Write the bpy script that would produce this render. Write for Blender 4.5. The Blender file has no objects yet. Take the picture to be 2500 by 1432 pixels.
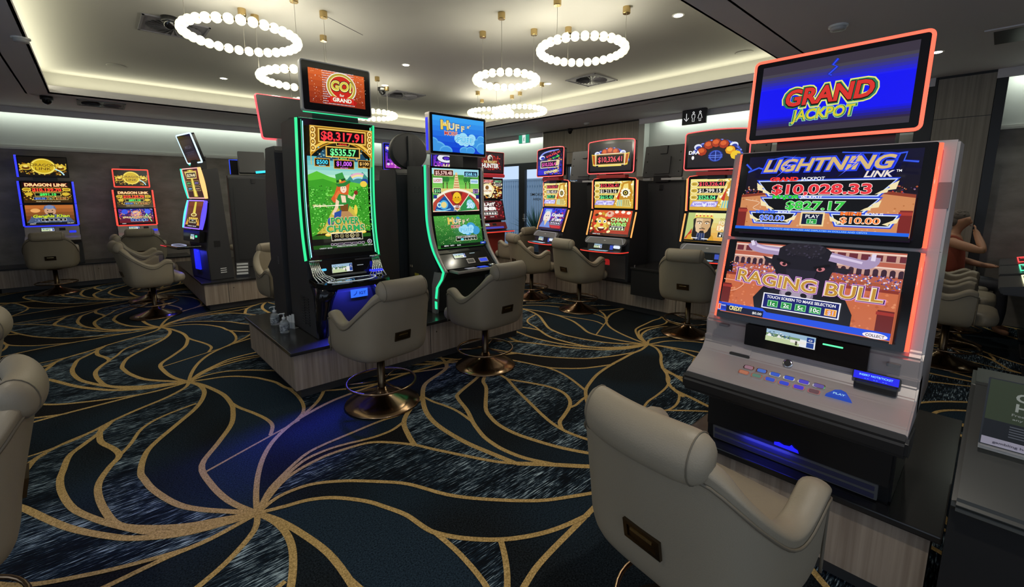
import bpy, bmesh, math, random
from mathutils import Vector, Matrix
from mathutils.geometry import delaunay_2d_cdt
PI = math.pi
scene = bpy.context.scene
COL = scene.collection
random.seed(7)
# ------------------------------------------------------------------ camera
# x runs along the rows of machines, y along the aisle, z up (metres)
EYE = 1.65
FPX, CX, CY = 1090.5, 1250.0, 650.0
YAW, PITCH = math.radians(42.75), math.radians(9.1)
cam_data = bpy.data.cameras.new('camera')
cam = bpy.data.objects.new('camera', cam_data)
COL.objects.link(cam)
cam.location = (0, 0, EYE)
cam.rotation_euler = (PI/2 - PITCH, 0, -YAW)
cam_data.sensor_fit = 'HORIZONTAL'
cam_data.sensor_width = 36.0
cam_data.lens = 36.0*FPX/2500.0
cam_data.shift_x = 0.0
cam_data.shift_y = -(716.0 - CY)/2500.0
cam_data.clip_start = 0.02
cam_data.clip_end = 100
scene.camera = cam
# ------------------------------------------------------------------ view
scene.view_settings.view_transform = 'Standard'
scene.view_settings.look = 'None'
scene.view_settings.exposure = 0.0
scene.view_settings.gamma = 1.0
scene.view_settings.use_curve_mapping = False
# ------------------------------------------------------------------ world (overcast daylight outside the windows)
world = bpy.data.worlds.new('world')
scene.world = world
world.use_nodes = True
_wn = world.node_tree.nodes
_wn['Background'].inputs[0].default_value = (0.66, 0.80, 1.0, 1)
_wn['Background'].inputs[1].default_value = 1.0

def area(name, loc, rot, sx, sy, power, color=(1, 1, 1), spread=None):
    d = bpy.data.lights.new(name, 'AREA')
    d.shape = 'RECTANGLE'; d.size = sx; d.size_y = sy
    d.energy = power; d.color = color
    if spread: d.spread = spread
    o = bpy.data.objects.new(name, d); COL.objects.link(o)
    o.location = loc; o.rotation_euler = rot
    return o
def spot(name, loc, power, color=(1, .9, .75), angle=95, blend=.6, r=.04):
    d = bpy.data.lights.new(name, 'SPOT')
    d.energy = power; d.color = color; d.spot_size = math.radians(angle); d.spot_blend = blend
    d.shadow_soft_size = r
    o = bpy.data.objects.new(name, d); COL.objects.link(o)
    o.location = loc
    return o
SOF, LIP, CEI = 3.15, 3.30, 3.50          # soffit, cove lip, raised ceiling
TX0, TX1, TY0, TY1 = -.32, 6.70, 1.88, 9.86   # the raised ceiling tray
REC = .25                                  # cove recess behind the lip
WX, WY = 8.39, 11.90                       # far right wall, far left wall
WARM = (1.0, .97, .72); COOL = (.90, 1.0, .90)
_cz = 3.26
# LED tape lying in the coves (behind the lip) and behind the wall pelmets
area('cove_led', ((TX0+TX1)/2, TY1+.15, _cz), (math.radians(205), 0, 0), TX1-TX0, .05, 26, WARM)
area('cove_led', (TX1+.15, (TY0+TY1)/2, _cz), (math.radians(205), 0, -PI/2), TY1-TY0, .05, 26, WARM)
area('cove_led', (TX0-.15, (TY0+TY1)/2, _cz), (math.radians(205), 0, PI/2), TY1-TY0, .05, 34, WARM)
area('cove_led', ((TX0+TX1)/2, TY0-.15, _cz), (math.radians(205), 0, PI), TX1-TX0, .05, 10, WARM)
area('wall_led', (3.4, WY-.13, 3.13), (math.radians(-6), 0, 0), 9.6, .05, 32, COOL)
area('wall_led', (WX-.13, 2.75, 3.13), (math.radians(-6), 0, -PI/2), 3.9, .05, 21, COOL)
area('wall_led', (WX-.13, 9.8, 3.13), (math.radians(-6), 0, -PI/2), 4.0, .05, 21, COOL)
area('wall_led', (WX-.13, -.8, 3.13), (math.radians(-6), 0, -PI/2), 1.8, .05, 10, COOL)
# ------------------------------------------------------------------ pixel of the photograph -> point
def _ray(px, py):
    cy, sy, cp, sp = math.cos(YAW), math.sin(YAW), math.cos(PITCH), math.sin(PITCH)
    f = Vector((sy*cp, cy*cp, -sp)); r = Vector((cy, -sy, 0)); u = r.cross(f)
    return r*((px-CX)/FPX) - u*((py-CY)/FPX) + f
def at(px, py, z):
    d = _ray(px, py); return Vector((0, 0, EYE)) + d*((z-EYE)/d.z)
def depth_of(p):
    cp, sp = math.cos(PITCH), math.sin(PITCH)
    return p.x*math.sin(YAW)*cp + p.y*math.cos(YAW)*cp - (p.z-EYE)*sp
# ------------------------------------------------------------------ materials
_M = {}
def lin(c):
    return tuple((v/12.92 if v <= .04045 else ((v+.055)/1.055)**2.4) for v in c)
def hexc(h):
    h = h.lstrip('#')
    return lin(tuple(int(h[i:i+2], 16)/255 for i in (0, 2, 4)))
def mat(name, base=(.5, .5, .5), rough=.5, metal=0.0, emit=None, strength=0.0, bump=None, spec=.5, coat=0.0, noise=None):
    if name in _M: return _M[name]
    m = bpy.data.materials.new(name); m.use_nodes = True
    nt = m.node_tree; b = nt.nodes['Principled BSDF']
    b.inputs['Base Color'].default_value = (*base, 1)
    b.inputs['Roughness'].default_value = rough
    b.inputs['Metallic'].default_value = metal
    b.inputs['Specular IOR Level'].default_value = spec
    if coat: b.inputs['Coat Weight'].default_value = coat
    if emit:
        b.inputs['Emission Color'].default_value = (*emit, 1)
        b.inputs['Emission Strength'].default_value = strength
    if bump or noise:
        tc = nt.nodes.new('ShaderNodeTexCoord')
    if bump:
        sc, st = bump
        n = nt.nodes.new('ShaderNodeTexNoise'); n.inputs['Scale'].default_value = sc; n.inputs['Detail'].default_value = 4
        nt.links.new(tc.outputs['Object'], n.inputs['Vector'])
        bp = nt.nodes.new('ShaderNodeBump'); bp.inputs['Strength'].default_value = st; bp.inputs['Distance'].default_value = .01
        nt.links.new(n.outputs['Fac'], bp.inputs['Height']); nt.links.new(bp.outputs['Normal'], b.inputs['Normal'])
    if noise:
        sc, c2 = noise[:2]
        vec = tc.outputs['Object']
        if len(noise) > 2:
            mp = nt.nodes.new('ShaderNodeMapping'); mp.inputs['Scale'].default_value = noise[2]
            nt.links.new(vec, mp.inputs['Vector']); vec = mp.outputs['Vector']
        n = nt.nodes.new('ShaderNodeTexNoise'); n.inputs['Scale'].default_value = sc; n.inputs['Detail'].default_value = 5
        nt.links.new(vec, n.inputs['Vector'])
        r = nt.nodes.new('ShaderNodeValToRGB')
        r.color_ramp.elements[0].position = .35; r.color_ramp.elements[1].position = .65
        r.color_ramp.elements[0].color = (*base, 1); r.color_ramp.elements[1].color = (*c2, 1)
        nt.links.new(n.outputs['Fac'], r.inputs['Fac']); nt.links.new(r.outputs['Color'], b.inputs['Base Color'])
    _M[name] = m
    return m
def glow(h, s=1.0):
    """lit pixel colour of a screen or the colour of a light strip"""
    k = 'lit_%s_%.2f' % (h, s)
    if k in _M: return _M[k]
    c = hexc(h)
    return mat(k, (.01, .01, .01), .18, 0, c, s, spec=.35)
BLACK = mat('black_plastic', (.017, .017, .018), .35)
MATTE = mat('black_matte_cabinet', (.034, .034, .037), .48, bump=(900, .08))
GLOSS = mat('black_gloss', (.008, .008, .009), .12)
DGREY = mat('dark_grey_plastic', (.05, .05, .052), .45)
MGREY = mat('grey_plastic', (.16, .16, .16), .45)
LGREY = mat('light_grey_plastic', (.5, .5, .5), .4)
SILVER = mat('satin_silver', (.46, .42, .41), .36, .35)
CHROME = mat('chrome', (.75, .75, .75), .12, 1.0)
BRONZE = mat('bronze', (.30, .20, .12), .2, 1.0)
BRONZED = mat('dark_bronze', (.12, .085, .05), .28, 1.0)
BRASS = mat('brass', (.55, .40, .18), .25, 1.0)
LEATHER = mat('taupe_leather', hexc('#938874'), .48, bump=(260, .12))
LEATHERD = mat('taupe_leather_seam', hexc('#6b6252'), .55)
STONE = mat('dark_stone_top', (.022, .021, .021), .22, bump=(500, .02))
WHITEP = mat('white_plastic', (.8, .8, .78), .4)
def timber(name, c1, c2):
    if name in _M: return _M[name]
    return mat(name, c1, .45, noise=(1.0, c2, (38, 38, 1.1)))
LAMINATE = timber('oak_laminate', hexc('#8f7f70'), hexc('#b0a08f'))
PANELW = timber('grey_oak_panel', hexc('#7f776c'), hexc('#978d80'))
KICK = mat('toe_kick', (.05, .047, .045), .5)
CEILM = mat('ceiling_paint', hexc('#a8a69e'), .8)
SOFM = mat('soffit_paint', hexc('#dcd8dc'), .8)
WALLU = mat('upper_wall_paint', hexc('#b4b7b0'), .8)
WALLD = mat('dark_textured_wallpaper', hexc('#807b75'), .7, noise=(3.0, hexc('#98918a'), (1, 1, 2.2)), bump=(14, .25))
WALLDG = WALLD
TRIMM = mat('cornice_paint', hexc('#a5a49e'), .6)
FRAMEM = mat('black_window_frame', (.02, .025, .03), .4)
# ------------------------------------------------------------------ objects
def link(o, parent=None):
    COL.objects.link(o)
    if parent is not None: o.parent = parent
    return o
def obj(name, bm, m, parent=None, smooth=False, mats=None):
    me = bpy.data.meshes.new(name)
    bm.normal_update()
    bm.to_mesh(me); bm.free()
    for x in (mats or [m]): me.materials.append(x)
    if smooth:
        for p in me.polygons: p.use_smooth = True
    return link(bpy.data.objects.new(name, me), parent)
def empty(name, loc, rz=0.0):
    o = bpy.data.objects.new(name, None); o.empty_display_size = .1
    o.location = loc; o.rotation_euler = (0, 0, rz)
    return link(o)
def tag(o, label=None, cat=None, group=None, kind=None):
    if label: o['label'] = label
    if cat: o['category'] = cat
    if group: o['group'] = group
    if kind: o['kind'] = kind
    return o
def struct(name, bm, m, label=None, smooth=False, mats=None):
    o = obj(name, bm, m, None, smooth, mats); o['kind'] = 'structure'
    if label: o['label'] = label
    return o
def copy_tree(o, parent=None):
    c = o.copy(); COL.objects.link(c); c.parent = parent
    for ch in list(o.children): copy_tree(ch, c)
    return c
def box(bm, x0, x1, y0, y1, z0, z1, mi=0, bev=0.0):
    vs = [bm.verts.new(p) for p in ((x0,y0,z0),(x1,y0,z0),(x1,y1,z0),(x0,y1,z0),(x0,y0,z1),(x1,y0,z1),(x1,y1,z1),(x0,y1,z1))]
    fs = [bm.faces.new([vs[i] for i in f]) for f in ((0,3,2,1),(4,5,6,7),(0,1,5,4),(1,2,6,5),(2,3,7,6),(3,0,4,7))]
    for f in fs: f.material_index = mi
    if bev:
        es = set(e for f in fs for e in f.edges)
        r = bmesh.ops.bevel(bm, geom=list(es), offset=bev, segments=2, profile=.6, affect='EDGES')
        for f in r['faces']: f.material_index = mi
    return fs
def B(*a, **k):
    bm = bmesh.new(); box(bm, *a, **k); return bm
def prism(bm, prof, x0, x1, mi=0, bev=0.0):
    """side profile [(y,z)...] pulled from x0 to x1"""
    a = [bm.verts.new((x0, y, z)) for y, z in prof]; b = [bm.verts.new((x1, y, z)) for y, z in prof]
    n = len(prof); fs = []
    fs.append(bm.faces.new(a)); fs.append(bm.faces.new(b[::-1]))
    for i in range(n):
        j = (i+1) % n
        fs.append(bm.faces.new((a[j], a[i], b[i], b[j])))
    for f in fs: f.material_index = mi
    bmesh.ops.recalc_face_normals(bm, faces=fs)
    if bev:
        es = [e for e in set(e for f in fs for e in f.edges)]
        bmesh.ops.bevel(bm, geom=es, offset=bev, segments=2, affect='EDGES')
    return fs
def lathe(bm, prof, seg=24, cx=0, cy=0, cap=True, mi=0):
    rings = []
    for r, z in prof:
        rings.append([bm.verts.new((cx+r*math.cos(2*PI*i/seg), cy+r*math.sin(2*PI*i/seg), z)) for i in range(seg)])
    for a, b in zip(rings[:-1], rings[1:]):
        for i in range(seg):
            j = (i+1) % seg
            f = bm.faces.new((a[i], a[j], b[j], b[i])); f.material_index = mi
    if cap:
        if prof[0][0] > 1e-4: bm.faces.new(rings[0][::-1]).material_index = mi
        if prof[-1][0] > 1e-4: bm.faces.new(rings[-1]).material_index = mi
    return rings
def tube(bm, pts, r, seg=8, closed=False, mi=0):
    pts = [Vector(p) for p in pts]; n = len(pts); rings = []
    prev = None
    for i, p in enumerate(pts):
        if closed: t = pts[(i+1) % n] - pts[i-1]
        else: t = pts[min(i+1, n-1)] - pts[max(i-1, 0)]
        t.normalize()
        if prev is None:
            a = Vector((0, 0, 1)) if abs(t.z) < .9 else Vector((1, 0, 0))
            u = t.cross(a).normalized()
        else:
            u = (prev - t*prev.dot(t)).normalized()
        prev = u
        v = t.cross(u)
        rr = r[i] if isinstance(r, (list, tuple)) else r
        rings.append([bm.verts.new(p + (u*math.cos(2*PI*k/seg) + v*math.sin(2*PI*k/seg))*rr) for k in range(seg)])
    m = n if closed else n-1
    for i in range(m):
        a, b = rings[i], rings[(i+1) % n]
        off = 0
        if closed and i == n-1:   # match the seam
            off = min(range(seg), key=lambda o: (a[0].co-b[o].co).length)
        for k in range(seg):
            l = (k+1) % seg
            f = bm.faces.new((a[k], a[l], b[(l+off) % seg], b[(k+off) % seg])); f.material_index = mi
    if not closed:
        bm.faces.new(rings[0][::-1]).material_index = mi; bm.faces.new(rings[-1]).material_index = mi
def ball(bm, c, r, sx=1, sy=1, sz=1, u=16, v=10, mi=0):
    n0 = len(bm.faces)
    mt = Matrix.Translation(c) @ Matrix.Diagonal((r*sx, r*sy, r*sz, 1))
    res = bmesh.ops.create_uvsphere(bm, u_segments=u, v_segments=v, radius=1, matrix=mt)
    for x in res['verts']:
        for f in x.link_faces: f.material_index = mi; f.smooth = True
def catmull(pts, k=4, closed=False):
    out = []; n = len(pts)
    P = [Vector(p) for p in pts]
    rng = range(n if closed else n-1)
    for i in rng:
        if closed: a, b, c, d = P[i-1], P[i], P[(i+1) % n], P[(i+2) % n]
        else: a, b, c, d = P[max(i-1, 0)], P[i], P[i+1], P[min(i+2, n-1)]
        for j in range(k):
            t = j/k
            out.append(.5*((2*b)+(c-a)*t+(2*a-5*b+4*c-d)*t*t+(3*b-a-3*c+d)*t**3))
    if not closed: out.append(P[-1])
    return out
def rrect(w, h, r, seg=5, arch=0.0):
    """rounded rectangle outline, centred; arch lifts the middle of its top edge"""
    pts = []
    for cx, cy, a0 in ((w/2-r, h/2-r, 0), (-w/2+r, h/2-r, 90), (-w/2+r, -h/2+r, 180), (w/2-r, -h/2+r, 270)):
        for i in range(seg+1):
            a = math.radians(a0+90*i/seg)
            pts.append((cx+r*math.cos(a), cy+r*math.sin(a)))
    if arch:
        top = pts[seg]; top2 = pts[seg+1]
        mid = [(top[0]+(top2[0]-top[0])*i/9, top[1]) for i in range(1, 9)]
        pts = pts[:seg+1]+mid+pts[seg+1:]
        pts = [(x, y+(arch*(1-(2*x/w)**2) if y > h/2-r*1.01 else 0)) for x, y in pts]
    return pts
class Panel:
    """a flat panel of a machine in its own frame: u across, v up the slope, n towards the player (-y)"""
    def __init__(s, yb, zb, yt, zt, w, xc=0.0):
        s.o = Vector((xc, (yb+yt)/2, (zb+zt)/2)); s.w = w
        d = Vector((0, yt-yb, zt-zb)); s.h = d.length; s.V = d.normalized()
        s.U = Vector((1, 0, 0)); s.N = s.U.cross(s.V)
    def P(s, u, v, n=0.0):
        return s.o + s.U*u + s.V*v + s.N*n
    def slab(s, bm, w, h, r, n0, n1, du=0, dv=0, arch=0.0, mi=0):
        o = [(x+du, y+dv) for x, y in rrect(w, h, r, arch=arch)]
        a = [bm.verts.new(s.P(x, y, n0)) for x, y in o]; b = [bm.verts.new(s.P(x, y, n1)) for x, y in o]
        k = len(o)
        fs = [bm.faces.new(b), bm.faces.new(a[::-1])]
        for i in range(k):
            j = (i+1) % k
            fs.append(bm.faces.new((a[i], a[j], b[j], b[i])))
        for f in fs: f.material_index = mi
        bmesh.ops.recalc_face_normals(bm, faces=fs)
    def rim(s, bm, w, h, r, rad, n, du=0, dv=0, arch=0.0):
        tube(bm, [s.P(x+du, y+dv, n) for x, y in rrect(w, h, r, arch=arch)], rad, 6, closed=True)
    def surf(s, w, h, du=0, dv=0, n=.003):
        return lambda a, b, k: s.P(du+(a-.5)*w, dv+(b-.5)*h, n+k)
class Curved:
    """a screen bent along its height: profile of (y,z) points from bottom to top"""
    def __init__(s, prof, w, xc=0.0):
        s.w, s.xc = w, xc
        s.pts = catmull([Vector((0, y, z)) for y, z in prof], 6)
        s.L = [0.0]
        for a, b in zip(s.pts[:-1], s.pts[1:]): s.L.append(s.L[-1]+(b-a).length)
        s.h = s.L[-1]
    def at(s, t):
        d = t*s.h
        for i in range(len(s.L)-1):
            if d <= s.L[i+1] or i == len(s.L)-2:
                f = (d-s.L[i])/(s.L[i+1]-s.L[i]); a, b = s.pts[i], s.pts[i+1]
                p = a+(b-a)*f; v = (b-a).normalized()
                return p, Vector((1, 0, 0)).cross(v)
    def P(s, u, t, n=0.0):
        p, N = s.at(t); return Vector((s.xc+u, p.y, p.z)) + N*n
    def surf(s, w, t0=0.0, t1=1.0, n=.003):
        return lambda a, b, k: s.P((a-.5)*w, t0+(t1-t0)*b, n+k)
# ------------------------------------------------------------------ lettering and pictures on screens
_FONT = {}
def glyphs(text, bold=0.0, shear=0.0):
    key = (text, bold, shear)
    if key in _FONT: return _FONT[key]
    cu = bpy.data.curves.new('lettering', 'FONT')
    cu.body = text; cu.size = 1.0; cu.resolution_u = 3; cu.offset = bold; cu.shear = shear
    o = bpy.data.objects.new('lettering', cu); COL.objects.link(o)
    dg = bpy.context.evaluated_depsgraph_get(); dg.update()
    me = o.evaluated_get(dg).to_mesh()
    vs = [(v.co.x, v.co.y) for v in me.vertices]; fs = [tuple(p.vertices) for p in me.polygons]
    o.evaluated_get(dg).to_mesh_clear()
    bpy.data.objects.remove(o); bpy.data.curves.remove(cu)
    _FONT[key] = (vs, fs)
    return vs, fs
class Art:
    """flat picture built from coloured shapes; x 0..w, y 0..h, later laid on a screen"""
    def __init__(s, w, h, bg):
        s.w, s.h, s.p = w, h, []
        s.rect(0, 0, w, h, bg)
    def add(s, vs, fs, c): s.p.append((vs, fs, c)); return s
    def rect(s, x0, y0, x1, y1, c): return s.poly([(x0,y0),(x1,y0),(x1,y1),(x0,y1)], c)
    def poly(s, pts, c): return s.add(list(pts), [tuple(range(len(pts)))], c)
    def ell(s, cx, cy, rx, ry, c, n=24, rot=0):
        cr, sr = math.cos(math.radians(rot)), math.sin(math.radians(rot))
        return s.poly([(cx+rx*math.cos(2*PI*i/n)*cr-ry*math.sin(2*PI*i/n)*sr, cy+rx*math.cos(2*PI*i/n)*sr+ry*math.sin(2*PI*i/n)*cr) for i in range(n)], c)
    def wedge(s, cx, cy, r, a0, a1, c, ri=0.0, n=10):
        o = [(cx+r*math.cos(math.radians(a0+(a1-a0)*i/n)), cy+r*math.sin(math.radians(a0+(a1-a0)*i/n))) for i in range(n+1)]
        if ri:
            q = [(cx+ri*math.cos(math.radians(a0+(a1-a0)*i/n)), cy+ri*math.sin(math.radians(a0+(a1-a0)*i/n))) for i in range(n+1)]
            vs = o+q
            return s.add(vs, [(i, i+1, n+2+i, n+1+i) for i in range(n)], c)
        return s.poly([(cx, cy)]+o, c)
    def line(s, pts, wd, c, smooth=0):
        if smooth: pts = [(p.x, p.y) for p in catmull([Vector((x, y, 0)) for x, y in pts], smooth)]
        vs, fs = [], []
        n = len(pts)
        for i, (x, y) in enumerate(pts):
            a, b = pts[max(i-1, 0)], pts[min(i+1, n-1)]
            dx, dy = b[0]-a[0], b[1]-a[1]; l = math.hypot(dx, dy) or 1
            vs += [(x-dy/l*wd/2, y+dx/l*wd/2), (x+dy/l*wd/2, y-dx/l*wd/2)]
        for i in range(n-1): fs.append((2*i, 2*i+1, 2*i+3, 2*i+2))
        return s.add(vs, fs, c)
    def frame(s, x0, y0, x1, y1, wd, c):
        vs = [(x0,y0),(x1,y0),(x1,y1),(x0,y1),(x0+wd,y0+wd),(x1-wd,y0+wd),(x1-wd,y1-wd),(x0+wd,y1-wd)]
        return s.add(vs, [(0,1,5,4),(1,2,6,5),(2,3,7,6),(3,0,4,7)], c)
    def plate(s, x0, y0, x1, y1, rim, wd, fill):
        s.rect(x0, y0, x1, y1, rim); return s.rect(x0+wd, y0+wd, x1-wd, y1-wd, fill)
    def text(s, t, cx, cy, hgt, c, wid=None, out=None, ow=.03, bold=.012, shear=0.0, rot=0.0, arc=0.0):
        """centred text, hgt = capital height, squeezed to wid when given; out = outline colour"""
        runs = ([(out, bold+ow)] if out else []) + [(c, bold)]
        v0, _ = glyphs(t, bold, shear)
        if not v0: return s
        xs = [v[0] for v in v0]; x0, x1 = min(xs), max(xs)
        k = hgt/.70; kx = k if wid is None else wid/(x1-x0)
        cr, sr = math.cos(math.radians(rot)), math.sin(math.radians(rot))
        for col, bo in runs:
            vs, fs = glyphs(t, bo, shear)
            q = []
            for x, y in vs:
                X = (x-(x0+x1)/2)*kx; Y = (y-.35)*k
                if arc: Y += arc*(1-(2*X/((x1-x0)*kx))**2)
                q.append((cx+X*cr-Y*sr, cy+X*sr+Y*cr))
            s.add(q, fs, col)
        return s
    def dots(s, x0, y0, x1, y1, n, r, cols, seed=1):
        rnd = random.Random(seed)
        for i in range(n):
            x, y = rnd.uniform(x0, x1), rnd.uniform(y0, y1); a = rnd.uniform(.5, 1)*r
            s.poly([(x-a, y), (x, y-a*.8), (x+a, y), (x, y+a)], rnd.choice(cols))
        return s
    def grad(s, x0, y0, x1, y1, c0, c1, n=8):
        a = [int(c0[i:i+2], 16) for i in (1, 3, 5)]; b = [int(c1[i:i+2], 16) for i in (1, 3, 5)]
        for i in range(n):
            t = i/(n-1); c = '#%02x%02x%02x' % tuple(int(p+(q-p)*t) for p, q in zip(a, b))
            s.rect(x0, y0+(y1-y0)*i/n, x1, y0+(y1-y0)*(i+1)/n, c)
        return s
    def build(s, name, parent, surf, strength=1.0, cuts=0):
        cols = []; bm = bmesh.new()
        for k, (vs, fs, c) in enumerate(s.p):
            if c not in cols: cols.append(c)
            mi = cols.index(c)
            tmp = bmesh.new() if cuts else bm
            bv = [tmp.verts.new((min(max(x, 0), s.w), min(max(y, 0), s.h), k)) for x, y in vs]
            for f in fs:
                try:
                    F = tmp.faces.new([bv[i] for i in f]); F.material_index = mi
                except ValueError: pass
            if cuts:
                bmesh.ops.recalc_face_normals(tmp, faces=tmp.faces)
                for i in range(1, cuts):
                    y = s.h*i/cuts
                    if min(v.co.y for v in tmp.verts) < y < max(v.co.y for v in tmp.verts):
                        bmesh.ops.bisect_plane(tmp, geom=tmp.verts[:]+tmp.edges[:]+tmp.faces[:], dist=1e-5, plane_co=(0, y, 0), plane_no=(0, 1, 0))
                vm = [bm.verts.new(v.co) for v in tmp.verts]; tmp.verts.index_update()
                for f in tmp.faces:
                    try: bm.faces.new([vm[v.index] for v in f.verts]).material_index = f.material_index
                    except ValueError: pass
                tmp.free()
        for f in bm.faces:
            if f.normal.z < 0: pass
        for v in bm.verts:
            k = v.co.z
            v.co = surf(v.co.x/s.w, v.co.y/s.h, k*.00012)
        return obj(name, bm, None, parent, mats=[glow(c, strength) for c in cols])
# ------------------------------------------------------------------ carpet: a repeat of 3.92 x 2.28 m drawn from its hub
HUB = Vector((.4505, 2.455)); TILE = (Vector((3.917, .03)), Vector((-.006, 2.277)))
# hand-drawn lines of the repeat: hub at (936,575), 360 units to the metre; width in mm
CARPET = [
 (34, [(936,575),(905,500),(888,410),(886,320),(930,240),(975,155),(995,70),(1000,20),(996,-60),(977,-140),(957,-200),(934,-245)]),
 (26, [(998,-4),(1010,60),(1035,135),(1050,195),(1051,240),(1034,286)]),
 (17, [(884,357),(970,318),(1040,287),(1112,256)]),
 (30, [(936,575),(948,515),(970,440),(1000,370),(1040,310),(1100,256),(1160,225),(1205,207),(1255,195),(1370,182),(1490,169),(1560,172),(1640,171),(1680,160)]),
 (38, [(1640,171),(1610,218),(1565,245),(1512,268),(1473,295),(1432,353),(1392,430),(1372,500),(1368,570),(1374,650),(1388,720),(1404,792)]),
 (36, [(1436,350),(1362,402),(1312,455),(1288,520),(1275,574)]),
 (24, [(1430,348),(1434,405),(1445,450),(1452,505),(1446,582)]),
 (32, [(1784,243),(1745,297),(1700,325),(1660,345),(1617,367),(1523,411),(1500,437),(1475,515),(1447,577),(1435,610),(1422,655),(1418,700),(1421,742),(1435,795),(1470,862)]),
 (32, [(1742,292),(1720,318),(1680,352),(1633,392),(1605,442),(1522,540),(1498,590),(1487,640),(1490,700),(1507,765),(1528,823),(1564,891),(1600,950),(1660,1016)]),
 (34, [(936,575),(905,540),(860,490),(828,440),(800,360),(788,300),(784,260),(795,190),(815,140),(870,60),(912,0),(937,-50),(955,-110),(958,-160),(950,-205),(934,-245)]),
 (24, [(750,154),(775,100),(800,28),(845,-17),(926,-48)]),
 (34, [(936,575),(880,545),(830,520),(780,480),(742,435),(725,370),(716,300),(718,245),(735,190),(752,150),(745,105),(724,48),(720,8),(724,-40),(750,-82)]),
 (30, [(936,575),(920,620),(868,668),(803,705),(752,740),(708,780),(660,808),(620,845),(588,898)]),
 (20, [(700,788),(675,806),(615,828),(540,838),(480,842),(418,860)]),
 (20, [(624,846),(595,880),(533,905),(480,907),(455,888)]),
 (34, [(936,575),(850,542),(790,506),(742,440),(710,385),(680,320),(662,240),(657,180),(660,140),(668,70),(690,30),(720,-20),(742,-70)]),
 (36, [(936,575),(840,550),(770,505),(728,460),(672,378),(612,258),(583,205),(581,155),(597,95),(610,40),(626,20)]),
 (22, [(584,208),(530,145),(470,85),(420,40)]),
 (30, [(936,575),(860,590),(800,589),(730,595),(645,602),(540,620),(455,650),(410,672),(370,705),(330,745),(292,795),(262,870),(246,940),(229,1007)]),
 (26, [(850,591),(820,588),(760,570),(705,548),(635,510),(583,456),(527,381),(479,290),(450,220),(425,150),(412,90),(418,34)]),
 (26, [(660,602),(645,601),(588,577),(537,549),(485,500),(458,460),(440,400),(420,340),(395,280),(340,220),(270,190),(225,183)]),
 (26, [(458,456),(459,522),(442,590),(408,674)]),
 (28, [(1700,435),(1665,520),(1640,590),(1605,690),(1592,748),(1592,795),(1606,855),(1640,930),(1725,1050)]),
 (30, [(1700,435),(1740,520),(1758,575),(1757,625),(1735,668),(1700,697),(1650,720),(1615,735),(1592,762)]),
 (24, [(1797,688),(1760,693),(1722,702),(1695,700)]),
 (28, [(1700,440),(1710,380),(1740,292)]),
 (40, [(1404,792),(1460,850),(1528,922),(1620,990),(1730,1040),(1830,1070),(1891,1098)]),
 (24, [(936,575),(965,525),(992,495),(1060,440),(1107,423),(1185,415),(1268,408),(1315,412),(1364,400)]),
 (24, [(936,575),(968,530),(998,500),(1030,475),(1065,455),(1112,449),(1155,455),(1190,465),(1230,473),(1272,471),(1316,452)]),
 (26, [(936,575),(972,533),(1004,503),(1040,485),(1080,475),(1112,472),(1158,477),(1200,488),(1232,515),(1275,570),(1300,620),(1368,745),(1404,792)]),
 (26, [(936,575),(975,553),(1012,550),(1050,560),(1100,595),(1150,645),(1190,693),(1230,775),(1280,840),(1350,910),(1410,948),(1464,977),(1540,1010),(1626,1042)]),
 (28, [(936,575),(980,590),(1020,602),(1060,630),(1100,680),(1120,720),(1140,770),(1148,820),(1157,848),(1185,890),(1229,935),(1280,968),(1330,988),(1392,1002)]),
 (26, [(1155,840),(1159,910),(1153,985),(1135,1040),(1096,1084)]),
 (28, [(1232,932),(1210,970),(1176,1013),(1112,1072)]),
]
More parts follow.
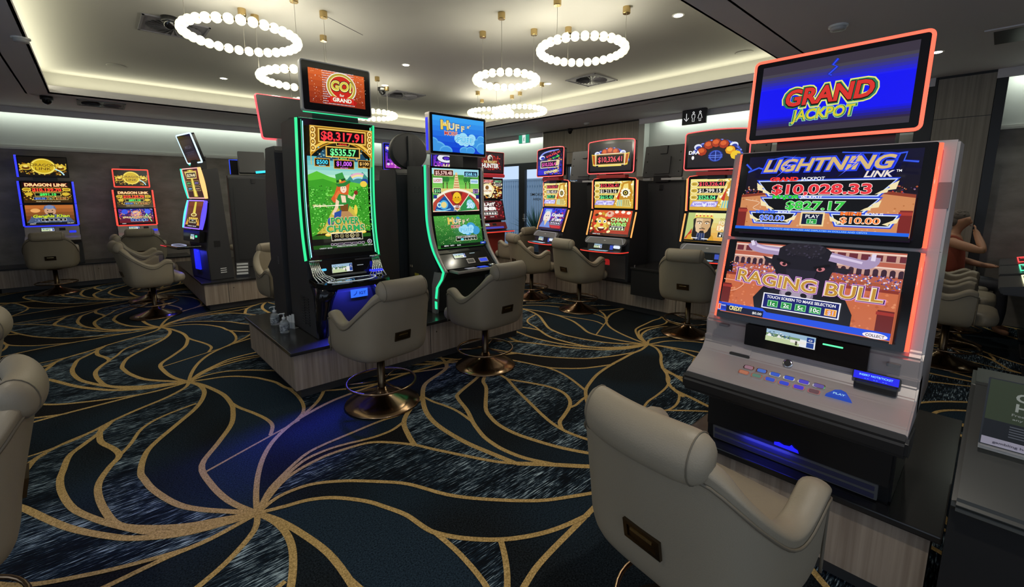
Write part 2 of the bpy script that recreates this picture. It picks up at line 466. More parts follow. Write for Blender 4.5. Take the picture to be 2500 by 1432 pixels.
# what fills the shapes: k black, n navy, d navy fading to black, s streaked
FILL = [('d',850,300),('n',925,420),('n',965,220),('n',1010,180),('d',1120,60),('d',1200,330),('k',1200,440),('k',1158,466),
 ('s',1250,650),('d',1200,860),('s',1182,950),('d',1255,985),('k',1080,800),('s',760,330),('s',830,90),('s',772,50),('d',690,300),
 ('s',628,200),('s',560,330),('k',540,520),('n',505,575),('d',640,690),('s',1680,600),('d',1790,500),('s',1570,640),('d',1465,720),('n',1470,460),
 ('d',1540,330),('n',1410,600),('s',1330,560),('s',1800,740),('k',560,870),('k',610,838),('s',1500,880)]
def carpet_material(name, kind):
    m = bpy.data.materials.new(name); m.use_nodes = True
    nt = m.node_tree; N = nt.nodes.new; L = nt.links.new; b = nt.nodes['Principled BSDF']
    b.inputs['Roughness'].default_value = .95; b.inputs['Specular IOR Level'].default_value = .1
    tc = N('ShaderNodeTexCoord')
    fine = N('ShaderNodeTexNoise'); fine.inputs['Scale'].default_value = 130; fine.inputs['Detail'].default_value = 3; fine.inputs['Roughness'].default_value = .7
    L(tc.outputs['Object'], fine.inputs['Vector'])
    def ramp(src, c0, c1, p0, p1):
        r = N('ShaderNodeValToRGB'); e = r.color_ramp.elements
        e[0].position, e[1].position = p0, p1; e[0].color = (*c0, 1); e[1].color = (*c1, 1)
        L(src, r.inputs['Fac']); return r.outputs['Color']
    if kind == 'gold':
        c = ramp(fine.outputs['Fac'], hexc('#8f7440'), hexc('#dcb87a'), .34, .68)
    elif kind == 'k':
        c = ramp(fine.outputs['Fac'], hexc('#080707'), hexc('#2c2b2c'), .40, .72)
    elif kind == 'n':
        c = ramp(fine.outputs['Fac'], hexc('#0c151e'), hexc('#324452'), .36, .72)
    elif kind == 'd':
        big = N('ShaderNodeTexNoise'); big.inputs['Scale'].default_value = 1.1; big.inputs['Detail'].default_value = 1
        L(tc.outputs['Object'], big.inputs['Vector'])
        f = ramp(big.outputs['Fac'], (0, 0, 0), (1, 1, 1), .40, .62)
        a = ramp(fine.outputs['Fac'], hexc('#080a0c'), hexc('#2a3034'), .40, .72)
        c2 = ramp(fine.outputs['Fac'], hexc('#0b131a'), hexc('#2c3c48'), .36, .72)
        mx = N('ShaderNodeMix'); mx.data_type = 'RGBA'; L(f, mx.inputs['Factor']); L(a, mx.inputs['A']); L(c2, mx.inputs['B'])
        c = mx.outputs['Result']
    else:
        mp = N('ShaderNodeMapping'); mp.inputs['Scale'].default_value = (11.0, 125.0, 1.0)
        L(tc.outputs['Object'], mp.inputs['Vector'])
        st = N('ShaderNodeTexNoise'); st.inputs['Scale'].default_value = 1.0; st.inputs['Detail'].default_value = 5; st.inputs['Roughness'].default_value = .68
        L(mp.outputs['Vector'], st.inputs['Vector'])
        mp2 = N('ShaderNodeMapping'); mp2.inputs['Scale'].default_value = (1.4, 7.0, 1.0)
        L(tc.outputs['Object'], mp2.inputs['Vector'])
        bg = N('ShaderNodeTexNoise'); bg.inputs['Scale'].default_value = 1.0; bg.inputs['Detail'].default_value = 2
        L(mp2.outputs['Vector'], bg.inputs['Vector'])
        ad = N('ShaderNodeMath'); ad.operation = 'MULTIPLY_ADD'; L(bg.outputs['Fac'], ad.inputs[0]); ad.inputs[1].default_value = .32; L(st.outputs['Fac'], ad.inputs[2])
        sub = N('ShaderNodeMath'); sub.operation = 'SUBTRACT'; L(ad.outputs[0], sub.inputs[0]); sub.inputs[1].default_value = .16
        r = N('ShaderNodeValToRGB'); e = r.color_ramp.elements
        e[0].position = .46; e[0].color = (*hexc('#0c1117'), 1); e[1].position = .68; e[1].color = (*hexc('#b9ced6'), 1)
        e2 = r.color_ramp.elements.new(.55); e2.color = (*hexc('#223240'), 1)
        L(sub.outputs[0], r.inputs['Fac']); c = r.outputs['Color']
    L(c, b.inputs['Base Color'])
    bp = N('ShaderNodeBump'); bp.inputs['Strength'].default_value = .5; bp.inputs['Distance'].default_value = .004
    L(fine.outputs['Fac'], bp.inputs['Height']); L(bp.outputs['Normal'], b.inputs['Normal'])
    return m
def build_floor():
    mats = [carpet_material('carpet_gold_line', 'gold'), carpet_material('carpet_black', 'k'), carpet_material('carpet_navy', 'n'),
            carpet_material('carpet_navy_black', 'd'), carpet_material('carpet_streaked', 's')]
    K = {'k': 1, 'n': 2, 'd': 3, 's': 4}
    rel = lambda x, y: Vector(((x-936)/360, (575-y)/360))
    curves = [(w/1000, catmull([Vector((*rel(x, y), 0)) for x, y in pts], 4)) for w, pts in CARPET]
    T0, T1 = TILE
    verts, edges = [], []
    for i in (-1, 0, 1):
        for j in (-2, -1, 0, 1, 2):
            o = T0*i + T1*j
            for w, pts in curves:
                n0 = len(verts)
                verts += [Vector((p.x+o.x, p.y+o.y)) for p in pts]
                edges += [(n0+k, n0+k+1) for k in range(len(pts)-1)]
    # cell outline
    q = [T0*a+T1*b for a, b in ((-.5,-.5),(.5,-.5),(.5,.5),(-.5,.5))]
    nb = len(verts); ne = len(edges)
    for k in range(4):
        for t in range(24): verts.append(q[k]+(q[(k+1) % 4]-q[k])*(t/24))
    nn = len(verts)-nb
    edges += [(nb+k, nb+(k+1) % nn) for k in range(nn)]
    V, E, F, ov, oe, of = delaunay_2d_cdt(verts, edges, [], 0, 1e-5, True)
    wall = set()
    for e, src in zip(E, oe):
        if any(s < ne for s in src): wall.add((min(e), max(e)))
    ed = {}
    for fi, f in enumerate(F):
        for a, b in zip(f, f[1:]+f[:1]): ed.setdefault((min(a, b), max(a, b)), []).append(fi)
    lab = [0]*len(F)
    cen = [(V[f[0]]+V[f[1]]+V[f[2]])/3 for f in F]
    def inside(p, f):
        s = [(V[f[i]]-p).cross(V[f[(i+1) % 3]]-p) for i in range(3)]
        return all(x >= 0 for x in s) or all(x <= 0 for x in s)
    grid = {}
    for fi, f in enumerate(F):
        xs = [V[k].x for k in f]; ys = [V[k].y for k in f]
        for gx in range(int(min(xs)//.25), int(max(xs)//.25)+1):
            for gy in range(int(min(ys)//.25), int(max(ys)//.25)+1): grid.setdefault((gx, gy), []).append(fi)
    for kind, x, y in FILL:
        for i in (-1, 0, 1):
            for j in (-2, -1, 0, 1, 2):
                p = rel(x, y)+T0*i+T1*j
                hit = [fi for fi in grid.get((int(p.x//.25), int(p.y//.25)), []) if inside(p, F[fi])]
                if not hit or lab[hit[0]]: continue
                stack = [hit[0]]; lab[hit[0]] = K[kind]
                while stack:
                    fi = stack.pop(); f = F[fi]
                    for a, b in zip(f, f[1:]+f[:1]):
                        e = (min(a, b), max(a, b))
                        if e in wall: continue
                        for g in ed[e]:
                            if not lab[g]: lab[g] = K[kind]; stack.append(g)
    # keep the triangles of the one cell
    a, b = T0, T1; det = a.x*b.y-a.y*b.x
    tris = []
    for fi, f in enumerate(F):
        c = cen[fi]; s = (c.x*b.y-c.y*b.x)/det; t = (a.x*c.y-a.y*c.x)/det
        if abs(s) < .5 and abs(t) < .5: tris.append((f, lab[fi] or 3))
    used = sorted(set(k for f, l in tris for k in f)); ix = {k: i for i, k in enumerate(used)}
    base_v = [V[k] for k in used]; base_f = [(tuple(ix[k] for k in f), l) for f, l in tris]
    rib_v, rib_f = [], []
    for ci, (w, pts) in enumerate(curves):
        n = len(pts); n0 = len(rib_v)
        for i, p in enumerate(pts):
            t = (pts[min(i+1, n-1)]-pts[max(i-1, 0)]).normalized(); nrm = Vector((-t.y, t.x, 0))
            zz = Vector((0, 0, .001+ci*.00007)); rib_v += [p+nrm*w/2+zz, p-nrm*w/2+zz]
        for i in range(n-1): rib_f.append((n0+2*i+1, n0+2*i+3, n0+2*i+2, n0+2*i))
    AV, AF, AM = [], [], []
    for i in range(-2, 3):
        for j in range(-2, 6):
            o = HUB + T0*i + T1*j
            if o.x > 9.6 or o.x < -5 or o.y < -3 or o.y > 13.4: continue
            n0 = len(AV)
            AV += [(v.x+o.x, v.y+o.y, 0) for v in base_v]
            AF += [tuple(k+n0 for k in f) for f, l in base_f]; AM += [l for f, l in base_f]
            n0 = len(AV)
            AV += [(v.x+o.x, v.y+o.y, v.z) for v in rib_v]
            AF += [tuple(k+n0 for k in f) for f in rib_f]; AM += [0]*len(rib_f)
    me = bpy.data.meshes.new('floor'); me.from_pydata(AV, [], AF)
    for m in mats: me.materials.append(m)
    me.polygons.foreach_set('material_index', AM)
    bm = bmesh.new(); bm.from_mesh(me)
    for f in bm.faces:
        if f.normal.z < 0: f.normal_flip()
    # trim to the room
    for co, no in (((WX, 0, 0), (1, 0, 0)), ((0, WY, 0), (0, 1, 0)), ((-3.2, 0, 0), (-1, 0, 0)), ((0, -2.6, 0), (0, -1, 0))):
        bmesh.ops.bisect_plane(bm, geom=bm.verts[:]+bm.edges[:]+bm.faces[:], plane_co=co, plane_no=no, clear_outer=True)
    bm.to_mesh(me); bm.free()
    o = link(bpy.data.objects.new('floor', me)); o['kind'] = 'structure'
    o['label'] = 'navy and black carpet with swirling gold lines and streaked petals'
build_floor()
# ------------------------------------------------------------------ room shell
X0, Y0 = -3.2, -2.6
bm = bmesh.new()
box(bm, X0, TX0-REC, Y0, WY, SOF, SOF+.02); box(bm, TX1+REC, WX, Y0, WY, SOF, SOF+.02)
box(bm, TX0-REC, TX1+REC, TY1+REC, WY, SOF, SOF+.02); box(bm, TX0-REC, TX1+REC, Y0, TY0-REC, SOF, SOF+.02)
# trough floors and lips
box(bm, TX0-REC, TX0, TY0-REC, TY1+REC, SOF, SOF+.02); box(bm, TX1, TX1+REC, TY0-REC, TY1+REC, SOF, SOF+.02)
box(bm, TX0, TX1, TY1, TY1+REC, SOF, SOF+.02); box(bm, TX0, TX1, TY0-REC, TY0, SOF, SOF+.02)
box(bm, TX0-.02, TX0, TY0, TY1, SOF, LIP-.08); box(bm, TX1, TX1+.02, TY0, TY1, SOF, LIP-.03)
box(bm, TX0-.02, TX1+.02, TY1, TY1+.02, SOF, LIP-.03); box(bm, TX0-.02, TX1+.02, TY0-.02, TY0, SOF, SOF+.05)
struct('ceiling', bm, SOFM, 'grey lowered soffit around the raised ceiling')
bm = bmesh.new()
box(bm, TX0-REC, TX1+REC, TY0-REC, TY1+REC, CEI, CEI+.03)
box(bm, TX0-REC-.02, TX0-REC, TY0-REC, TY1+REC, SOF, CEI); box(bm, TX1+REC, TX1+REC+.02, TY0-REC, TY1+REC, SOF, CEI)
box(bm, TX0-REC, TX1+REC, TY1+REC, TY1+REC+.02, SOF, CEI); box(bm, TX0-REC, TX1+REC, TY0-REC-.02, TY0-REC, SOF, CEI)
struct('ceiling_raised', bm, CEILM, 'raised cream ceiling with lit coves on its edges')
bm = bmesh.new(); box(bm, X0, WX, WY, WY+.1, 0, 2.475); box(bm, X0, WX, WY, WY+.1, 2.475, SOF, 1)
struct('wall_left', bm, None, 'dark textured wall behind the blue and red lit machines', mats=[WALLD, WALLU])
# far right wall, with openings for the glazed doors
def wall_strip(bm, ya, yb, za, zb, mi): box(bm, WX, WX+.1, ya, yb, za, zb, mi)
bm = bmesh.new()
wall_strip(bm, -2.6, 6.6, 0, 2.475, 0); wall_strip(bm, -2.6, WY, 2.475, SOF, 1)
wall_strip(bm, 7.15, 7.75, 0, 2.475, 0); wall_strip(bm, 10.6, WY, 0, 2.475, 0); wall_strip(bm, 6.6, 7.15, 0, .1, 0); wall_strip(bm, 6.6, 7.15, 2.36, 2.475, 0)
struct('wall_right', bm, None, 'far wall with the glazed doors and lit upper band', mats=[WALLD, WALLU])
# unseen sides behind the viewer, opened wide so daylight fills the room
bm = bmesh.new(); box(bm, X0, WX, Y0-.1, Y0, 0, .5); box(bm, X0, WX, Y0-.1, Y0, 2.7, SOF); box(bm, 2.2, WX, Y0-.1, Y0, .5, 2.7)
struct('wall_back', bm, WALLD)
bm = bmesh.new(); box(bm, X0-.1, X0, Y0, WY, 0, .5); box(bm, X0-.1, X0, Y0, WY, 2.7, SOF); box(bm, X0-.1, X0, 4.4, WY, .5, 2.7)
struct('wall_front', bm, WALLD)
# cornices
bm = bmesh.new(); box(bm, X0, WX-.02, WY-.045, WY, 2.445, 2.48); box(bm, X0, WX-.02, WY-.025, WY, 2.48, 2.515)
struct('trim_1', bm, TRIMM, 'pale moulding along the dark textured wall')
bm = bmesh.new(); box(bm, WX-.035, WX, -2.6, .2, 2.45, 2.475); box(bm, WX-.02, WX, -2.6, .2, 2.475, 2.50)
struct('trim_2', bm, TRIMM)
# pelmets that hide the wall LED tape
bm = bmesh.new(); box(bm, X0, WX-.2, WY-.2, WY-.18, 3.045, SOF)
box(bm, WX-.2, WX-.18, -2.6, .2, 3.045, SOF); box(bm, WX-.2, WX-.18, .75, 5.1, 3.045, SOF); box(bm, WX-.2, WX-.18, 7.76, WY-.18, 3.045, SOF)
struct('trim_3', bm, SOFM, 'slim ceiling pelmet hiding the wall lights')
# timber panels
def panels(name, ya, yb, za, zb, joints, hj, label):
    bm = bmesh.new(); xf = WX-.19
    box(bm, xf, WX-.001, ya, yb, za, zb)
    for y in joints: box(bm, xf-.002, xf, y-.004, y+.004, za, zb, 1)
    for z in hj: box(bm, xf-.002, xf, ya, yb, z-.004, z+.004, 1)
    box(bm, xf-.003, xf+.05, ya, yb, zb, zb+.03, 1)
    struct(name, bm, None, label, mats=[PANELW, BLACK])
panels('trim_4', 5.12, 7.75, 2.36, SOF-.03, (6.42,), (2.62,), 'grey oak panel above the glazed doors')
panels('trim_5', .2, .72, 0, SOF-.03, (), (2.62,), 'tall grey oak panel beside the dark textured wall')
bm = bmesh.new(); box(bm, WX-.19, WX-.002, 4.98, 5.115, 2.02, SOF); struct('trim_6', bm, WALLU, 'pale end cap of the oak panel')
bm = bmesh.new(); box(bm, WX-.19, WX-.001, .10, .195, 0, SOF-.001); box(bm, WX-.19, WX-.001, .725, .9, 0, SOF-.001); struct('trim_7', bm, BLACK)
# windows and doors
GLASS = mat('window_glass', (.9, .95, 1.0), .02)
_b = GLASS.node_tree.nodes['Principled BSDF']; _b.inputs['Transmission Weight'].default_value = 1.0; _b.inputs['IOR'].default_value = 1.02
def glazing(name, ya, yb, zb, zt, label, bar=.06):
    bm = bmesh.new()
    box(bm, WX, WX+.08, ya, ya+bar, zb, zt); box(bm, WX, WX+.08, yb-bar, yb, zb, zt)
    box(bm, WX, WX+.08, ya+bar, yb-bar, zb, zb+bar); box(bm, WX, WX+.08, ya+bar, yb-bar, zt-bar, zt)
    f = struct(name, bm, FRAMEM, label)
    g = obj('glass', B(WX+.035, WX+.045, ya+bar, yb-bar, zb+bar, zt-bar), GLASS, f)
    return f
glazing('window_1', 8.75, 10.6, .0, 2.475, 'black framed window beside the glazed door', .06)
d = glazing('door_1', 7.75, 8.75, .0, 2.475, 'black framed glass door to the smoking terrace', .17)
bm = bmesh.new(); tube(bm, [(WX-.05, 8.60, 1.02), (WX-.05, 8.46, 1.02)], .01); tube(bm, [(WX-.05, 8.60, 1.02), (WX, 8.60, 1.02)], .01); box(bm, WX-.012, WX, 8.57, 8.63, .95, 1.15)
obj('door_handle', bm, CHROME, d)
glazing('window_2', 6.6, 7.15, .1, 2.36, 'narrow black framed window right of the glass door', .05)
def flat_text(name, parent, s, cx, cy, hgt, m, basis, wid=None, bold=.01, th=.002):
    """lettering as thin raised letters; basis(u,v,n) gives the point"""
    bm = bmesh.new(); vs, fs = glyphs(s, bold)
    xs = [v[0] for v in vs]; x0, x1 = min(xs), max(xs); k = hgt/.7; kx = k if wid is None else wid/(x1-x0)
    bv = [bm.verts.new(basis(cx+(x-(x0+x1)/2)*kx, cy+(y-.35)*k, th)) for x, y in vs]
    for f in fs:
        try: bm.faces.new([bv[i] for i in f])
        except ValueError: pass
    return obj(name, bm, m, parent)
flat_text('lettering', d, 'SMOKING', 0, 0, .07, DGREY, lambda u, v, n: Vector((WX+.034, 8.10-u, 1.66+v)), .62)
flat_text('lettering', d, 'AREA', 0, 0, .06, DGREY, lambda u, v, n: Vector((WX+.034, 8.16-u, 1.54+v)), .3)
# ------------------------------------------------------------------ terrace outside
struct('ground_terrace', B(WX+.1, WX+4, 5.5, 13, -.1, -.02), mat('terrace_paving', hexc('#8b97a5'), .8, bump=(30, .3)))
bm = bmesh.new()
y = 6.0
while y < 13:
    box(bm, 10.7, 10.74, y, y+.075, 0, 2.12); y += .115
box(bm, 10.74, 10.78, 6, 13, 1.9, 1.96); box(bm, 10.74, 10.78, 6, 13, .3, .36)
box(bm, 10.68, 10.76, 6, 13, 2.12, 2.18)
tag(obj('slat_fence', bm, mat('blue_grey_fence', hexc('#a8bccb'), .6)), 'pale fence of upright slats outside the glazed doors', 'fence')
LEAF = mat('spiky_leaf', hexc('#3f6b52'), .5)
def spiky(x, y, n, L, label, sd):
    rnd = random.Random(sd)
    t = empty('potted_spiky_plant', (x, y, -.02)); tag(t, label, 'plant')
    bm = bmesh.new(); lathe(bm, [(.16, 0), (.22, .42), (.24, .45), (.20, .45), (.19, .40)], 20); obj('pot', bm, mat('grey_pot', (.2, .22, .24), .7), t, True)
    bm = bmesh.new()
    for i in range(n):
        a = rnd.uniform(0, 2*PI); e = rnd.uniform(.35, 1.45); l = L*rnd.uniform(.7, 1.1)
        d = Vector((math.cos(a)*math.cos(e), math.sin(a)*math.cos(e), math.sin(e))); s = Vector((-math.sin(a), math.cos(a), 0))
        prev = None
        for k in range(6):
            f = k/5; p = Vector((0, 0, .45)) + d*l*f + Vector((0, 0, -.25*l*f*f*math.cos(e))); wd = .022*(1-f)**.7+.001
            cur = (bm.verts.new(p-s*wd), bm.verts.new(p+Vector((0, 0, wd*.5))), bm.verts.new(p+s*wd))
            if prev:
                bm.faces.new((prev[0], prev[1], cur[1], cur[0])); bm.faces.new((prev[1], prev[2], cur[2], cur[1]))
            prev = cur
    obj('leaves', bm, LEAF, t)
spiky(9.6, 9.35, 90, 1.0, 'spiky green plant outside the window beside the door', 3)
spiky(9.7, 8.15, 90, .95, 'spiky green plant seen through the glass door', 5)
# ------------------------------------------------------------------ gaming chairs
def chair_mesh_parts():
    """chair faces +y, its column at the origin; returns {part: bmesh}"""
    out = {}
    # plan of the shell from the front of one arm round the back to the other
    half = [(0.0, -.288), (.12, -.287), (.205, -.275), (.268, -.240), (.302, -.17), (.314, -.08), (.318, .0), (.318, .08), (.312, .14), (.303, .18)]
    plan = [(-x, y) for x, y in half[::-1]] + half[1:]
    pl = catmull([Vector((x, y, 0)) for x, y in plan], 3)
    L = [0.0]
    for a, b in zip(pl[:-1], pl[1:]): L.append(L[-1]+(b-a).length)
    mid = L[-1]/2
    def top(s):
        s = abs(s)
        K = [(0, .99), (.185, .985), (.235, .955), (.32, .86), (.42, .770), (.49, .742), (.55, .752), (.61, .79), (.655, .808), (.695, .795), (.9, .78)]
        m = [0.0]*len(K)
        for q in range(1, len(K)-1): m[q] = (K[q+1][1]-K[q-1][1])/(K[q+1][0]-K[q-1][0])
        for q in range(len(K)-1):
            (a, za), (b, zb) = K[q], K[q+1]
            if s <= b:
                h = b-a; t = (s-a)/h
                return za*(2*t**3-3*t*t+1) + m[q]*h*(t**3-2*t*t+t) + zb*(3*t*t-2*t**3) + m[q+1]*h*(t**3-t*t)
        return K[-1][1]
    n = len(pl)
    bm = bmesh.new(); cols = []
    for i, p in enumerate(pl):
        s = L[i]-mid; zt = top(s)
        t = (pl[min(i+1, n-1)]-pl[max(i-1, 0)]).normalized(); nrm = Vector((t.y, -t.x, 0))   # outward
        if nrm.dot(p-Vector((0, .0, 0))) < 0: nrm = -nrm
        back = max(0.0, 1-abs(s)/.45)
        def q(z, inn=0.0, sc=1.0):
            lean = .085*back*max(0, z-.58)/.42
            flare = .012*max(0, z-.5)/.3
            c = Vector((p.x*sc, p.y*sc + (1-sc)*.03, 0)) + nrm*(flare-inn) + Vector((0, -lean, z))
            return c
        th = .05+.030*(1-back)
        col = [q(.425, 0, .52), q(.432, 0, .74), q(.452, 0, .90), q(.49, 0, .97), q(.55), q(.60)]
        for k in range(1, 6): col.append(q(.60+(zt-.035-.60)*k/5))
        for a in (20, 55, 90, 125, 160): # rolled rim
            r = th/2; col.append(q(zt-.035+.035*math.sin(math.radians(a)), r-r*1.18*math.cos(math.radians(a))))
        for k in range(0, 4): col.append(q(zt-.04-(zt-.04-.50)*k/3, th))
        cols.append([bm.verts.new(v) for v in col])
    for a, b in zip(cols[:-1], cols[1:]):
        for k in range(len(a)-1): bm.faces.new((a[k], b[k], b[k+1], a[k+1]))
    for c, fl in ((cols[0], False), (cols[-1], True)):
        try: bm.faces.new(c if fl else c[::-1])
        except ValueError: pass
    # underside
    try: bm.faces.new([c[0] for c in cols][::-1])
    except ValueError: pass
    bmesh.ops.recalc_face_normals(bm, faces=bm.faces)
    out['shell'] = (bm, LEATHER, True)
    # seam piping below the rolled rim
    bm = bmesh.new(); pts = []
    for i, p in enumerate(pl):
        s = L[i]-mid; zt = top(s)-.055
        t = (pl[min(i+1, n-1)]-pl[max(i-1, 0)]).normalized(); nrm = Vector((t.y, -t.x, 0))
        if nrm.dot(p) < 0: nrm = -nrm
        back = max(0.0, 1-abs(s)/.45)
        pts.append(p + nrm*(.012*(zt-.5)/.3+.002) + Vector((0, -.085*back*max(0, zt-.58)/.42, zt)))
    e = pts[-1]; f = pts[0]
    for P in (f, e):
        pass
    fr = [Vector((e.x*.99, e.y-.004, z)) for z in (.72, .62, .52, .48)]
    fl = [Vector((f.x*.99, f.y-.004, z)) for z in (.48, .52, .62, .72)]
    tube(bm, fl+pts+fr, .0055, 6)
    out['piping'] = (bm, LEATHERD, True)
    # seat cushion
    bm = bmesh.new()
    prof = [(.0, .46), (.20, .455), (.248, .475), (.262, .52), (.255, .575), (.225, .60), (.0, .612)]
    ol = rrect(1, 1, .22, 8)
    ol = [p for a, b in zip(ol, ol[1:]+ol[:1]) for p in ([a] + ([(a[0]+(b[0]-a[0])*q/5, a[1]+(b[1]-a[1])*q/5) for q in range(1, 5)] if abs(a[0]-b[0])+abs(a[1]-b[1]) > .3 else []))]
    rings = []
    for r, z in prof[1:-1]:
        wide = lambda yy: 1+.24*min(1, max(0, (yy-.15)/.08))
        rings.append([bm.verts.new((x*r*2*.94*wide(y*r*2*1.12+.045), y*r*2*1.12+.045, z)) for x, y in ol])
    for a, b in zip(rings[:-1], rings[1:]):
        for i in range(len(ol)):
            j = (i+1) % len(ol); bm.faces.new((a[i], a[j], b[j], b[i]))
    bm.faces.new(rings[0][::-1]); bm.faces.new(rings[-1])
    out['seat'] = (bm, LEATHER, True)
    # headrest roll on top of the back
    bm = bmesh.new(); segs = 18; prev = None; R = []
    for i in range(15):
        t = -1+2*i/14; x = .212*t
        k = max(0.0, 1-abs(t)**9)**.5 if abs(t) > .7 else 1.0
        k = .55+.45*k
        yb = -.352 + .03*abs(t)**2
        R.append([bm.verts.new((x, yb+.056*k*math.cos(2*PI*j/segs)+.0, .985+.075*k*math.sin(2*PI*j/segs)+.012*math.cos(2*PI*j/segs))) for j in range(segs)])
    for a, b in zip(R[:-1], R[1:]):
        for j in range(segs):
            l = (j+1) % segs; bm.faces.new((a[j], b[j], b[l], a[l]))
    bm.faces.new(R[0]); bm.faces.new(R[-1][::-1])
    bmesh.ops.recalc_face_normals(bm, faces=bm.faces)
    out['headrest'] = (bm, LEATHER, True)
    for sx in (-1, 1):
        bm = bmesh.new()
        tube(bm, [(sx*.174, -.331+.0525*math.cos(2*PI*j/20), .985+.0695*math.sin(2*PI*j/20)+.012*math.cos(2*PI*j/20)) for j in range(20)], .0022, 5, closed=True)
        out['stitching%d' % sx] = (bm, LEATHERD, True)
    # pull plate let into the back
    bm = bmesh.new(); yb = -.307; sl = lambda z: -.2*z
    o = [(-.066,-.034),(.066,-.034),(.066,.034),(-.066,.034)]; i_ = [(-.052,-.021),(.052,-.021),(.052,.021),(-.052,.021)]
    a = [bm.verts.new((x, yb+.012+sl(z), .625+z)) for x, z in o]; b = [bm.verts.new((x, yb-.006+sl(z), .625+z)) for x, z in o]
    c = [bm.verts.new((x, yb-.006+sl(z), .625+z)) for x, z in i_]; d = [bm.verts.new((x, yb-.001+sl(z), .625+z)) for x, z in i_]
    for k in range(4):
        l = (k+1) % 4
        bm.faces.new((a[k], a[l], b[l], b[k])); bm.faces.new((b[k], b[l], c[l], c[k])); bm.faces.new((c[k], c[l], d[l], d[k]))
    bm.faces.new(d)
    bmesh.ops.recalc_face_normals(bm, faces=bm.faces)
    out['handle_plate'] = (bm, BRONZED, False)
    bm = bmesh.new(); box(bm, -.04, .04, yb-.008, yb+.0, .632, .640)
    out['handle_bar'] = (bm, BRASS, False)
    bm = bmesh.new(); lathe(bm, [(.036, .06), (.032, .09), (.030, .43)], 20); lathe(bm, [(.10, .405), (.12, .43)], 20)
    out['column'] = (bm, BRONZED, True)
    bm = bmesh.new(); lathe(bm, [(.285, 0.0), (.293, .006), (.287, .016), (.20, .042), (.10, .078), (.05, .105), (.036, .14)], 40)
    out['base_disc'] = (bm, BRONZE, True)
    bm = bmesh.new(); tube(bm, [(.265*math.cos(2*PI*i/40), .265*math.sin(2*PI*i/40), .185) for i in range(40)], .0095, 8, closed=True)
    out['foot_ring'] = (bm, BRONZE, True)
    return out
_CH = None
def chair(x, y, face, label, group):
    """face = heading in degrees from the x axis that the sitter looks along"""
    global _CH
    if _CH is None:
        t = empty('gaming_chair', (x, y, 0)); par = {}
        for k, (bm, m, sm) in chair_mesh_parts().items():
            if k in ('piping', 'stitching1', 'stitching-1', 'handle_bar'): continue
            par[k] = obj(k, bm, m, t, sm)
        for k, (bm, m, sm) in chair_mesh_parts().items():
            if k in ('piping', 'stitching1', 'stitching-1', 'handle_bar'):
                obj(k.rstrip('-1'), bm, m, par[{'p': 'shell', 's': 'headrest', 'h': 'handle_plate'}[k[0]]], sm)
        for a in (30, 150, 270):
            bm = bmesh.new(); ca, sa = math.cos(math.radians(a)), math.sin(math.radians(a))
            tube(bm, [(.03*ca, .03*sa, .185), (.265*ca, .265*sa, .185)], .007, 6)
            obj('spoke', bm, BRONZE, par['foot_ring'], True)
        for k in ('shell', 'seat', 'headrest'):
            md = par[k].modifiers.new('smooth', 'SUBSURF'); md.levels = 1; md.render_levels = 1
        _CH = t
    else:
        t = copy_tree(_CH); t.location = (x, y, 0)
    t.rotation_euler = (0, 0, math.radians(face-90))
    tag(t, label, 'chair', group)
    return t
chair(1.41, .58, -7, 'large taupe leather chair in the foreground facing the bull machine', 'taupe swivel chairs')
chair(1.53, 3.19, 97, 'taupe swivel chair facing the tall green-lit curved machine', 'taupe swivel chairs')
chair(2.64, 3.24, 93, 'taupe swivel chair with its back to us at the blue cloud machine', 'taupe swivel chairs')
chair(5.00, 3.98, -8, 'taupe chair turned sideways beside the low black box', 'taupe swivel chairs')
chair(5.06, 2.38, 12, 'taupe chair seen square from behind at the bearded emperor machine', 'taupe swivel chairs')
chair(5.05, 5.00, -20, 'taupe chair turned sideways behind the blue cloud machine', 'taupe swivel chairs')
chair(5.90, 6.28, 97, 'small far taupe chair in front of the dark red machine by the window', 'taupe swivel chairs')
chair(-.62, 10.72, 88, 'taupe chair at the blue framed machine by the dark wall', 'taupe swivel chairs')
chair(.58, 10.65, 80, 'taupe chair half hidden in front of the red framed machine', 'taupe swivel chairs')
chair(.46, 7.76, 8, 'taupe chair seen from the side at the rainbow-edged machine', 'taupe swivel chairs')
chair(.50, 9.00, 2, 'taupe chair just behind the side-on one at the rainbow-edged machine', 'taupe swivel chairs')
chair(1.66, 5.86, -80, 'taupe chair peeking out behind the black cabinets with the hand pumps', 'taupe swivel chairs')
chair(2.35, 11.0, 180, 'sliver of a taupe chair between two black cabinets far back', 'taupe swivel chairs')
chair(-.60, 2.27, 184, 'cropped taupe chair nearest on the left edge of the picture', 'taupe swivel chairs')
chair(-.80, 3.52, 182, 'cropped taupe chair whose headrest shows above the nearer one', 'taupe swivel chairs')
chair(6.03, .22, -88, 'taupe chair nearest on the right in front of the yellow-lit console', 'taupe chairs by the flat consoles')
chair(6.95, .24, -90, 'taupe chair at the green-lit console, second from us', 'taupe chairs by the flat consoles')
chair(7.70, .30, -92, 'taupe chair in which the person in the rust top sits', 'taupe chairs by the flat consoles')
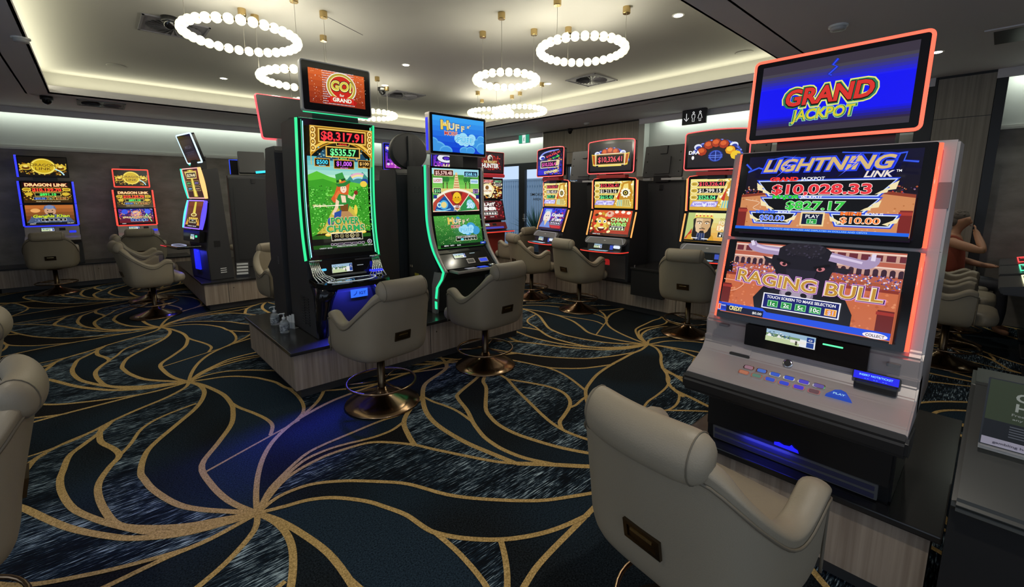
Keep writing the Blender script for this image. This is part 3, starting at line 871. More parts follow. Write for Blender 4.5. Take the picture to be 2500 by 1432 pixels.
# ------------------------------------------------------------------ pictures shown on the screens
W_, K_ = '#ffffff', '#050507'
def gold_bevel(a, t, cx, cy, h, wid, **k):
    a.text(t, cx, cy, h, '#fff1a8', wid, out='#6b3d08', ow=.05, bold=.03, **k)
def art_go():
    a = Art(100, 58, '#c4461a')
    a.grad(0, 0, 100, 58, '#8a2c14', '#d8622a', 6)
    for i in range(24):
        for j in range(15):
            x, y = 24+i*2.3, 2+j*3.9
            if abs((x-52)/34)**2+abs((y-29)/27)**2 > .55: a.ell(x, y, .75, .95, '#f4ece6' if (i+j) % 3 else '#9fc2e8', 6)
    a.dots(2, 2, 24, 56, 40, .8, ['#ff8a5a', '#ffd0a0', '#ffffff'], 4); a.dots(78, 2, 99, 56, 40, .8, ['#ff8a5a', '#ffd0a0', '#ffffff'], 5)
    a.ell(54, 31, 27, 25, '#f3f3ee', 40); a.ell(54, 31, 25.5, 23.6, '#b9a13a', 40); a.ell(54, 31, 22, 20.2, '#f2ea9c', 40); a.ell(54, 31, 20.4, 18.7, '#c9281c', 40)
    a.text('GO!', 54, 33, 16, '#f4ee9a', 38, out='#3a1c06', ow=.05, bold=.05, shear=.12); a.text('GO!', 54, 33.4, 14.6, '#d9c84a', 36, bold=.03, shear=.12)
    a.poly([(26, 8), (34, 12), (74, 12), (82, 8), (78, 3), (82, -0), (72, 3.5), (36, 3.5), (26, 0), (30, 4)], '#b51a16'); a.poly([(33, 14), (75, 14), (75, 4), (33, 4)], '#d92c20')
    a.text('for', 54, 17.5, 4.6, '#fff6dc', out='#5a1208', bold=.02); a.text('GRAND', 54, 9, 6.4, '#fff8e4', 34, out='#5a1208', bold=.04)
    return a
def art_charms():
    a = Art(100, 196, '#0a0f0a')
    a.grad(0, 6, 100, 120, '#1c4f12', '#3fa83a', 8); a.rect(0, 120, 100, 150, '#8fd4c8'); a.grad(0, 118, 100, 152, '#b9ead0', '#58b8c4', 5)
    a.poly([(58, 112), (72, 128), (80, 120), (90, 131), (100, 122), (100, 100), (50, 100)], '#3f8f86')
    a.poly([(0, 124), (14, 130), (34, 122), (60, 116), (100, 110), (100, 92), (0, 92)], '#5bc236'); a.poly([(0, 116), (22, 119), (46, 112), (46, 96), (0, 92)], '#3da028')
    a.poly([(0, 110), (12, 106), (26, 96), (38, 76), (30, 40), (0, 30)], '#3a9a28'); a.poly([(100, 112), (86, 106), (70, 96), (62, 76), (66, 40), (100, 34)], '#3a9a28')
    a.dots(0, 34, 36, 108, 240, 1.5, ['#1d5c16', '#46a532', '#7ad858', '#2a7a1e', '#8ae868'], 1); a.dots(64, 36, 100, 108, 240, 1.5, ['#1d5c16', '#46a532', '#7ad858', '#2a7a1e', '#8ae868'], 2)
    a.poly([(32, 70), (60, 78), (68, 70), (86, 34), (4, 34), (18, 46)], '#c9b848'); a.dots(6, 34, 92, 50, 90, 1.3, ['#e8d878', '#8a7c20', '#5f7a1c'], 3)
    # bent pot and rainbow
    a.wedge(78, 104, 26, 70, 125, '#e6b0c8', 23); a.wedge(78, 104, 23, 70, 125, '#f2e39a', 20); a.wedge(78, 104, 20, 70, 125, '#a9d8ee', 17)
    a.ell(88, 116, 6, 5, '#2b4b9a'); a.ell(86, 112, 6, 5, '#f0cf4a')
    # a woman in a green hat and waistcoat
    a.poly([(36, 96), (42, 112), (52, 118), (62, 112), (60, 102), (58, 90), (52, 84), (34, 82), (30, 88)], '#d8602c'); a.poly([(36, 92), (44, 104), (48, 92), (40, 82)], '#e87a3c')
    a.poly([(38, 88), (44, 96), (58, 94), (62, 82), (56, 66), (44, 66)], '#2f8a3a'); a.poly([(46, 94), (54, 93), (55, 80), (48, 80)], '#f4d9b8'); a.poly([(44, 78), (58, 80), (57, 68), (45, 68)], '#7a4a20')
    a.poly([(38, 88), (36, 76), (30, 64), (33, 62), (41, 74), (43, 84)], '#f2d2b0'); a.poly([(58, 90), (68, 86), (72, 96), (70, 98), (66, 91), (58, 95)], '#f2d2b0'); a.ell(72, 98, 3.4, 3.6, '#8a2b20')
    a.ell(51, 104, 5.2, 6.6, '#f7dcc0'); a.ell(49.6, 105.5, .8, .6, '#2a1a10'); a.ell(53.2, 105.8, .8, .6, '#2a1a10'); a.line([(50, 101), (52.5, 101)], .7, '#b03028')
    a.poly([(44, 106), (46, 113), (54, 114), (57, 108), (58, 100), (60, 104), (58, 114), (50, 117), (43, 112)], '#e0702e')
    a.poly([(38, 112), (50, 113), (62, 118), (64, 115), (54, 108), (42, 107)], '#2c7f38'); a.poly([(40, 113), (38, 126), (50, 130), (55, 118)], '#3a9a44'); a.poly([(40, 113), (39.6, 117), (54.6, 121), (55, 118)], '#1c4d22'); a.ell(46, 116.5, 2, 2, '#e8c84a')
    a.poly([(44, 68), (58, 68), (66, 60), (60, 54), (42, 56), (34, 52), (28, 46), (24, 50), (34, 62)], '#b98a58'); a.poly([(34, 66), (46, 70), (44, 58), (32, 54)], '#2a4fa0'); a.ell(27, 52, 5, 7, '#2b4fa8')
    a.line([(2, 77), (22, 77)], 2.0, '#fff0c0'); a.line([(22, 77), (50, 78)], 1.4, '#fff6d8'); a.dots(0, 74, 24, 80, 24, 1, ['#fff7dc', '#f7d890'], 8)
    a.ell(70, 70, 3, 8, '#f0d24a')
    # arch of knots and the jackpot boxes
    a.poly([(0, 152), (0, 196), (100, 196), (100, 152), (90, 168), (70, 178), (50, 181), (30, 178), (10, 168)], '#8a5a10')
    a.wedge(50, 108, 73, 38, 142, '#f0c24a', 69, 24); a.wedge(50, 108, 68, 40, 140, '#c48a20', 66, 24); a.poly([(8, 150), (20, 163), (80, 163), (92, 150), (80, 147), (20, 147)], '#1d4a64')
    a.dots(10, 148, 90, 166, 60, 2, ['#2f6f86', '#7fb4c0', '#123c50', '#c8b88a'], 6)
    for x in (4, 96):
        for y in (164, 173, 182, 190): a.ell(x, y, 4.4, 5, '#ffe08a'); a.ell(x, y, 2.8, 3.2, '#7a4a08'); a.ell(x, y, 1.6, 1.8, '#f7c95a')
    a.rect(0, 140, 1, 196, '#e8b84a'); a.rect(99, 140, 100, 196, '#e8b84a'); a.rect(0, 194.6, 100, 196, '#e8b84a')
    a.plate(12, 173, 89, 193, '#f5cf62', 1.6, '#8a5208'); a.rect(14.5, 175.5, 86.5, 190.5, K_); a.text('$8,317.91', 50.5, 183, 12, '#ff3b44', 68, bold=.03)
    a.plate(40, 169.5, 61, 174.5, '#f5cf62', .8, K_); a.text('GRAND', 50.5, 172, 2.9, '#ff3b30', 14)
    a.plate(23, 152, 79, 168, '#f5cf62', 1.5, '#7a4808'); a.rect(25.4, 154.4, 76.6, 165.6, '#04140a'); a.text('$535.57', 51, 160, 9.6, '#7dffa0', 42, bold=.03)
    a.plate(43, 149, 60, 153, '#e8b84a', .7, K_); a.text('MAJOR', 51.5, 151, 2.3, '#8dff8d', 11)
    for x0, x1, t, c, h in ((5, 29, '$500', '#4fe0ff', 5.8), (35, 69, '$1,000', '#d86bff', 6.6), (75, 97, '$100', '#ffc86b', 4.8)):
        y0 = 139 if t == '$1,000' else 141.5
        a.plate(x0, y0-4, x1, 151-(2 if t == '$1,000' else 1), '#e0a840', 1, '#4a2c06'); a.rect(x0+1.5, y0-.5, x1-1.5, 148, K_); a.text(t, (x0+x1)/2, (y0+148)/2-.2, h, c, (x1-x0)*.74, bold=.025)
        a.text({'$500': 'MAXIMISE', '$1,000': 'MULTI MINI', '$100': 'MINI'}[t], (x0+x1)/2, y0-2.2, 1.7, c)
    # title
    for t, y, w in (('POWER', 53, 46), ('CHARMS', 40.5, 62)):
        a.text(t, 50, y, 11, '#fff6c8', w+4, out='#b8861c', ow=.03, bold=.06); a.text(t, 50, y, 10.6, '#0f5228', w+2.4, bold=.038); a.text(t, 50, y+.2, 10.3, '#2fae5a', w+1.6, bold=.016)
    for i in range(9): a.ell(20+i*7.4, 31+(i % 3), 5.2, 2.6, '#f5c93a'); a.ell(20+i*7.4, 31.8+(i % 3), 4.4, 1.9, '#ffe68a')
    a.plate(24, 20, 77, 33, '#e9e4c8', .8, '#14100a')
    for i, t in enumerate(('1c', '2c', '5c', '10c', '$1')):
        x = 33+i*8.7; a.ell(x, 27.8, 3.7 if i == 3 else 3.2, 3.7 if i == 3 else 3.2, '#f0e6b0'); a.ell(x, 27.8, 2.8, 2.8, '#3a3010'); a.text(t, x, 27.8, 2.0, '#fff4c0')
    a.text('CHOOSE YOUR DENOMINATION', 50.5, 22.3, 1.8, W_, 44)
    for i, w in enumerate((4, 4, 10, 12, 9, 5, 5)):
        x = 22+sum((4, 4, 10, 12, 9, 5, 5)[:i])+i*1.3; a.plate(x, 12.4, x+w, 15.8, '#d7c6d8', .5, '#2c2030')
    a.text('GAMBLING INFORMATION', 48, 10.4, 1.5, '#e8e0ea', 34); a.ell(88, 15.5, 4, 4, '#e4d7e8'); a.ell(88, 15.5, 3.1, 3.1, '#2a1c2e'); a.text('D', 88, 15.5, 2.8, '#f4e8f4')
    a.text('CREDIT $0.00', 13, 9, 1.6, '#e8e0ea', 20); a.text('PLAY $0.00', 84, 9.6, 1.4, '#e8e0ea', 18)
    return a
def puff_title(a, x, y, s):
    """HUFF n' MORE PUFF lettering in straw, brick and cloud"""
    for i, (c, dx) in enumerate((('H', -19), ('U', -9), ('F', 0), ('F', 8.5))):
        h = (13, 9.5, 9.5, 8)[i]
        a.text(c, x+dx*s, y+(8-i*1.1)*s, h*s, '#e8c85a' if i == 0 else '#e4d9b0', out='#27324a', ow=.03, bold=.05)
        a.text(c, x+dx*s, y+(10.5-i*1.1)*s, h*.3*s, '#fff2b8' if i == 0 else '#b88a3a', bold=.03)
    a.text("n'", x+18*s, y+9*s, 5*s, '#e8e2c8', out='#27324a', ow=.05, bold=.04, shear=.3)
    a.text('MORE', x-10*s, y-4*s, 6*s, '#f4e6e0', 20*s, out='#8a1c1c', ow=.03, bold=.05); a.text('MORE', x-10*s, y-4*s, 5.6*s, '#c0302c', 19.4*s, bold=.01)
    for dx, dy, r in ((2, -11, 7), (9, -8, 7), (16, -12, 6), (23, -8, 6), (6, -16, 5), (13, -17, 5), (22, -15, 5)): a.ell(x+dx*s, y+dy*s, r*s, r*s, '#9adcf8')
    a.text('PUFF', x+12*s, y-12*s, 9*s, '#c6f0ff', 25*s, out='#2f86c0', ow=.03, bold=.07)
    a.text('PUFF', x+12*s, y-12*s, 8*s, '#5cc0ee', 24.4*s, bold=.02)
def art_puff_top():
    a = Art(100, 66, '#1f6fe0'); a.grad(0, 0, 100, 66, '#0d3fd0', '#37a0f0', 7)
    for x, y, r in ((8, 6, 16), (24, 2, 12), (0, 18, 9), (86, 20, 12), (98, 12, 14), (94, 30, 8), (60, 4, 10), (72, 6, 9)): a.ell(x, y, r, r*.8, '#5fb2ec'); a.ell(x, y-1.4, r*.9, r*.7, '#3f96e0')
    puff_title(a, 46, 40, 1.25)
    a.line([(44, 14), (40, 20), (44, 26)], .6, '#123a90')
    return a
def art_puff_mid():
    a = Art(100, 74, '#4aa838'); a.grad(0, 34, 100, 60, '#8fd060', '#5ab848', 4); a.rect(0, 60, 100, 74, '#9fdcea'); a.rect(0, 56, 100, 64, '#4f9a3c')
    a.poly([(42, 36), (58, 36), (52, 68), (48, 68)], '#e8cf9a')
    for k in range(7): a.line([(43+k*.8, 38+k*4.2), (57-k*.8, 38+k*4.2)], 1.2, '#c0603a')
    for x in (22, 30, 70, 79): a.line([(x, 38), (x, 50)], 1.6, '#3a2a1c'); a.line([(x-4, 54), (x, 48), (x+4, 55)], 1.2, '#3a2a1c'); a.ell(x, 56, 5, 4.4, '#2f7a34')
    for x in (30, 70): a.poly([(x-2, 36), (x+2, 36), (x, 46)], '#8a3a1c')
    a.rect(0, 34, 100, 40, '#e2d27a')
    a.ell(50, -14, 66, 54, '#f4f0d8', 60); a.ell(50, -14, 61, 50, '#b8483a', 60)
    for a0, a1, c in ((18, 58, '#2f8a4a'), (58, 75, '#b8302c'), (75, 105, '#7a2a20'), (105, 122, '#b8302c'), (122, 162, '#1f4f9a')): a.wedge(50, -14, 49, a0, a1, c, 0, 8)
    for d in (18, 63, 117, 162): a.line([(50, -14), (50+60*math.cos(math.radians(d)), -14+50*math.sin(math.radians(d)))], 1.6, '#f4f0d8')
    a.ell(50, 24, 9, 10, '#f0c42c'); a.ell(50, 21, 10, 4, '#e0a818'); a.ell(47, 25, 1, 1, K_); a.ell(53, 25, 1, 1, K_); a.text('MEGA', 50, 9, 4.4, W_, 15, out='#3a1010'); a.text('JACKPOT', 50, 3.4, 3, '#ffe08a', 15)
    a.ell(22, 12, 9, 8, '#4fb0e0'); a.ell(22, 12, 6, 5.4, '#e8d68a'); a.text('C', 12, 12, 8, '#bfe8f4', bold=.05); a.line([(6, 4), (20, 2), (36, 5)], 2, '#7fd0ea', 4)
    a.ell(78, 14, 7, 7, '#9fdcf0'); a.ell(84, 10, 6, 6, '#9fdcf0'); a.text('20', 78, 10, 8, '#d8f6ff', 14, out='#2f86b0', bold=.05)
    a.plate(3, 61, 43, 72, '#f4d8a8', .8, '#3a0808'); a.text('$5,578.48', 23, 66.5, 6, '#ffd0c8', 34, bold=.02); a.plate(66, 61, 97, 71, '#b8e8ff', .8, '#081c3a'); a.text('$568.16', 81.5, 66, 5.4, '#8fe0ff', 25, bold=.02)
    a.plate(1, 49, 20, 58, '#f2e2d2', .7, '#e8eef0'); a.text('LUCKY', 10.5, 53.5, 4.4, '#d03a2c', 16, bold=.03); a.plate(80, 49, 98, 57, '#ddeef8', .7, '#c8e4f4'); a.text('WINNER', 89, 53, 3.6, '#2a7ac0', 15, bold=.02)
    a.plate(1, 31, 17, 41, '#e8e0c0', .7, '#06140a'); a.text('$50', 9, 36, 5.4, '#9dffb0', 12); a.plate(85, 31, 98, 40, '#d8c8e8', .7, '#120820'); a.text('$10', 91.5, 35.5, 5, '#d8b0ff', 10)
    a.rect(1, 23, 8, 29, '#2a3a8a'); a.rect(92, 22, 99, 29, '#2a2a7a')
    return a
def art_puff_low():
    a = Art(100, 66, '#2f7a2c'); a.grad(0, 6, 100, 66, '#1d5a22', '#4fa040', 6); a.dots(0, 8, 100, 66, 420, .9, ['#3f9038', '#5fb850', '#2a6a28', '#8fd070', '#d8e8a0'], 11)
    for x, y, r in ((70, 38, 11), (80, 32, 9), (62, 30, 8), (44, 58, 4), (40, 54, 3)): a.ell(x, y, r, r, '#3f9ad0')
    puff_title(a, 47, 46, 1.0)
    a.plate(34, 12, 80, 22, '#d8d8c0', .8, '#0a1408'); a.text('SELECT A DENOMINATION', 57, 18.9, 2.6, W_, 40); a.ell(47, 14.8, 3.4, 2.4, '#5fd8e8')
    for i in range(4): a.text(('2c', '5c', '10c', '$1')[i], 54+i*6.6, 14.8, 2.4, '#e4f0e0')
    a.rect(0, 0, 100, 6, '#0a120c'); a.text('MENU', 12, 4.2, 2.4, W_); a.text('INFO', 24, 4.2, 2.4, W_); a.text('$0.00', 38, 3.6, 2.4, W_); a.plate(86, 2.4, 98, 7, '#2a5ad0', .4, '#1a3ab0'); a.text('PLAY', 92, 4.6, 2, W_)
    return a
def bolt(a, pts, c='#3f6bff', w=.6):
    a.line(pts, w*2.6, '#1a2aa0'); a.line(pts, w, c)
def art_jackpot():
    a = Art(100, 57, '#23222c'); a.rect(0, 0, 100, 57, '#3a3340'); a.grad(0, 36, 100, 50, '#1c1cf0', '#45414c', 6); a.grad(0, 4, 100, 14, '#2c2040', '#1414d8', 5); a.rect(0, 13.5, 100, 37, '#1212f2'); a.rect(0, 0, 100, 4.5, '#3a3440')
    bolt(a, [(53, 54), (50, 50), (53, 48), (48, 43), (50, 42)], '#2f4cff', 1.0)
    a.poly([(20, 18), (16, 24), (20, 33), (60, 37), (75, 37), (80, 31), (76, 22), (60, 18)], '#1212f2')
    a.text('GRAND', 49, 28, 14, '#2a7a5a', 62, out='#e8e878', ow=.05, bold=.07, shear=.1); a.text('GRAND', 49, 28, 13, '#1a1004', 59, bold=.06, shear=.1); a.text('GRAND', 49, 28.3, 12.4, '#d8332c', 58, bold=.035, shear=.1)
    a.text('JACKPOT', 47, 13.5, 8.4, '#2a7a5a', 44, out='#9fd8a0', ow=.04, bold=.035, shear=.1); a.text('JACKPOT', 47, 13.7, 7.8, '#d8cc2c', 42, bold=.02, shear=.1)
    return a
def bevelbox(a, x0, x1, y0, y1, s):
    a.poly([(x0, y1+1), (x1, y1+1), (x1-s, y0-1), (x0+s, y0-1)], '#2a48d8'); a.poly([(x0+1.2, y1+.3), (x1-1.2, y1+.3), (x1-s-.6, y0-.3), (x0+s+.6, y0-.3)], '#cfe0ff'); a.poly([(x0+2.2, y1-.4), (x1-2.2, y1-.4), (x1-s-1.4, y0+.4), (x0+s+1.4, y0+.4)], '#07070c')
    for x, d in ((x0+1.5, 1), (x1-1.5, -1)):
        a.poly([(x-1*d, y1-1), (x+4*d, y1-4), (x+3*d, (y0+y1)/2), (x+7*d, (y0+y1)/2-2), (x+s*d+1*d, y0+1), (x+4*d, (y0+y1)/2-3), (x+3.6*d, (y0+y1)/2-1.6), (x+0*d, (y0+y1)/2-1)], '#f2e2b0')
def art_link():
    a = Art(100, 57, '#1a1020'); a.grad(0, 30, 100, 57, '#120a18', '#0c0a2a', 5)
    a.dots(0, 26, 100, 34, 260, .7, ['#b0522c', '#6a4a8a', '#e0b890', '#3a2a50', '#c8442c'], 21)
    a.poly([(0, 28), (20, 30), (80, 31), (100, 28), (100, 2), (0, 2)], '#8a3a26'); a.poly([(0, 26), (20, 28), (80, 29), (100, 26), (100, 2), (0, 2)], '#d08a58'); a.dots(0, 4, 100, 26, 120, 1.0, ['#e0a070', '#b8703f', '#dba880'], 22)
    a.line([(4, 24), (14, 22), (10, 18), (16, 16)], .4, '#f0d0b0', 4)
    a.rect(0, 3, 6, 18, '#7a2420'); a.rect(0, 15, 6.6, 17, '#a8382c'); a.rect(94, 3, 100, 18, '#7a2420'); a.rect(93.4, 15, 100, 17, '#a8382c')
    bolt(a, [(1, 50), (5, 46), (3, 44), (10, 47), (16, 45)]); bolt(a, [(86, 52), (93, 53), (92, 48), (99, 47)]); bolt(a, [(16, 52), (26, 54), (36, 53)], w=.4); bolt(a, [(60, 55), (70, 54), (86, 53)], w=.4)
    a.text('LIGHTNING', 51, 48, 8.6, '#1f2fd8', 77, out='#2a4cff', ow=.04, bold=.05, shear=.28); a.text('LIGHTNING', 51, 48, 8.2, '#d8b878', 75, bold=.03, shear=.28)
    for x in (27.5, 65.5): a.poly([(x+6, 55), (x-2, 47), (x+2, 47), (x-6, 39), (x+5, 48.5), (x+1, 48.5)], '#2a4cff'); a.poly([(x+5, 54), (x-.6, 47.8), (x+2.6, 47.8), (x-4, 41), (x+3.6, 48.2), (x+.6, 48.2)], '#f0c898')
    a.text('LINK', 81, 40.4, 3.8, '#f0e2cc', 15, out='#2030a0', bold=.03, shear=.28); a.text('TM', 90.5, 42, 1.4, W_)
    bevelbox(a, 10, 92, 26.6, 37, 9); a.text('$10,028.33', 50, 31.2, 6.4, '#ffe4e0', 58, bold=.055); a.text('$10,028.33', 50, 31.2, 6.2, '#e8323c', 57.4, bold=.03)
    a.text('GRAND', 28, 38.3, 2.5, '#ff3a34', 18, out='#5a0808', bold=.05); a.text('JACKPOT', 45.6, 38.3, 2.0, W_, 14, bold=.02)
    bevelbox(a, 14, 85, 16.2, 25, 8); a.text('$827.17', 49, 20.2, 5.4, '#e4ffe4', 35, bold=.055); a.text('$827.17', 49, 20.2, 5.2, '#35c83f', 34.6, bold=.03)
    a.text('MAJOR', 31, 25.9, 2.2, '#35d848', 17, out='#063a0a', bold=.05); a.text('JACKPOT', 46.5, 25.9, 1.8, W_, 13, bold=.02)
    bevelbox(a, 8, 40, 7.6, 14.6, 4); a.text('$50.00', 24, 11, 3.8, '#e8f0ff', 16.5, out='#e8f0ff', ow=.02, bold=.03); a.text('$50.00', 24, 11, 3.4, '#3f66ff', 16, bold=.02); a.text('MINOR', 19.5, 15.2, 2.0, '#4f7aff', 13, out='#0a1440', bold=.05); a.text('BONUS', 31.5, 15.2, 1.6, W_, 8)
    bevelbox(a, 58, 95, 7.6, 14.6, 4); a.text('$10.00', 75, 11, 3.8, '#fff0e0', 21, out='#fff0e0', ow=.02, bold=.03); a.text('$10.00', 75, 11, 3.4, '#ff8a3c', 20.4, bold=.02); a.text('MINI', 70, 15.2, 2.0, '#ff7a2c', 11, out='#401404', bold=.05); a.text('BONUS', 82, 15.2, 1.6, W_, 9)
    a.plate(42, 6.4, 56, 15.6, '#f0d8a0', 1, '#10183a'); a.text('PLAY', 49, 12.8, 2.2, W_, 8); a.plate(46, 7.8, 52, 11, '#8fe0a0', .4, '#1f9a3a'); a.text('1c', 49, 9.4, 2, W_)
    a.rect(0, 2.4, 100, 4.4, '#1f66e8'); a.text('ALL JACKPOTS AND BONUSES ARE DISPLAYED IN DOLLARS AND CENTS', 50, 3.4, .9, '#9fd0ff', 60); a.rect(0, 0, 100, 2.4, '#0a0a10')
    return a
def art_bull():
    a = Art(100, 59, '#a8563a')
    a.rect(0, 38, 100, 59, '#b8604a')
    for y0, c in ((52, '#7a3430'), (43, '#8a4a50')):
        a.rect(0, y0, 100, y0+6, '#c89a8a'); a.rect(0, y0+5, 100, y0+6, '#f0d0c0')
    for i in range(16): a.rect(1+i*6.4, 52.6, 5.6+i*6.4, 56.6, '#6a2a34')
    for i in range(24): a.rect(1+i*4.2, 42, 3.8+i*4.2, 45.6, '#3a2230'); a.ell(2.4+i*4.2, 45.6, 1.4, 1.6, '#3a2230')
    a.dots(0, 33, 100, 42, 420, .75, ['#d8b8d0', '#7a5aa0', '#e0c0a0', '#4a3a70', '#c85a4a', '#3f5ac0', '#f0e8f0'], 31)
    a.rect(0, 31, 100, 33.4, '#8a3428'); a.rect(0, 0, 100, 31.4, '#c86a44'); a.dots(0, 6, 100, 31, 160, 1.2, ['#d87c54', '#b85c38', '#e08c62'], 32)
    a.line([(0, 27), (14, 26), (10, 20), (4, 18)], .5, '#f0b090', 5)
    a.rect(0, 9, 6, 24, '#6a1f1c'); a.rect(0, 21, 6.6, 23, '#a03028'); a.rect(92, 4, 100, 20, '#6a1f1c'); a.rect(91.4, 17, 100, 19, '#a03028')
    # the bull
    a.poly([(24, 8), (22, 16), (28, 26), (34, 31), (64, 31), (74, 26), (80, 14), (80, 4), (24, 4)], '#15131a'); a.poly([(30, 10), (32, 22), (38, 30), (60, 30), (52, 6), (30, 6)], '#1e1b25')
    a.poly([(30, 46), (24, 48), (27, 43), (33, 42)], '#241f2a'); a.poly([(68, 44), (76, 44), (74, 40), (66, 41)], '#241f2a')
    a.ell(49, 46, 19, 14, '#1b1822', 40); a.poly([(31, 44), (67, 44), (64, 30), (58, 18), (42, 18), (36, 30)], '#1b1822'); a.ell(49, 55, 12, 5, '#242029'); a.dots(38, 49, 60, 58, 50, 1.0, ['#302c38', '#1f1c26', '#3a3546'], 33)
    a.line([(34, 52), (24, 52.5), (18, 54), (15.5, 57)], 6.0, '#a894b8', 6); a.line([(17, 55), (15.5, 58.5)], 2.2, '#e0d4ea'); a.line([(34, 52.6), (25, 53.4), (19, 55)], 1.6, '#d8c8e4', 5)
    a.line([(64, 51), (74, 49), (82, 47.6), (86, 49.6), (86.6, 53)], 6.0, '#a894b8', 6); a.line([(86, 50.5), (86.2, 55)], 2.2, '#e0d4ea'); a.line([(64, 51.8), (74, 50), (81, 48.6)], 1.6, '#d8c8e4', 5)
    a.poly([(40, 40), (58, 40), (55, 24), (43, 24)], '#262230'); a.ell(38, 43, 2.4, 1.5, '#c87a80', 16, -18); a.ell(38.4, 43, 1.1, 1.1, '#2a1014'); a.ell(60, 41.6, 2.4, 1.5, '#c87a80', 16, 18); a.ell(59.6, 41.6, 1.1, 1.1, '#2a1014'); a.line([(33.5, 46.4), (42, 43.6)], 1.6, '#0c0a10'); a.line([(64.5, 45), (56, 42.2)], 1.6, '#0c0a10')
    a.ell(48.5, 22, 10, 7, '#8a7a90', 30); a.ell(48.5, 23.2, 9, 5.4, '#a898ac', 30); a.ell(44, 22, 2, 1.6, '#1a1420', 16, 25); a.ell(53, 22, 2, 1.6, '#1a1420', 16, -25); a.line([(41, 18), (48.5, 16), (56, 18)], .8, '#5a4a60', 4)
    a.text('RAGING BULL', 52, 30.5, 9.0, '#4a1a5a', 86, out='#d89ae0', ow=.035, bold=.06, arc=-1.2, rot=-2); a.text('RAGING BULL', 52, 30.5, 8.6, '#f4e6c0', 84.6, bold=.045, arc=-1.2, rot=-2); a.text('RAGING BULL', 52.1, 30.3, 8.2, '#c08c30', 84, bold=.012, arc=-1.2, rot=-2)
    a.plate(29, 9.4, 74, 20.6, '#f4f4ff', .7, '#101a6a'); a.text('TOUCH SCREEN TO MAKE SELECTION', 51.5, 18, 1.9, W_, 40, bold=.02)
    for i, t in enumerate(('1c', '2c', '5c', '10c', '$1')):
        x = 32.5+i*8.4; a.plate(x, 11, x+6.4, 15.6, '#7fd88f' if i < 4 else '#ffd890', .5, '#1f8a3a' if i < 4 else '#e8902c'); a.text(t, x+3.2, 13.3, 2.7, W_ if i < 4 else '#c8c8ff', bold=.02)
    a.poly([(0, 8.6), (30, 8.6), (33, 6.4), (100, 6.4), (100, 2), (0, 2)], '#1f4fe0'); a.rect(6, 2, 31, 6.6, '#0a1030'); a.text('CREDIT', 12.5, 5.2, 3, '#fff0a0', 9, bold=.03); a.text('$0.00', 27, 4.2, 1.7, W_, 6); a.rect(0, 3.2, 6, 7.6, '#1630a8'); a.plate(0, 2.6, 2, 7, '#f0d0c0', .4, '#e0402c'); a.text('10:02', 3.9, 6.2, 1.0, W_)
    a.ell(93, 3.4, 6, 1.9, '#f4ecf4'); a.text('COLLECT', 93, 3.4, 1.7, '#3a2a3a', 9, bold=.02); a.rect(0, 0, 100, 1.4, '#0a0a10')
    return a
def art_coin(title='DRAGON LINK'):
    a = Art(100, 56, '#120d08'); a.dots(0, 4, 100, 38, 160, 3.2, ['#c89a20', '#8a5a0c', '#f0d050', '#3a2408'], 41)
    for x in (14, 86): a.ell(x, 26, 13, 9, '#d8b838'); a.ell(x, 24, 8, 5, '#6a400a'); a.ell(x, 28, 5, 3, '#f4e070')
    a.ell(50, 29, 27, 24, '#8a6a10', 40); a.ell(50, 29, 25.5, 22.6, '#f2e060', 40); a.ell(50, 29, 22, 19.4, '#cfae22', 40)
    a.text('DRAGON', 50, 33, 8, '#6a4a08', 52, out='#e8c83a', ow=.03, bold=.02); a.text('LINK', 50, 22, 8, '#6a4a08', 34, out='#e8c83a', ow=.03, bold=.02)
    a.line([(74, 22), (86, 14), (92, 4)], 3, '#bff0ff', 4)
    return a
def art_dragon_mid(jack, col2):
    a = Art(100, 58, '#1a0d08'); a.grad(0, 0, 100, 58, '#3a2408', '#120808', 4); a.dots(0, 8, 100, 42, 200, 2.4, ['#c89a20', '#8a5a0c', '#f0d050', '#5a2a08'], 42)
    a.text('DRAGON LINK', 50, 50, 8, '#f8dc9a', 88, out='#a8281c', ow=.06, bold=.05)
    a.plate(16, 30, 84, 42, '#f0c84a', 1, '#200606'); a.text(jack, 50, 36, 8, '#ff4a34', 60, out='#7a1208', bold=.05)
    for x in (9, 91): a.ell(x, 37, 9, 5, '#e8cf4a'); a.ell(x, 37, 7, 3.4, '#b8901c'); a.ell(x+(3 if x < 50 else -3), 24, 8, 5, '#d8b838')
    a.plate(24, 18, 78, 28, '#e8cf6a', .9, '#04140a'); a.text('$891.10', 51, 23, 6, '#4fff6a', 34, bold=.04)
    a.plate(20, 7, 48, 16, '#d8c06a', .8, '#0c1a60'); a.text('$50.00', 34, 11.5, 4.6, '#7aa8ff', 20); a.plate(50, 7, 60, 16, '#d8c06a', .8, '#103a18'); a.text('1c', 55, 11.5, 4, W_); a.plate(62, 7, 92, 16, '#d8c06a', .8, '#3a1606'); a.text('$10.00', 77, 11.5, 4.6, '#ffb060', 22)
    a.text('PRIZES SHOWN IN DOLLARS', 50, 3, 2, '#f0e0b0', 50)
    return a
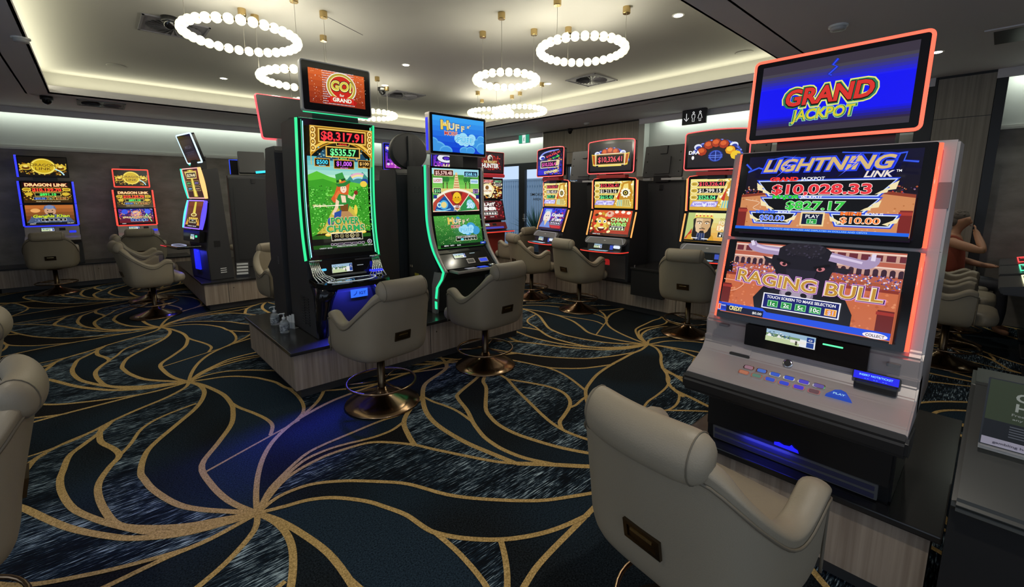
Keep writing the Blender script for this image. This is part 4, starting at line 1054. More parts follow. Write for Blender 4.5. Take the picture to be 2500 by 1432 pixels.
def art_khan():
    a = Art(100, 58, '#7a4a22'); a.grad(0, 6, 100, 58, '#5a3418', '#b86a30', 5); a.ell(20, 42, 10, 6, '#e8a860'); a.poly([(0, 6), (10, 22), (40, 30), (66, 30), (90, 20), (100, 6)], '#4a5a7a'); a.ell(50, 40, 12, 13, '#c89a78'); a.poly([(36, 44), (40, 56), (60, 56), (64, 44), (58, 48), (42, 48)], '#5a6a90'); a.ell(50, 52, 9, 6, '#7a8ab0'); a.ell(45, 42, 1.6, 1.2, K_); a.ell(55, 42, 1.6, 1.2, K_); a.line([(44, 35), (50, 33), (56, 35)], 1.6, '#2a1a14'); a.ell(50, 29, 6, 6, '#2a1a14')
    a.dots(10, 6, 90, 30, 120, 2, ['#6a7aa0', '#3a4a6a', '#8a9ac0'], 43)
    a.text('Genghis Khan', 52, 25, 8, '#c8d83a', 76, out='#1a2408', ow=.05, bold=.04, shear=.2); a.plate(30, 10, 82, 18, '#d8d8c8', .7, '#0a0c10')
    for i in range(5): a.text(('1c', '2c', '5c', '10c', '$1')[i], 37+i*9.5, 14, 3.4, W_)
    a.rect(0, 0, 100, 6, '#12161c'); a.text('CREDIT', 12, 3, 2.6, W_); a.text('COLLECT', 90, 3, 2.4, W_)
    return a
def art_spring():
    a = Art(100, 58, '#4a1430'); a.grad(0, 6, 100, 58, '#6a1c28', '#2a2a8a', 6); a.ell(50, 36, 16, 16, '#c86a5a'); a.ell(50, 40, 12, 10, '#e8b890'); a.dots(0, 20, 100, 56, 220, 2.2, ['#e8503c', '#4f6ae0', '#f0c050', '#b03a8a', '#7ac0e0'], 44); a.ell(18, 46, 9, 9, '#3f5ae0'); a.ell(84, 46, 9, 9, '#4f6af0'); a.poly([(66, 8), (80, 40), (94, 8), (91, 8), (80, 34), (69, 8)], '#9af0a0')
    a.text('SPRING FESTIVAL', 52, 25, 6, '#f8e0a0', 84, out='#3a0c10', ow=.05, bold=.03); a.plate(32, 10, 82, 19, '#b8d8f8', .7, '#1a3a8a')
    for i in range(5): a.text(('1c', '2c', '5c', '10c', '$1')[i], 38+i*9.2, 14.5, 3.4, W_)
    a.rect(0, 0, 100, 5, '#160c12'); a.text('CREDIT', 12, 2.6, 2.4, W_)
    return a
def art_tower_top():
    a = Art(100, 60, '#14121c'); a.grad(6, 6, 94, 54, '#1c1a2a', '#24222f', 4); a.text('MEGA', 50, 34, 8, '#4a485a', 50); a.line([(14, 20), (86, 22)], .8, '#4a4a60'); a.text('JACKPOT', 50, 16, 6, '#3c3a4a', 60)
    return a
def art_tower_mid():
    a = Art(100, 86, '#3a1214'); a.grad(0, 0, 100, 86, '#200a0c', '#6a2a1c', 6); a.poly([(36, 0), (64, 0), (58, 60), (70, 86), (30, 86), (42, 60)], '#b8a030'); a.poly([(42, 0), (58, 0), (53, 60), (58, 86), (42, 86), (47, 60)], '#f0e06a')
    a.poly([(8, 82), (92, 82), (84, 58), (16, 58)], '#d8c060'); a.plate(16, 60, 84, 78, '#f0e0a0', 1, '#0a0606'); a.text('$3,754.48', 50, 69, 9, '#fff0c0', 56, bold=.03)
    for x, y, t, c in ((22, 44, '$129.15', '#8fffa0'), (76, 44, '$273.35', '#c0a0ff'), (22, 26, '$50', '#9fd0ff'), (76, 26, '$10', '#ffd0a0')): a.plate(x-17, y-7, x+17, y+7, '#d8c878', .9, '#0a0808'); a.text(t, x, y, 5, c, 22)
    return a
def art_tower_low():
    a = Art(100, 86, '#4a1a18'); a.grad(0, 0, 100, 86, '#2a0c0c', '#7a3a24', 6); a.poly([(40, 40), (60, 40), (56, 86), (44, 86)], '#e0d050'); a.ell(50, 42, 20, 6, '#f0e8a0'); a.ell(50, 42, 14, 4, '#8a6a20')
    for i in range(5): a.ell(24+i*13, 30, 6, 3, '#e8c850'); a.poly([(20+i*13, 18), (24+i*13, 32), (28+i*13, 18)], '#f0c040')
    a.poly([(0, 6), (14, 30), (20, 6)], '#d89a30'); a.poly([(100, 6), (86, 30), (80, 6)], '#d89a30'); a.plate(26, 14, 74, 26, '#f0e8c0', .9, '#0a0606'); a.text('SELECT', 50, 22.5, 2.8, W_); a.text('1c 2c 5c 10c', 50, 17.6, 3.4, '#fff0a0', 40); a.rect(0, 0, 100, 7, '#100808'); a.text('CREDIT $0.00', 50, 3.6, 3, W_, 60)
    return a
def art_feature(kind):
    a = Art(100, 66, '#221f24'); rnd = random.Random(51)
    for i in range(26):
        an = i/26*PI; x, y = 50+36*math.cos(an), 26+26*math.sin(an); a.line([(x-6, y-2), (x, y+3), (x+6, y-1), (x+9, y-5)], 2.4, ['#2a3aa0', '#4a62d8', '#1a2260', '#8a9af0'][i % 4], 3)
    for x, s in ((18, 1), (80, 1)): a.ell(x, 42, 7, 6, '#dfe4f8'); a.ell(x+1, 40, 5, 4, '#2a3aa0')
    for an in (160, 120, 90, 60, 20):
        x, y = 50+26*math.cos(math.radians(an)), 24+24*math.sin(math.radians(an))
        a.ell(x, y, 9.6, 9.6, '#3a0c06', 8); a.ell(x, y, 8.6, 8.6, '#a83418' if an != 20 else '#e8a020', 8); a.ell(x-1, y+2, 5.4, 4.6, '#d8602a' if an != 20 else '#f8d040', 8)
    a.ell(50, 22, 13, 12, '#1a2a7a'); a.wedge(50, 22, 11, 0, 360, '#3f5ac8', 9, 24); a.line([(38, 23), (62, 23)], 1.2, '#6a8af0'); a.line([(38, 19), (62, 19)], 1.2, '#6a8af0'); a.line([(50, 12), (50, 32)], 1.2, '#6a8af0')
    if kind == 'coins': a.text('DRA', 12, 31, 7, W_, 20, bold=.03); a.ell(10, 20, 2.4, 4, '#f4f4f4'); a.ell(84, 22, 9, 9, '#f0c830', 8)
    else:
        for x, d in ((10, -1), (90, 1)): a.poly([(x-5*d, 40), (x+6*d, 42), (x+2*d, 14), (x-6*d, 12)], '#e8c84a'); a.poly([(x-2*d, 38), (x+4*d, 40), (x+1*d, 18), (x-4*d, 16)], '#b8501c')
        a.plate(14, 14, 86, 42, '#f4e8c0', 2, '#8a6418'); a.rect(18, 18, 82, 38, K_); a.text('$10,326.41', 50, 28, 12, '#ff5a6a', 58, bold=.02); a.rect(22, 11, 78, 15, '#f0d868')
    return a
def art_feature_tilt():
    a = Art(100, 100, '#1a1438'); a.grad(0, 0, 100, 100, '#2a2ad0', '#14102a', 5); a.dots(40, 0, 100, 100, 120, 5, ['#b83a1c', '#3a1a1a', '#e8a040', '#5a2a8a', '#181018'], 52)
    a.line([(8, 70), (30, 92), (90, 100)], 6, '#8a9af0', 5); a.ell(20, 72, 12, 9, '#e8ecf8'); a.ell(23, 70, 8, 6, '#2a3ab0')
    a.poly([(34, 66), (96, 86), (96, 98), (34, 78)], '#1c0608'); a.text('$10,326.41', 66, 82, 8, '#ff4a5a', 58, rot=17, bold=.03); a.poly([(60, 60), (96, 70), (96, 80), (60, 70)], '#06200c'); a.text('$1,188', 78, 70, 6, '#5aff7a', 28, rot=16, bold=.03)
    a.plate(14, 28, 90, 58, '#f0e4c0', 3, '#14060a'); a.text('$10,326.41', 52, 43, 14, '#ff5ac0', 62, bold=.02); a.poly([(78, 34), (92, 38), (94, 56), (82, 60)], '#e8d0a0'); a.text('DYNAMIC', 62, 13, 10, '#f8f0a0', 62, out='#2a1a08', rot=8, bold=.04)
    return a
def art_bank(j1, j2, j3):
    a = Art(100, 70, '#e8cf5a'); a.grad(0, 0, 100, 70, '#d8a838', '#f4e890', 6); a.dots(50, 8, 100, 70, 160, 4, ['#f8f0b0', '#c8901c', '#e8b83a', '#8a5a10', '#fff8d8'], 61)
    a.poly([(62, 24), (74, 66), (92, 70), (100, 40), (96, 18)], '#c8902a'); a.poly([(70, 36), (78, 62), (88, 64), (90, 40)], '#f4dc7a'); a.poly([(60, 26), (70, 50), (66, 20)], '#c8341c')
    for i in range(10):
        x, y = 82+10*math.cos(i*.628), 40+10*math.sin(i*.628); a.ell(x, y, 2.6, 2.6, '#fffbe0')
    a.ell(82, 40, 10, 10, '#fffbe0'); a.ell(82, 40, 7, 7, '#3a3010'); a.ell(82, 40, 4, 4, '#e8d060'); a.ell(82, 40, 2.2, 2.2, K_)
    a.poly([(58, 6), (64, 22), (92, 24), (96, 4)], '#e8d880')
    for i in range(7): a.line([(62+i*5, 6), (65+i*4, 22)], 1.6, '#5ac0d8' if i < 3 else '#8a6a18')
    for y, t, c, w in ((59, j1, '#ff4a5c', 46), (44, j2, '#f8f0e0', 42), (29, j3, '#6affa0', 32)):
        a.poly([(4, y-6.4), (w+22, y-6.4), (w+25, y+6.4), (4, y+6.4)], '#f0dc80'); a.poly([(6, y-5), (w+20, y-5), (w+23, y+5), (6, y+5)], '#0c0806'); a.ell(9, y, 8, 6, '#fff4c0'); a.ell(9, y, 6.6, 4.6, '#d8b848'); a.text('BIG', 9, y, 3, '#5a3a08'); a.text(t, 18+w/2, y, 8, c, w, bold=.02)
    a.poly([(2, 8), (8, 20), (56, 20), (52, 8)], '#a89ae8'); a.ell(18, 14, 11, 5.4, '#e8e4ff'); a.ell(42, 14, 11, 5.4, '#e8e4ff'); a.text('$500', 18, 14, 5, '#6a5ad8', 16, bold=.02); a.text('$100', 42, 14, 5, '#6a5ad8', 16, bold=.02); a.ell(30, 11, 3, 3, '#e8f0ff')
    return a
def art_emperor():
    a = Art(100, 66, '#f0dc80'); a.grad(0, 0, 100, 66, '#e8a848', '#e4e8a0', 6); a.rect(0, 6, 14, 66, '#b8c878'); a.poly([(0, 6), (12, 30), (14, 6)], '#c83a2c'); a.ell(86, 58, 8, 5, '#d8502c')
    a.poly([(2, 0), (6, 14), (16, 22), (44, 22), (54, 14), (58, 0)], '#d8a030')
    a.poly([(14, 34), (12, 50), (16, 58), (46, 58), (50, 50), (48, 34), (50, 14), (44, 4), (18, 4), (13, 14)], '#1c1a1a')
    a.poly([(17, 36), (17, 54), (45, 54), (46, 36), (42, 24), (36, 18), (26, 18), (20, 24)], '#e4c49a'); a.poly([(30, 54), (45, 54), (46, 36), (42, 24), (36, 18), (31, 18)], '#d0a878')
    a.line([(19, 44.6), (24, 47), (29.4, 44.6)], 1.5, '#15100c'); a.line([(34, 44.6), (39, 47), (44, 44.6)], 1.5, '#15100c'); a.ell(24.6, 42.4, 3.2, 1.5, '#f8f4ec'); a.ell(38.6, 42.4, 3.2, 1.5, '#f8f4ec'); a.ell(24.8, 42.4, 1.3, 1.3, K_); a.ell(38.4, 42.4, 1.3, 1.3, K_)
    a.line([(30.6, 43), (29, 33), (32, 31.6), (34.4, 33)], .9, '#9a7048'); a.line([(26, 29.4), (31.4, 30.8), (37, 29.4)], 1.6, '#2a1a14'); a.line([(27.6, 27.6), (31.4, 26.8), (35.6, 27.6)], 1.2, '#a8584a')
    a.poly([(18, 34), (20, 24), (26, 19), (28, 25), (35, 25), (37, 19), (42, 24), (45, 34), (42, 20), (38, 14), (34, 6), (28, 6), (24, 14), (20, 20)], '#1c1a1c')
    for i in range(7): a.line([(24+i*2.2, 20), (23+i*2.6, 4)], .8, '#3a5ab0' if i % 2 else '#8a9ac8')
    a.poly([(13, 52), (16, 62), (48, 62), (50, 52), (44, 55), (18, 55)], '#f0d860')
    for x in (17, 24, 31, 38, 45): a.ell(x, 62, 3, 3.4, '#fff0a0'); a.ell(x, 59, 1.6, 1.6, '#d03a2c')
    a.text('DOLLAR BANK', 80, 52.4, 4, '#7a6a28', 34); a.text('FORBIDDEN', 84, 44, 8, '#fff4d0', 46, out='#b8601c', ow=.03, bold=.03); a.text('EMPEROR', 84, 33, 10, '#fff6c8', 50, out='#e8681c', ow=.05, bold=.05)
    a.plate(62, 12, 100, 24, '#c8c0a0', .7, '#120c06'); a.text('SELECT A DENOM', 81, 20.6, 2.6, W_, 30)
    for i in range(5): a.rect(65+i*6.6, 14, 69+i*6.6, 18, '#f8f8f0')
    a.rect(0, 0, 100, 4, '#15100c'); a.rect(14, 7, 26, 9, '#f4f4f4'); a.rect(34, 6, 46, 8, '#f4f4f4')
    return a
def art_lion():
    a = Art(100, 66, '#b83a1c'); a.grad(0, 4, 100, 66, '#a82c18', '#d85a2a', 5); a.poly([(50, 48), (58, 66), (100, 66), (100, 44)], '#e0502c')
    for i in range(34):
        an = i*.37; r = 8+i*.75; x, y = 26+r*math.cos(an), 32+r*math.sin(an)*1.05; a.ell(x, y, 5, 3.4, ['#f0e078', '#c8a02a', '#fff4b0', '#3a2a08', '#e8402c'][i % 5], 10, i*40)
    a.ell(28, 30, 14, 16, '#e8c850'); a.ell(22, 36, 4, 4, W_); a.ell(22.6, 36, 2, 2, K_); a.ell(36, 36, 4, 4, W_); a.ell(35.4, 36, 2, 2, K_); a.ell(29, 27, 5, 3.6, '#d83a24'); a.poly([(18, 20), (40, 20), (36, 12), (22, 12)], '#5a0c08'); a.ell(29, 19, 8, 2, '#fffbe8')
    a.ell(46, 56, 10, 8, '#e8b8a0'); a.ell(44, 58, 3, 3, '#c83a2c'); a.ell(62, 62, 5, 4, '#fff0e0'); a.ell(78, 62, 5, 4, '#fff0e0'); a.ell(92, 60, 5, 4, '#fff0e0')
    a.text('DOLLAR BANK', 74, 53, 4.4, '#e83a24', 42, out='#3a0a04'); a.text('CHAIN', 72, 42, 9, '#d8f0a0', 44, out='#2a3a0a', ow=.07, bold=.05); a.text('WINS', 72, 30, 9, '#a8e878', 40, out='#1a3a0a', ow=.07, bold=.05)
    a.plate(50, 14, 90, 26, '#c8e0a0', .7, '#0c140a'); a.text('SELECT DENOM', 70, 23, 2.6, W_, 30)
    for i in range(5): a.ell(55+i*7.4, 18, 2.6, 2.6, '#e8f8d0')
    a.rect(0, 0, 100, 5, '#2a0c08'); a.text('CREDIT $0.00', 20, 2.4, 2.4, W_)
    return a
def art_kingdom():
    a = Art(100, 66, '#3a2a8a'); a.grad(0, 4, 100, 66, '#5a1c2a', '#2a3ae0', 6); a.dots(40, 20, 100, 66, 90, 5, ['#2a4af0', '#7a2ab0', '#c83a4a', '#1a1a60'], 71)
    a.ell(28, 38, 16, 20, '#d8e0e8'); a.poly([(12, 50), (14, 62), (42, 62), (44, 50), (36, 56), (20, 56)], '#8ab0e8'); a.ell(28, 40, 11, 13, '#f0e0d0'); a.ell(23.6, 42, 2.4, 1.5, '#2a4a9a'); a.ell(32.6, 42, 2.4, 1.5, '#2a4a9a'); a.line([(25, 33), (28, 32), (31, 33)], 1.2, '#c8404a'); a.poly([(4, 6), (14, 26), (42, 26), (54, 6)], '#6a8ad8'); a.poly([(20, 28), (28, 10), (36, 28)], '#e8c890')
    a.text('Kingdom', 72, 46, 10, W_, 50, out='#2a1a5a', ow=.05, bold=.03, shear=.3); a.text('of Gems', 74, 33, 9, W_, 42, out='#2a1a5a', ow=.05, bold=.03, shear=.3); a.plate(50, 16, 92, 27, W_, .7, '#0c0a1a')
    for i in range(5): a.ell(56+i*7.6, 21, 2.6, 2.6, '#e8e0f8')
    a.poly([(46, 14), (98, 14), (98, 6), (60, 6)], '#c82c2c'); a.rect(0, 0, 100, 4, '#140c1a')
    return a
def art_hunter_top():
    a = Art(100, 66, '#2c1a22'); a.ell(52, 34, 34, 26, '#7a1a1c', 12); a.dots(14, 8, 90, 62, 70, 4, ['#c82c24', '#8a1c1c', '#e8503c'], 81); a.ell(48, 48, 10, 12, '#f4ece0'); a.ell(50, 46, 7, 9, '#2a1a1a'); a.ell(46, 50, 4, 5, '#d8c8b0')
    a.text('NUGGET', 50, 36, 8, '#f0d080', 52, out='#3a1408', bold=.04); a.text('HUNTER', 50, 23, 14, '#f4f0ea', 66, out='#4a0c0c', ow=.06, bold=.05)
    return a
def art_hunter_mid():
    a = Art(100, 74, '#2a0c10'); a.dots(0, 0, 100, 60, 160, 5, ['#f0d070', '#c87a20', '#7a1418', '#f8f0c0', '#4a0c10'], 82); a.ell(38, 34, 28, 24, '#f4e4a8'); a.ell(38, 34, 20, 18, '#f8f4e0'); a.ell(38, 42, 7, 8, '#8a5a2a'); a.text('HUNTER', 38, 29, 7, '#c88a2a', 38, out='#ffffff', bold=.04); a.poly([(30, 14), (46, 14), (38, 6)], '#2a1a10')
    a.plate(10, 60, 62, 72, '#f0e8d8', .9, '#a81c1c'); a.text('$5,653.97', 36, 66, 6, '#ffd8d0', 42, bold=.03); a.plate(68, 62, 96, 70, '#d8f0d8', .8, '#14501c'); a.text('$551.11', 82, 66, 4, '#a0ffb0', 22); a.plate(72, 48, 96, 58, '#f4e4e4', .8, '#2a0a0a'); a.text('BONUS', 84, 53, 4, W_, 18)
    return a
def art_hunter_low():
    a = Art(100, 74, '#4a1018'); a.dots(0, 8, 100, 74, 120, 5, ['#7a1a22', '#a82a30', '#2a080c', '#5a1018'], 83); a.text('BLAST', 40, 60, 10, '#f4f0ea', 52, out='#2a0808', bold=.06); a.text('MINER', 40, 44, 12, '#f8f4f0', 60, out='#2a0808', ow=.06, bold=.07); a.dots(10, 36, 90, 70, 40, 2.4, ['#f4f0ea'], 84)
    a.plate(10, 18, 72, 32, '#f0ece4', 1, '#14080a')
    for i in range(5): a.rect(15+i*11, 21, 23+i*11, 28, '#e8e4e0')
    a.rect(8, 6, 20, 12, '#f0ece8'); a.rect(40, 10, 56, 12, '#f0ece8')
    return a
def art_slush(t):
    a = Art(100, 62, '#1a14a0'); a.grad(0, 0, 100, 62, '#b03ac0', '#1a1ad0', 6); a.dots(0, 0, 100, 62, 60, 5, ['#3a4af8', '#f0a0e0', '#14105a', '#e8e0ff'], 91); a.text(t, 42, 36, 22, '#f4f4ff', 60, out='#14105a', ow=.06, bold=.06); a.text('HAKE', 56, 12, 12, '#f8e8c0', 50, out='#4a1408', bold=.05); a.line([(4, 56), (30, 48), (60, 58), (96, 50)], 3, '#fff0f8', 5)
    return a
def art_clubinfo():
    a = Art(100, 48, '#eef2f4'); a.rect(0, 30, 100, 48, '#9fc0d8'); a.rect(0, 20, 70, 32, '#7a9a6a'); a.dots(2, 18, 50, 40, 50, 3, ['#f4f4f4', '#3a5a8a', '#2a4a3a', '#c8d8e8'], 95); a.ell(8, 22, 4, 8, '#f8f8f8'); a.ell(28, 24, 3, 7, '#f0f0f0'); a.rect(0, 0, 70, 20, '#c8d8a8'); a.rect(52, 12, 82, 24, '#f4f0e8'); a.rect(62, 4, 66, 20, '#4a4a3a'); a.rect(84, 26, 98, 44, '#1a3a8a'); a.rect(84, 4, 98, 24, '#2a4a9a'); a.text('G', 91, 34, 8, W_)
    return a
# ------------------------------------------------------------------ plinths under the machines
def plinth(name, x0, x1, y0, y1, label, top=.417, over=.03, doors=()):
    t = empty(name, ((x0+x1)/2, (y0+y1)/2, 0)); cx, cy = (x0+x1)/2, (y0+y1)/2
    tag(t, label, 'plinth', 'oak plinths with black tops')
    X0, X1, Y0, Y1 = x0-cx, x1-cx, y0-cy, y1-cy
    bm = bmesh.new(); box(bm, X0+over, X1-over, Y0+over, Y1-over, .085, top-.03)
    body = obj('plinth_body', bm, LAMINATE, t)
    bm = bmesh.new(); box(bm, X0+over+.05, X1-over-.05, Y0+over+.05, Y1-over-.05, 0, .085); obj('toe_kick', bm, KICK, t)
    bm = bmesh.new(); box(bm, X0, X1, Y0, Y1, top-.03, top, bev=.006); obj('plinth_top', bm, STONE, t)
    # removable panels with a round lock
    for ax, c in doors:
        if ax == 'y':
            bm = bmesh.new(); box(bm, c-cx-.003, c-cx+.003, Y0+over-.0012, Y0+over+.001, .09, top-.032); obj('panel_joint', bm, BLACK, body)
            bm = bmesh.new(); lathe(bm, [(.007, 0), (.007, .003)], 12); 
            for v in bm.verts: v.co = Vector((c-cx+.07+v.co.x, Y0+over-v.co.z, .30+v.co.y))
            obj('lock', bm, CHROME, body)
        else:
            bm = bmesh.new(); box(bm, X0+over-.0012, X0+over+.001, c-cy-.003, c-cy+.003, .09, top-.032); obj('panel_joint', bm, BLACK, body)
            bm = bmesh.new(); lathe(bm, [(.007, 0), (.007, .003)], 12)
            for v in bm.verts: v.co = Vector((X0+over-v.co.z, c-cy-.07+v.co.x, .30+v.co.y))
            obj('lock', bm, CHROME, body)
    return t
plinth('machine_plinth', 1.0, 3.60, 3.647, 5.13, 'long oak plinth with hand pumps on its black top', doors=(('y', 1.62), ('y', 2.30)))
plinth('machine_plinth', 2.13, 3.40, -.0, 1.0, 'oak plinth with a black top under the bull machine', doors=())
plinth('machine_plinth', 5.46, 6.95, 1.1, 5.62, 'long oak plinth under the red and gold lit machines', doors=(('x', 2.75), ('x', 3.85), ('x', 4.85)))
plinth('machine_plinth', .98, 2.62, 7.50, 10.3, 'oak plinth under the rainbow-edged machine with leaflets on top', doors=(('y', 1.30),))
plinth('machine_plinth', -1.4, 1.35, 11.22, 11.86, 'dim low plinth along the dark textured wall', doors=(('y', -.15),))
plinth('machine_plinth', 3.45, 6.45, 6.85, 8.2, 'far plinth under the dark red and blue framed machines')
ZP = .417
def root(name, label, x, y, rz, cat='slot machine', group='slot machines'):
    t = empty(name, (x, y, 0), math.radians(rz)); tag(t, label, cat, group); return t
def screen_on(p, parent, art, w, h, du=0, dv=0, n=.0045, name='screen', strength=1.0):
    return art.build(name, parent, p.surf(w, h, du, dv, n), strength)
def bezel(p, parent, w, h, name='screen_frame', m=None, r=.02, back=.05, arch=0.0, du=0, dv=0, front=.003):
    bm = bmesh.new(); p.slab(bm, w, h, r, -back, front, du, dv, arch); return obj(name, bm, m or GLOSS, parent)
def rim(p, parent, w, h, col, s, r=.02, rad=.008, n=.0, arch=0.0, name='light_strip', du=0, dv=0):
    bm = bmesh.new(); p.rim(bm, w, h, r, rad, n, du, dv, arch); return obj(name, bm, glow(col, s), parent, True)
def strip(parent, pts, rad, col, s, name='light_strip'):
    bm = bmesh.new(); tube(bm, pts, rad, 8); return obj(name, bm, glow(col, s), parent, True)
def body(parent, prof, w, m, name='cabinet', bev=.008):
    bm = bmesh.new(); prism(bm, prof, -w/2, w/2, bev=bev); return obj(name, bm, m, parent)
def small_screen(p, parent, u, v, w, h, frame=True):
    f = bezel(p, parent, w+.014, h+.014, 'player_display', GLOSS, .004, .01, du=u, dv=v, front=.006)
    art_clubinfo().build('display_picture', f, p.surf(w, h, u, v, .0075), .9)
# ------------------------------------------------------------------ the tall green-lit curved machine
def curved_machine():
    t = root('slot_machine', 'tall black slot machine with one green-lit curved screen, GO topper', 1.615, 3.70, 0)
    Y = lambda y: y-3.70
    prof = [(Y(3.86), ZP), (Y(3.885), .80), (Y(3.99), .93), (Y(4.0), 1.085), (Y(4.05), 1.36), (Y(4.045), 1.74), (Y(4.0), 2.13), (Y(3.99), 2.285), (Y(4.42), 2.285), (Y(4.52), 1.0), (Y(4.52), ZP)]
    cab = body(t, prof, .66, MATTE)
    # louvres on the side
    for sx in (-1, 1):
        bm = bmesh.new()
        for c in range(2):
            for k in range(11): box(bm, sx*.331-.004, sx*.331+.004, Y(4.02)+c*.11, Y(4.02)+c*.11+.085, .50+k*.024, .512+k*.024)
        obj('side_vent', bm, BLACK, cab)
    cs = Curved([(Y(3.985), 1.09), (Y(4.015), 1.25), (Y(4.028), 1.40), (Y(4.032), 1.6), (Y(4.022), 1.8), (Y(3.998), 2.05), (Y(3.975), 2.275)], .66)
    bm = bmesh.new(); N = 24   # glossy curved glass
    L = [[bm.verts.new(cs.P(u, k/N, .012)) for k in range(N+1)] for u in (-.315, .315)]; Bk = [[bm.verts.new(cs.P(u, k/N, -.03)) for k in range(N+1)] for u in (-.315, .315)]
    for k in range(N):
        bm.faces.new((L[0][k], L[1][k], L[1][k+1], L[0][k+1])); bm.faces.new((Bk[0][k], L[0][k], L[0][k+1], Bk[0][k+1])); bm.faces.new((L[1][k], Bk[1][k], Bk[1][k+1], L[1][k+1]))
    bm.faces.new((L[0][0], Bk[0][0], Bk[1][0], L[1][0])); bm.faces.new((L[0][N], L[1][N], Bk[1][N], Bk[0][N]))
    fr = obj('screen_frame', bm, GLOSS, t)
    art_charms().build('screen', fr, cs.surf(.535, .03, .955, .0145), 1.0, cuts=14)
    for sx in (-1, 1):
        bm = bmesh.new(); R = [[], []]
        for k in range(N+1):
            for q, (u, n) in enumerate(((.333, .014), (.333, -.060))): R[q].append(bm.verts.new(cs.P(sx*u, k/N, n)))
        for k in range(N):
            f = (R[0][k], R[1][k], R[1][k+1], R[0][k+1]); bm.faces.new(f if sx < 0 else f[::-1])
        obj('light_strip', bm, glow('#2fe08f', 1.25), t)
        strip(t, [cs.P(sx*.293, .02+.96*k/N, .0135) for k in range(N+1)], .0035, '#8ff0ff' if sx < 0 else '#6fffb8', 2.0)
        strip(t, [cs.P(sx*.305, .01+.98*k/N, .013) for k in range(N+1)], .002, '#35e8a0', 1.0)
    strip(t, [cs.P(u, 1.0, .006) for u in (-.32, 0, .32)], .005, '#2fae7e', .5)
    # console under the screen
    p = Panel(Y(3.955), .925, Y(3.975), 1.085, .62)
    con = bezel(p, t, .60, .155, 'console_panel', GLOSS, .004, .04)
    small_screen(p, con, -.04, -.005, .185, .075)
    bm = bmesh.new(); p.slab(bm, .17, .012, .002, .0, .004, .17, .06); obj('ticket_slot', bm, DGREY, con)
    bm = bmesh.new(); p.slab(bm, .06, .006, .002, .0, .005, .13, .005); obj('card_slot', bm, glow('#b8c4cc', .6), con)
    bm = bmesh.new(); p.slab(bm, .04, .02, .009, .0, .006, -.20, -.005); obj('status_light', bm, glow('#4fb8ff', 1.4), con)
    bm = bmesh.new(); p.slab(bm, .03, .06, .01, .0, .005, .24, -.0); obj('badge', bm, glow('#1a22b0', .5), con)
    for sx in (-1, 1):   # chrome ribbed horns either side
        bm = bmesh.new()
        for k in range(6):
            x = sx*(.315-.014*k)
            tube(bm, [(x, Y(3.965), 1.075), (x, Y(3.935), 1.02), (x-sx*.006*k, Y(3.90), .96), (x-sx*.02*k-sx*.01, Y(3.80), .915)], [.006, .008, .007, .004], 6)
        tube(bm, [(sx*.325, Y(3.95), 1.085), (sx*.22, Y(3.95), 1.085)], .009, 6)
        obj('chrome_horn', bm, CHROME, t, True)
    # deck
    bm = bmesh.new()
    ol = [(-.33, Y(3.97)), (-.33, Y(3.80)), (-.30, Y(3.73)), (-.24, Y(3.69)), (0, Y(3.675)), (.24, Y(3.69)), (.30, Y(3.73)), (.33, Y(3.80)), (.33, Y(3.97))]
    a = [bm.verts.new((x, y, .865+.035*max(0, (y-Y(3.69))/.28))) for x, y in ol]; b = [bm.verts.new((x, y, .905+.03*max(0, (y-Y(3.69))/.28))) for x, y in ol]
    n = len(ol); bm.faces.new(a); bm.faces.new(b[::-1])
    for i in range(n): j = (i+1) % n; bm.faces.new((a[j], a[i], b[i], b[j]))
    bmesh.ops.recalc_face_normals(bm, faces=bm.faces)
    bmesh.ops.bevel(bm, geom=[e for e in bm.edges if all(v.co.z > .9 for v in e.verts)], offset=.006, segments=2, affect='EDGES')
    dk = obj('button_deck', bm, GLOSS, t)
    dz = lambda y: .906+.03*(y-Y(3.69))/.28+.002
    o = catmull([Vector((x, y, dz(y))) for x, y in ((-.23, Y(3.80)), (-.21, Y(3.765)), (-.05, Y(3.735)), (.12, Y(3.745)), (.2, Y(3.80)), (.17, Y(3.84)), (-.1, Y(3.845)))], 5, True)
    bm = bmesh.new(); tube(bm, o, .003, 6, closed=True); obj('light_strip', bm, glow('#c8d4d8', .9), dk, True)
    a_ = Art(100, 26, '#0a0a10'); a_.text('I AM', 12, 6, 5, '#8ad0ff', 14); a_.text('EGT 7', 40, 8, 9, '#6ac8ff', 22, bold=.03); a_.dots(50, 8, 96, 22, 60, 1.4, ['#1a3a6a', '#2a2a5a', '#3a4a5a'], 3); a_.text('PLAY', 26, 16, 5, '#3a8ad8', 12)
    a_.build('deck_display', dk, lambda u, v, k: Vector((-.2+.38*u, Y(3.75)+.085*v, dz(Y(3.75)+.085*v)+.0005+k)), .8)
    bm = bmesh.new(); lathe(bm, [(.03, 0), (.03, .012), (.024, .018)], 20, .25, Y(3.83)); 
    for v in bm.verts: v.co.z += dz(Y(3.83))
    obj('play_button', bm, CHROME, dk, True)
    bm = bmesh.new(); box(bm, .20, .31, Y(3.87), Y(3.93), .945, .965, bev=.004); obj('note_acceptor', bm, glow('#2a32f0', 1.6), dk)
    bm = bmesh.new(); box(bm, -.2, .16, Y(3.90), Y(3.93), .938, .952, bev=.003); obj('deck_trim', bm, MGREY, dk)
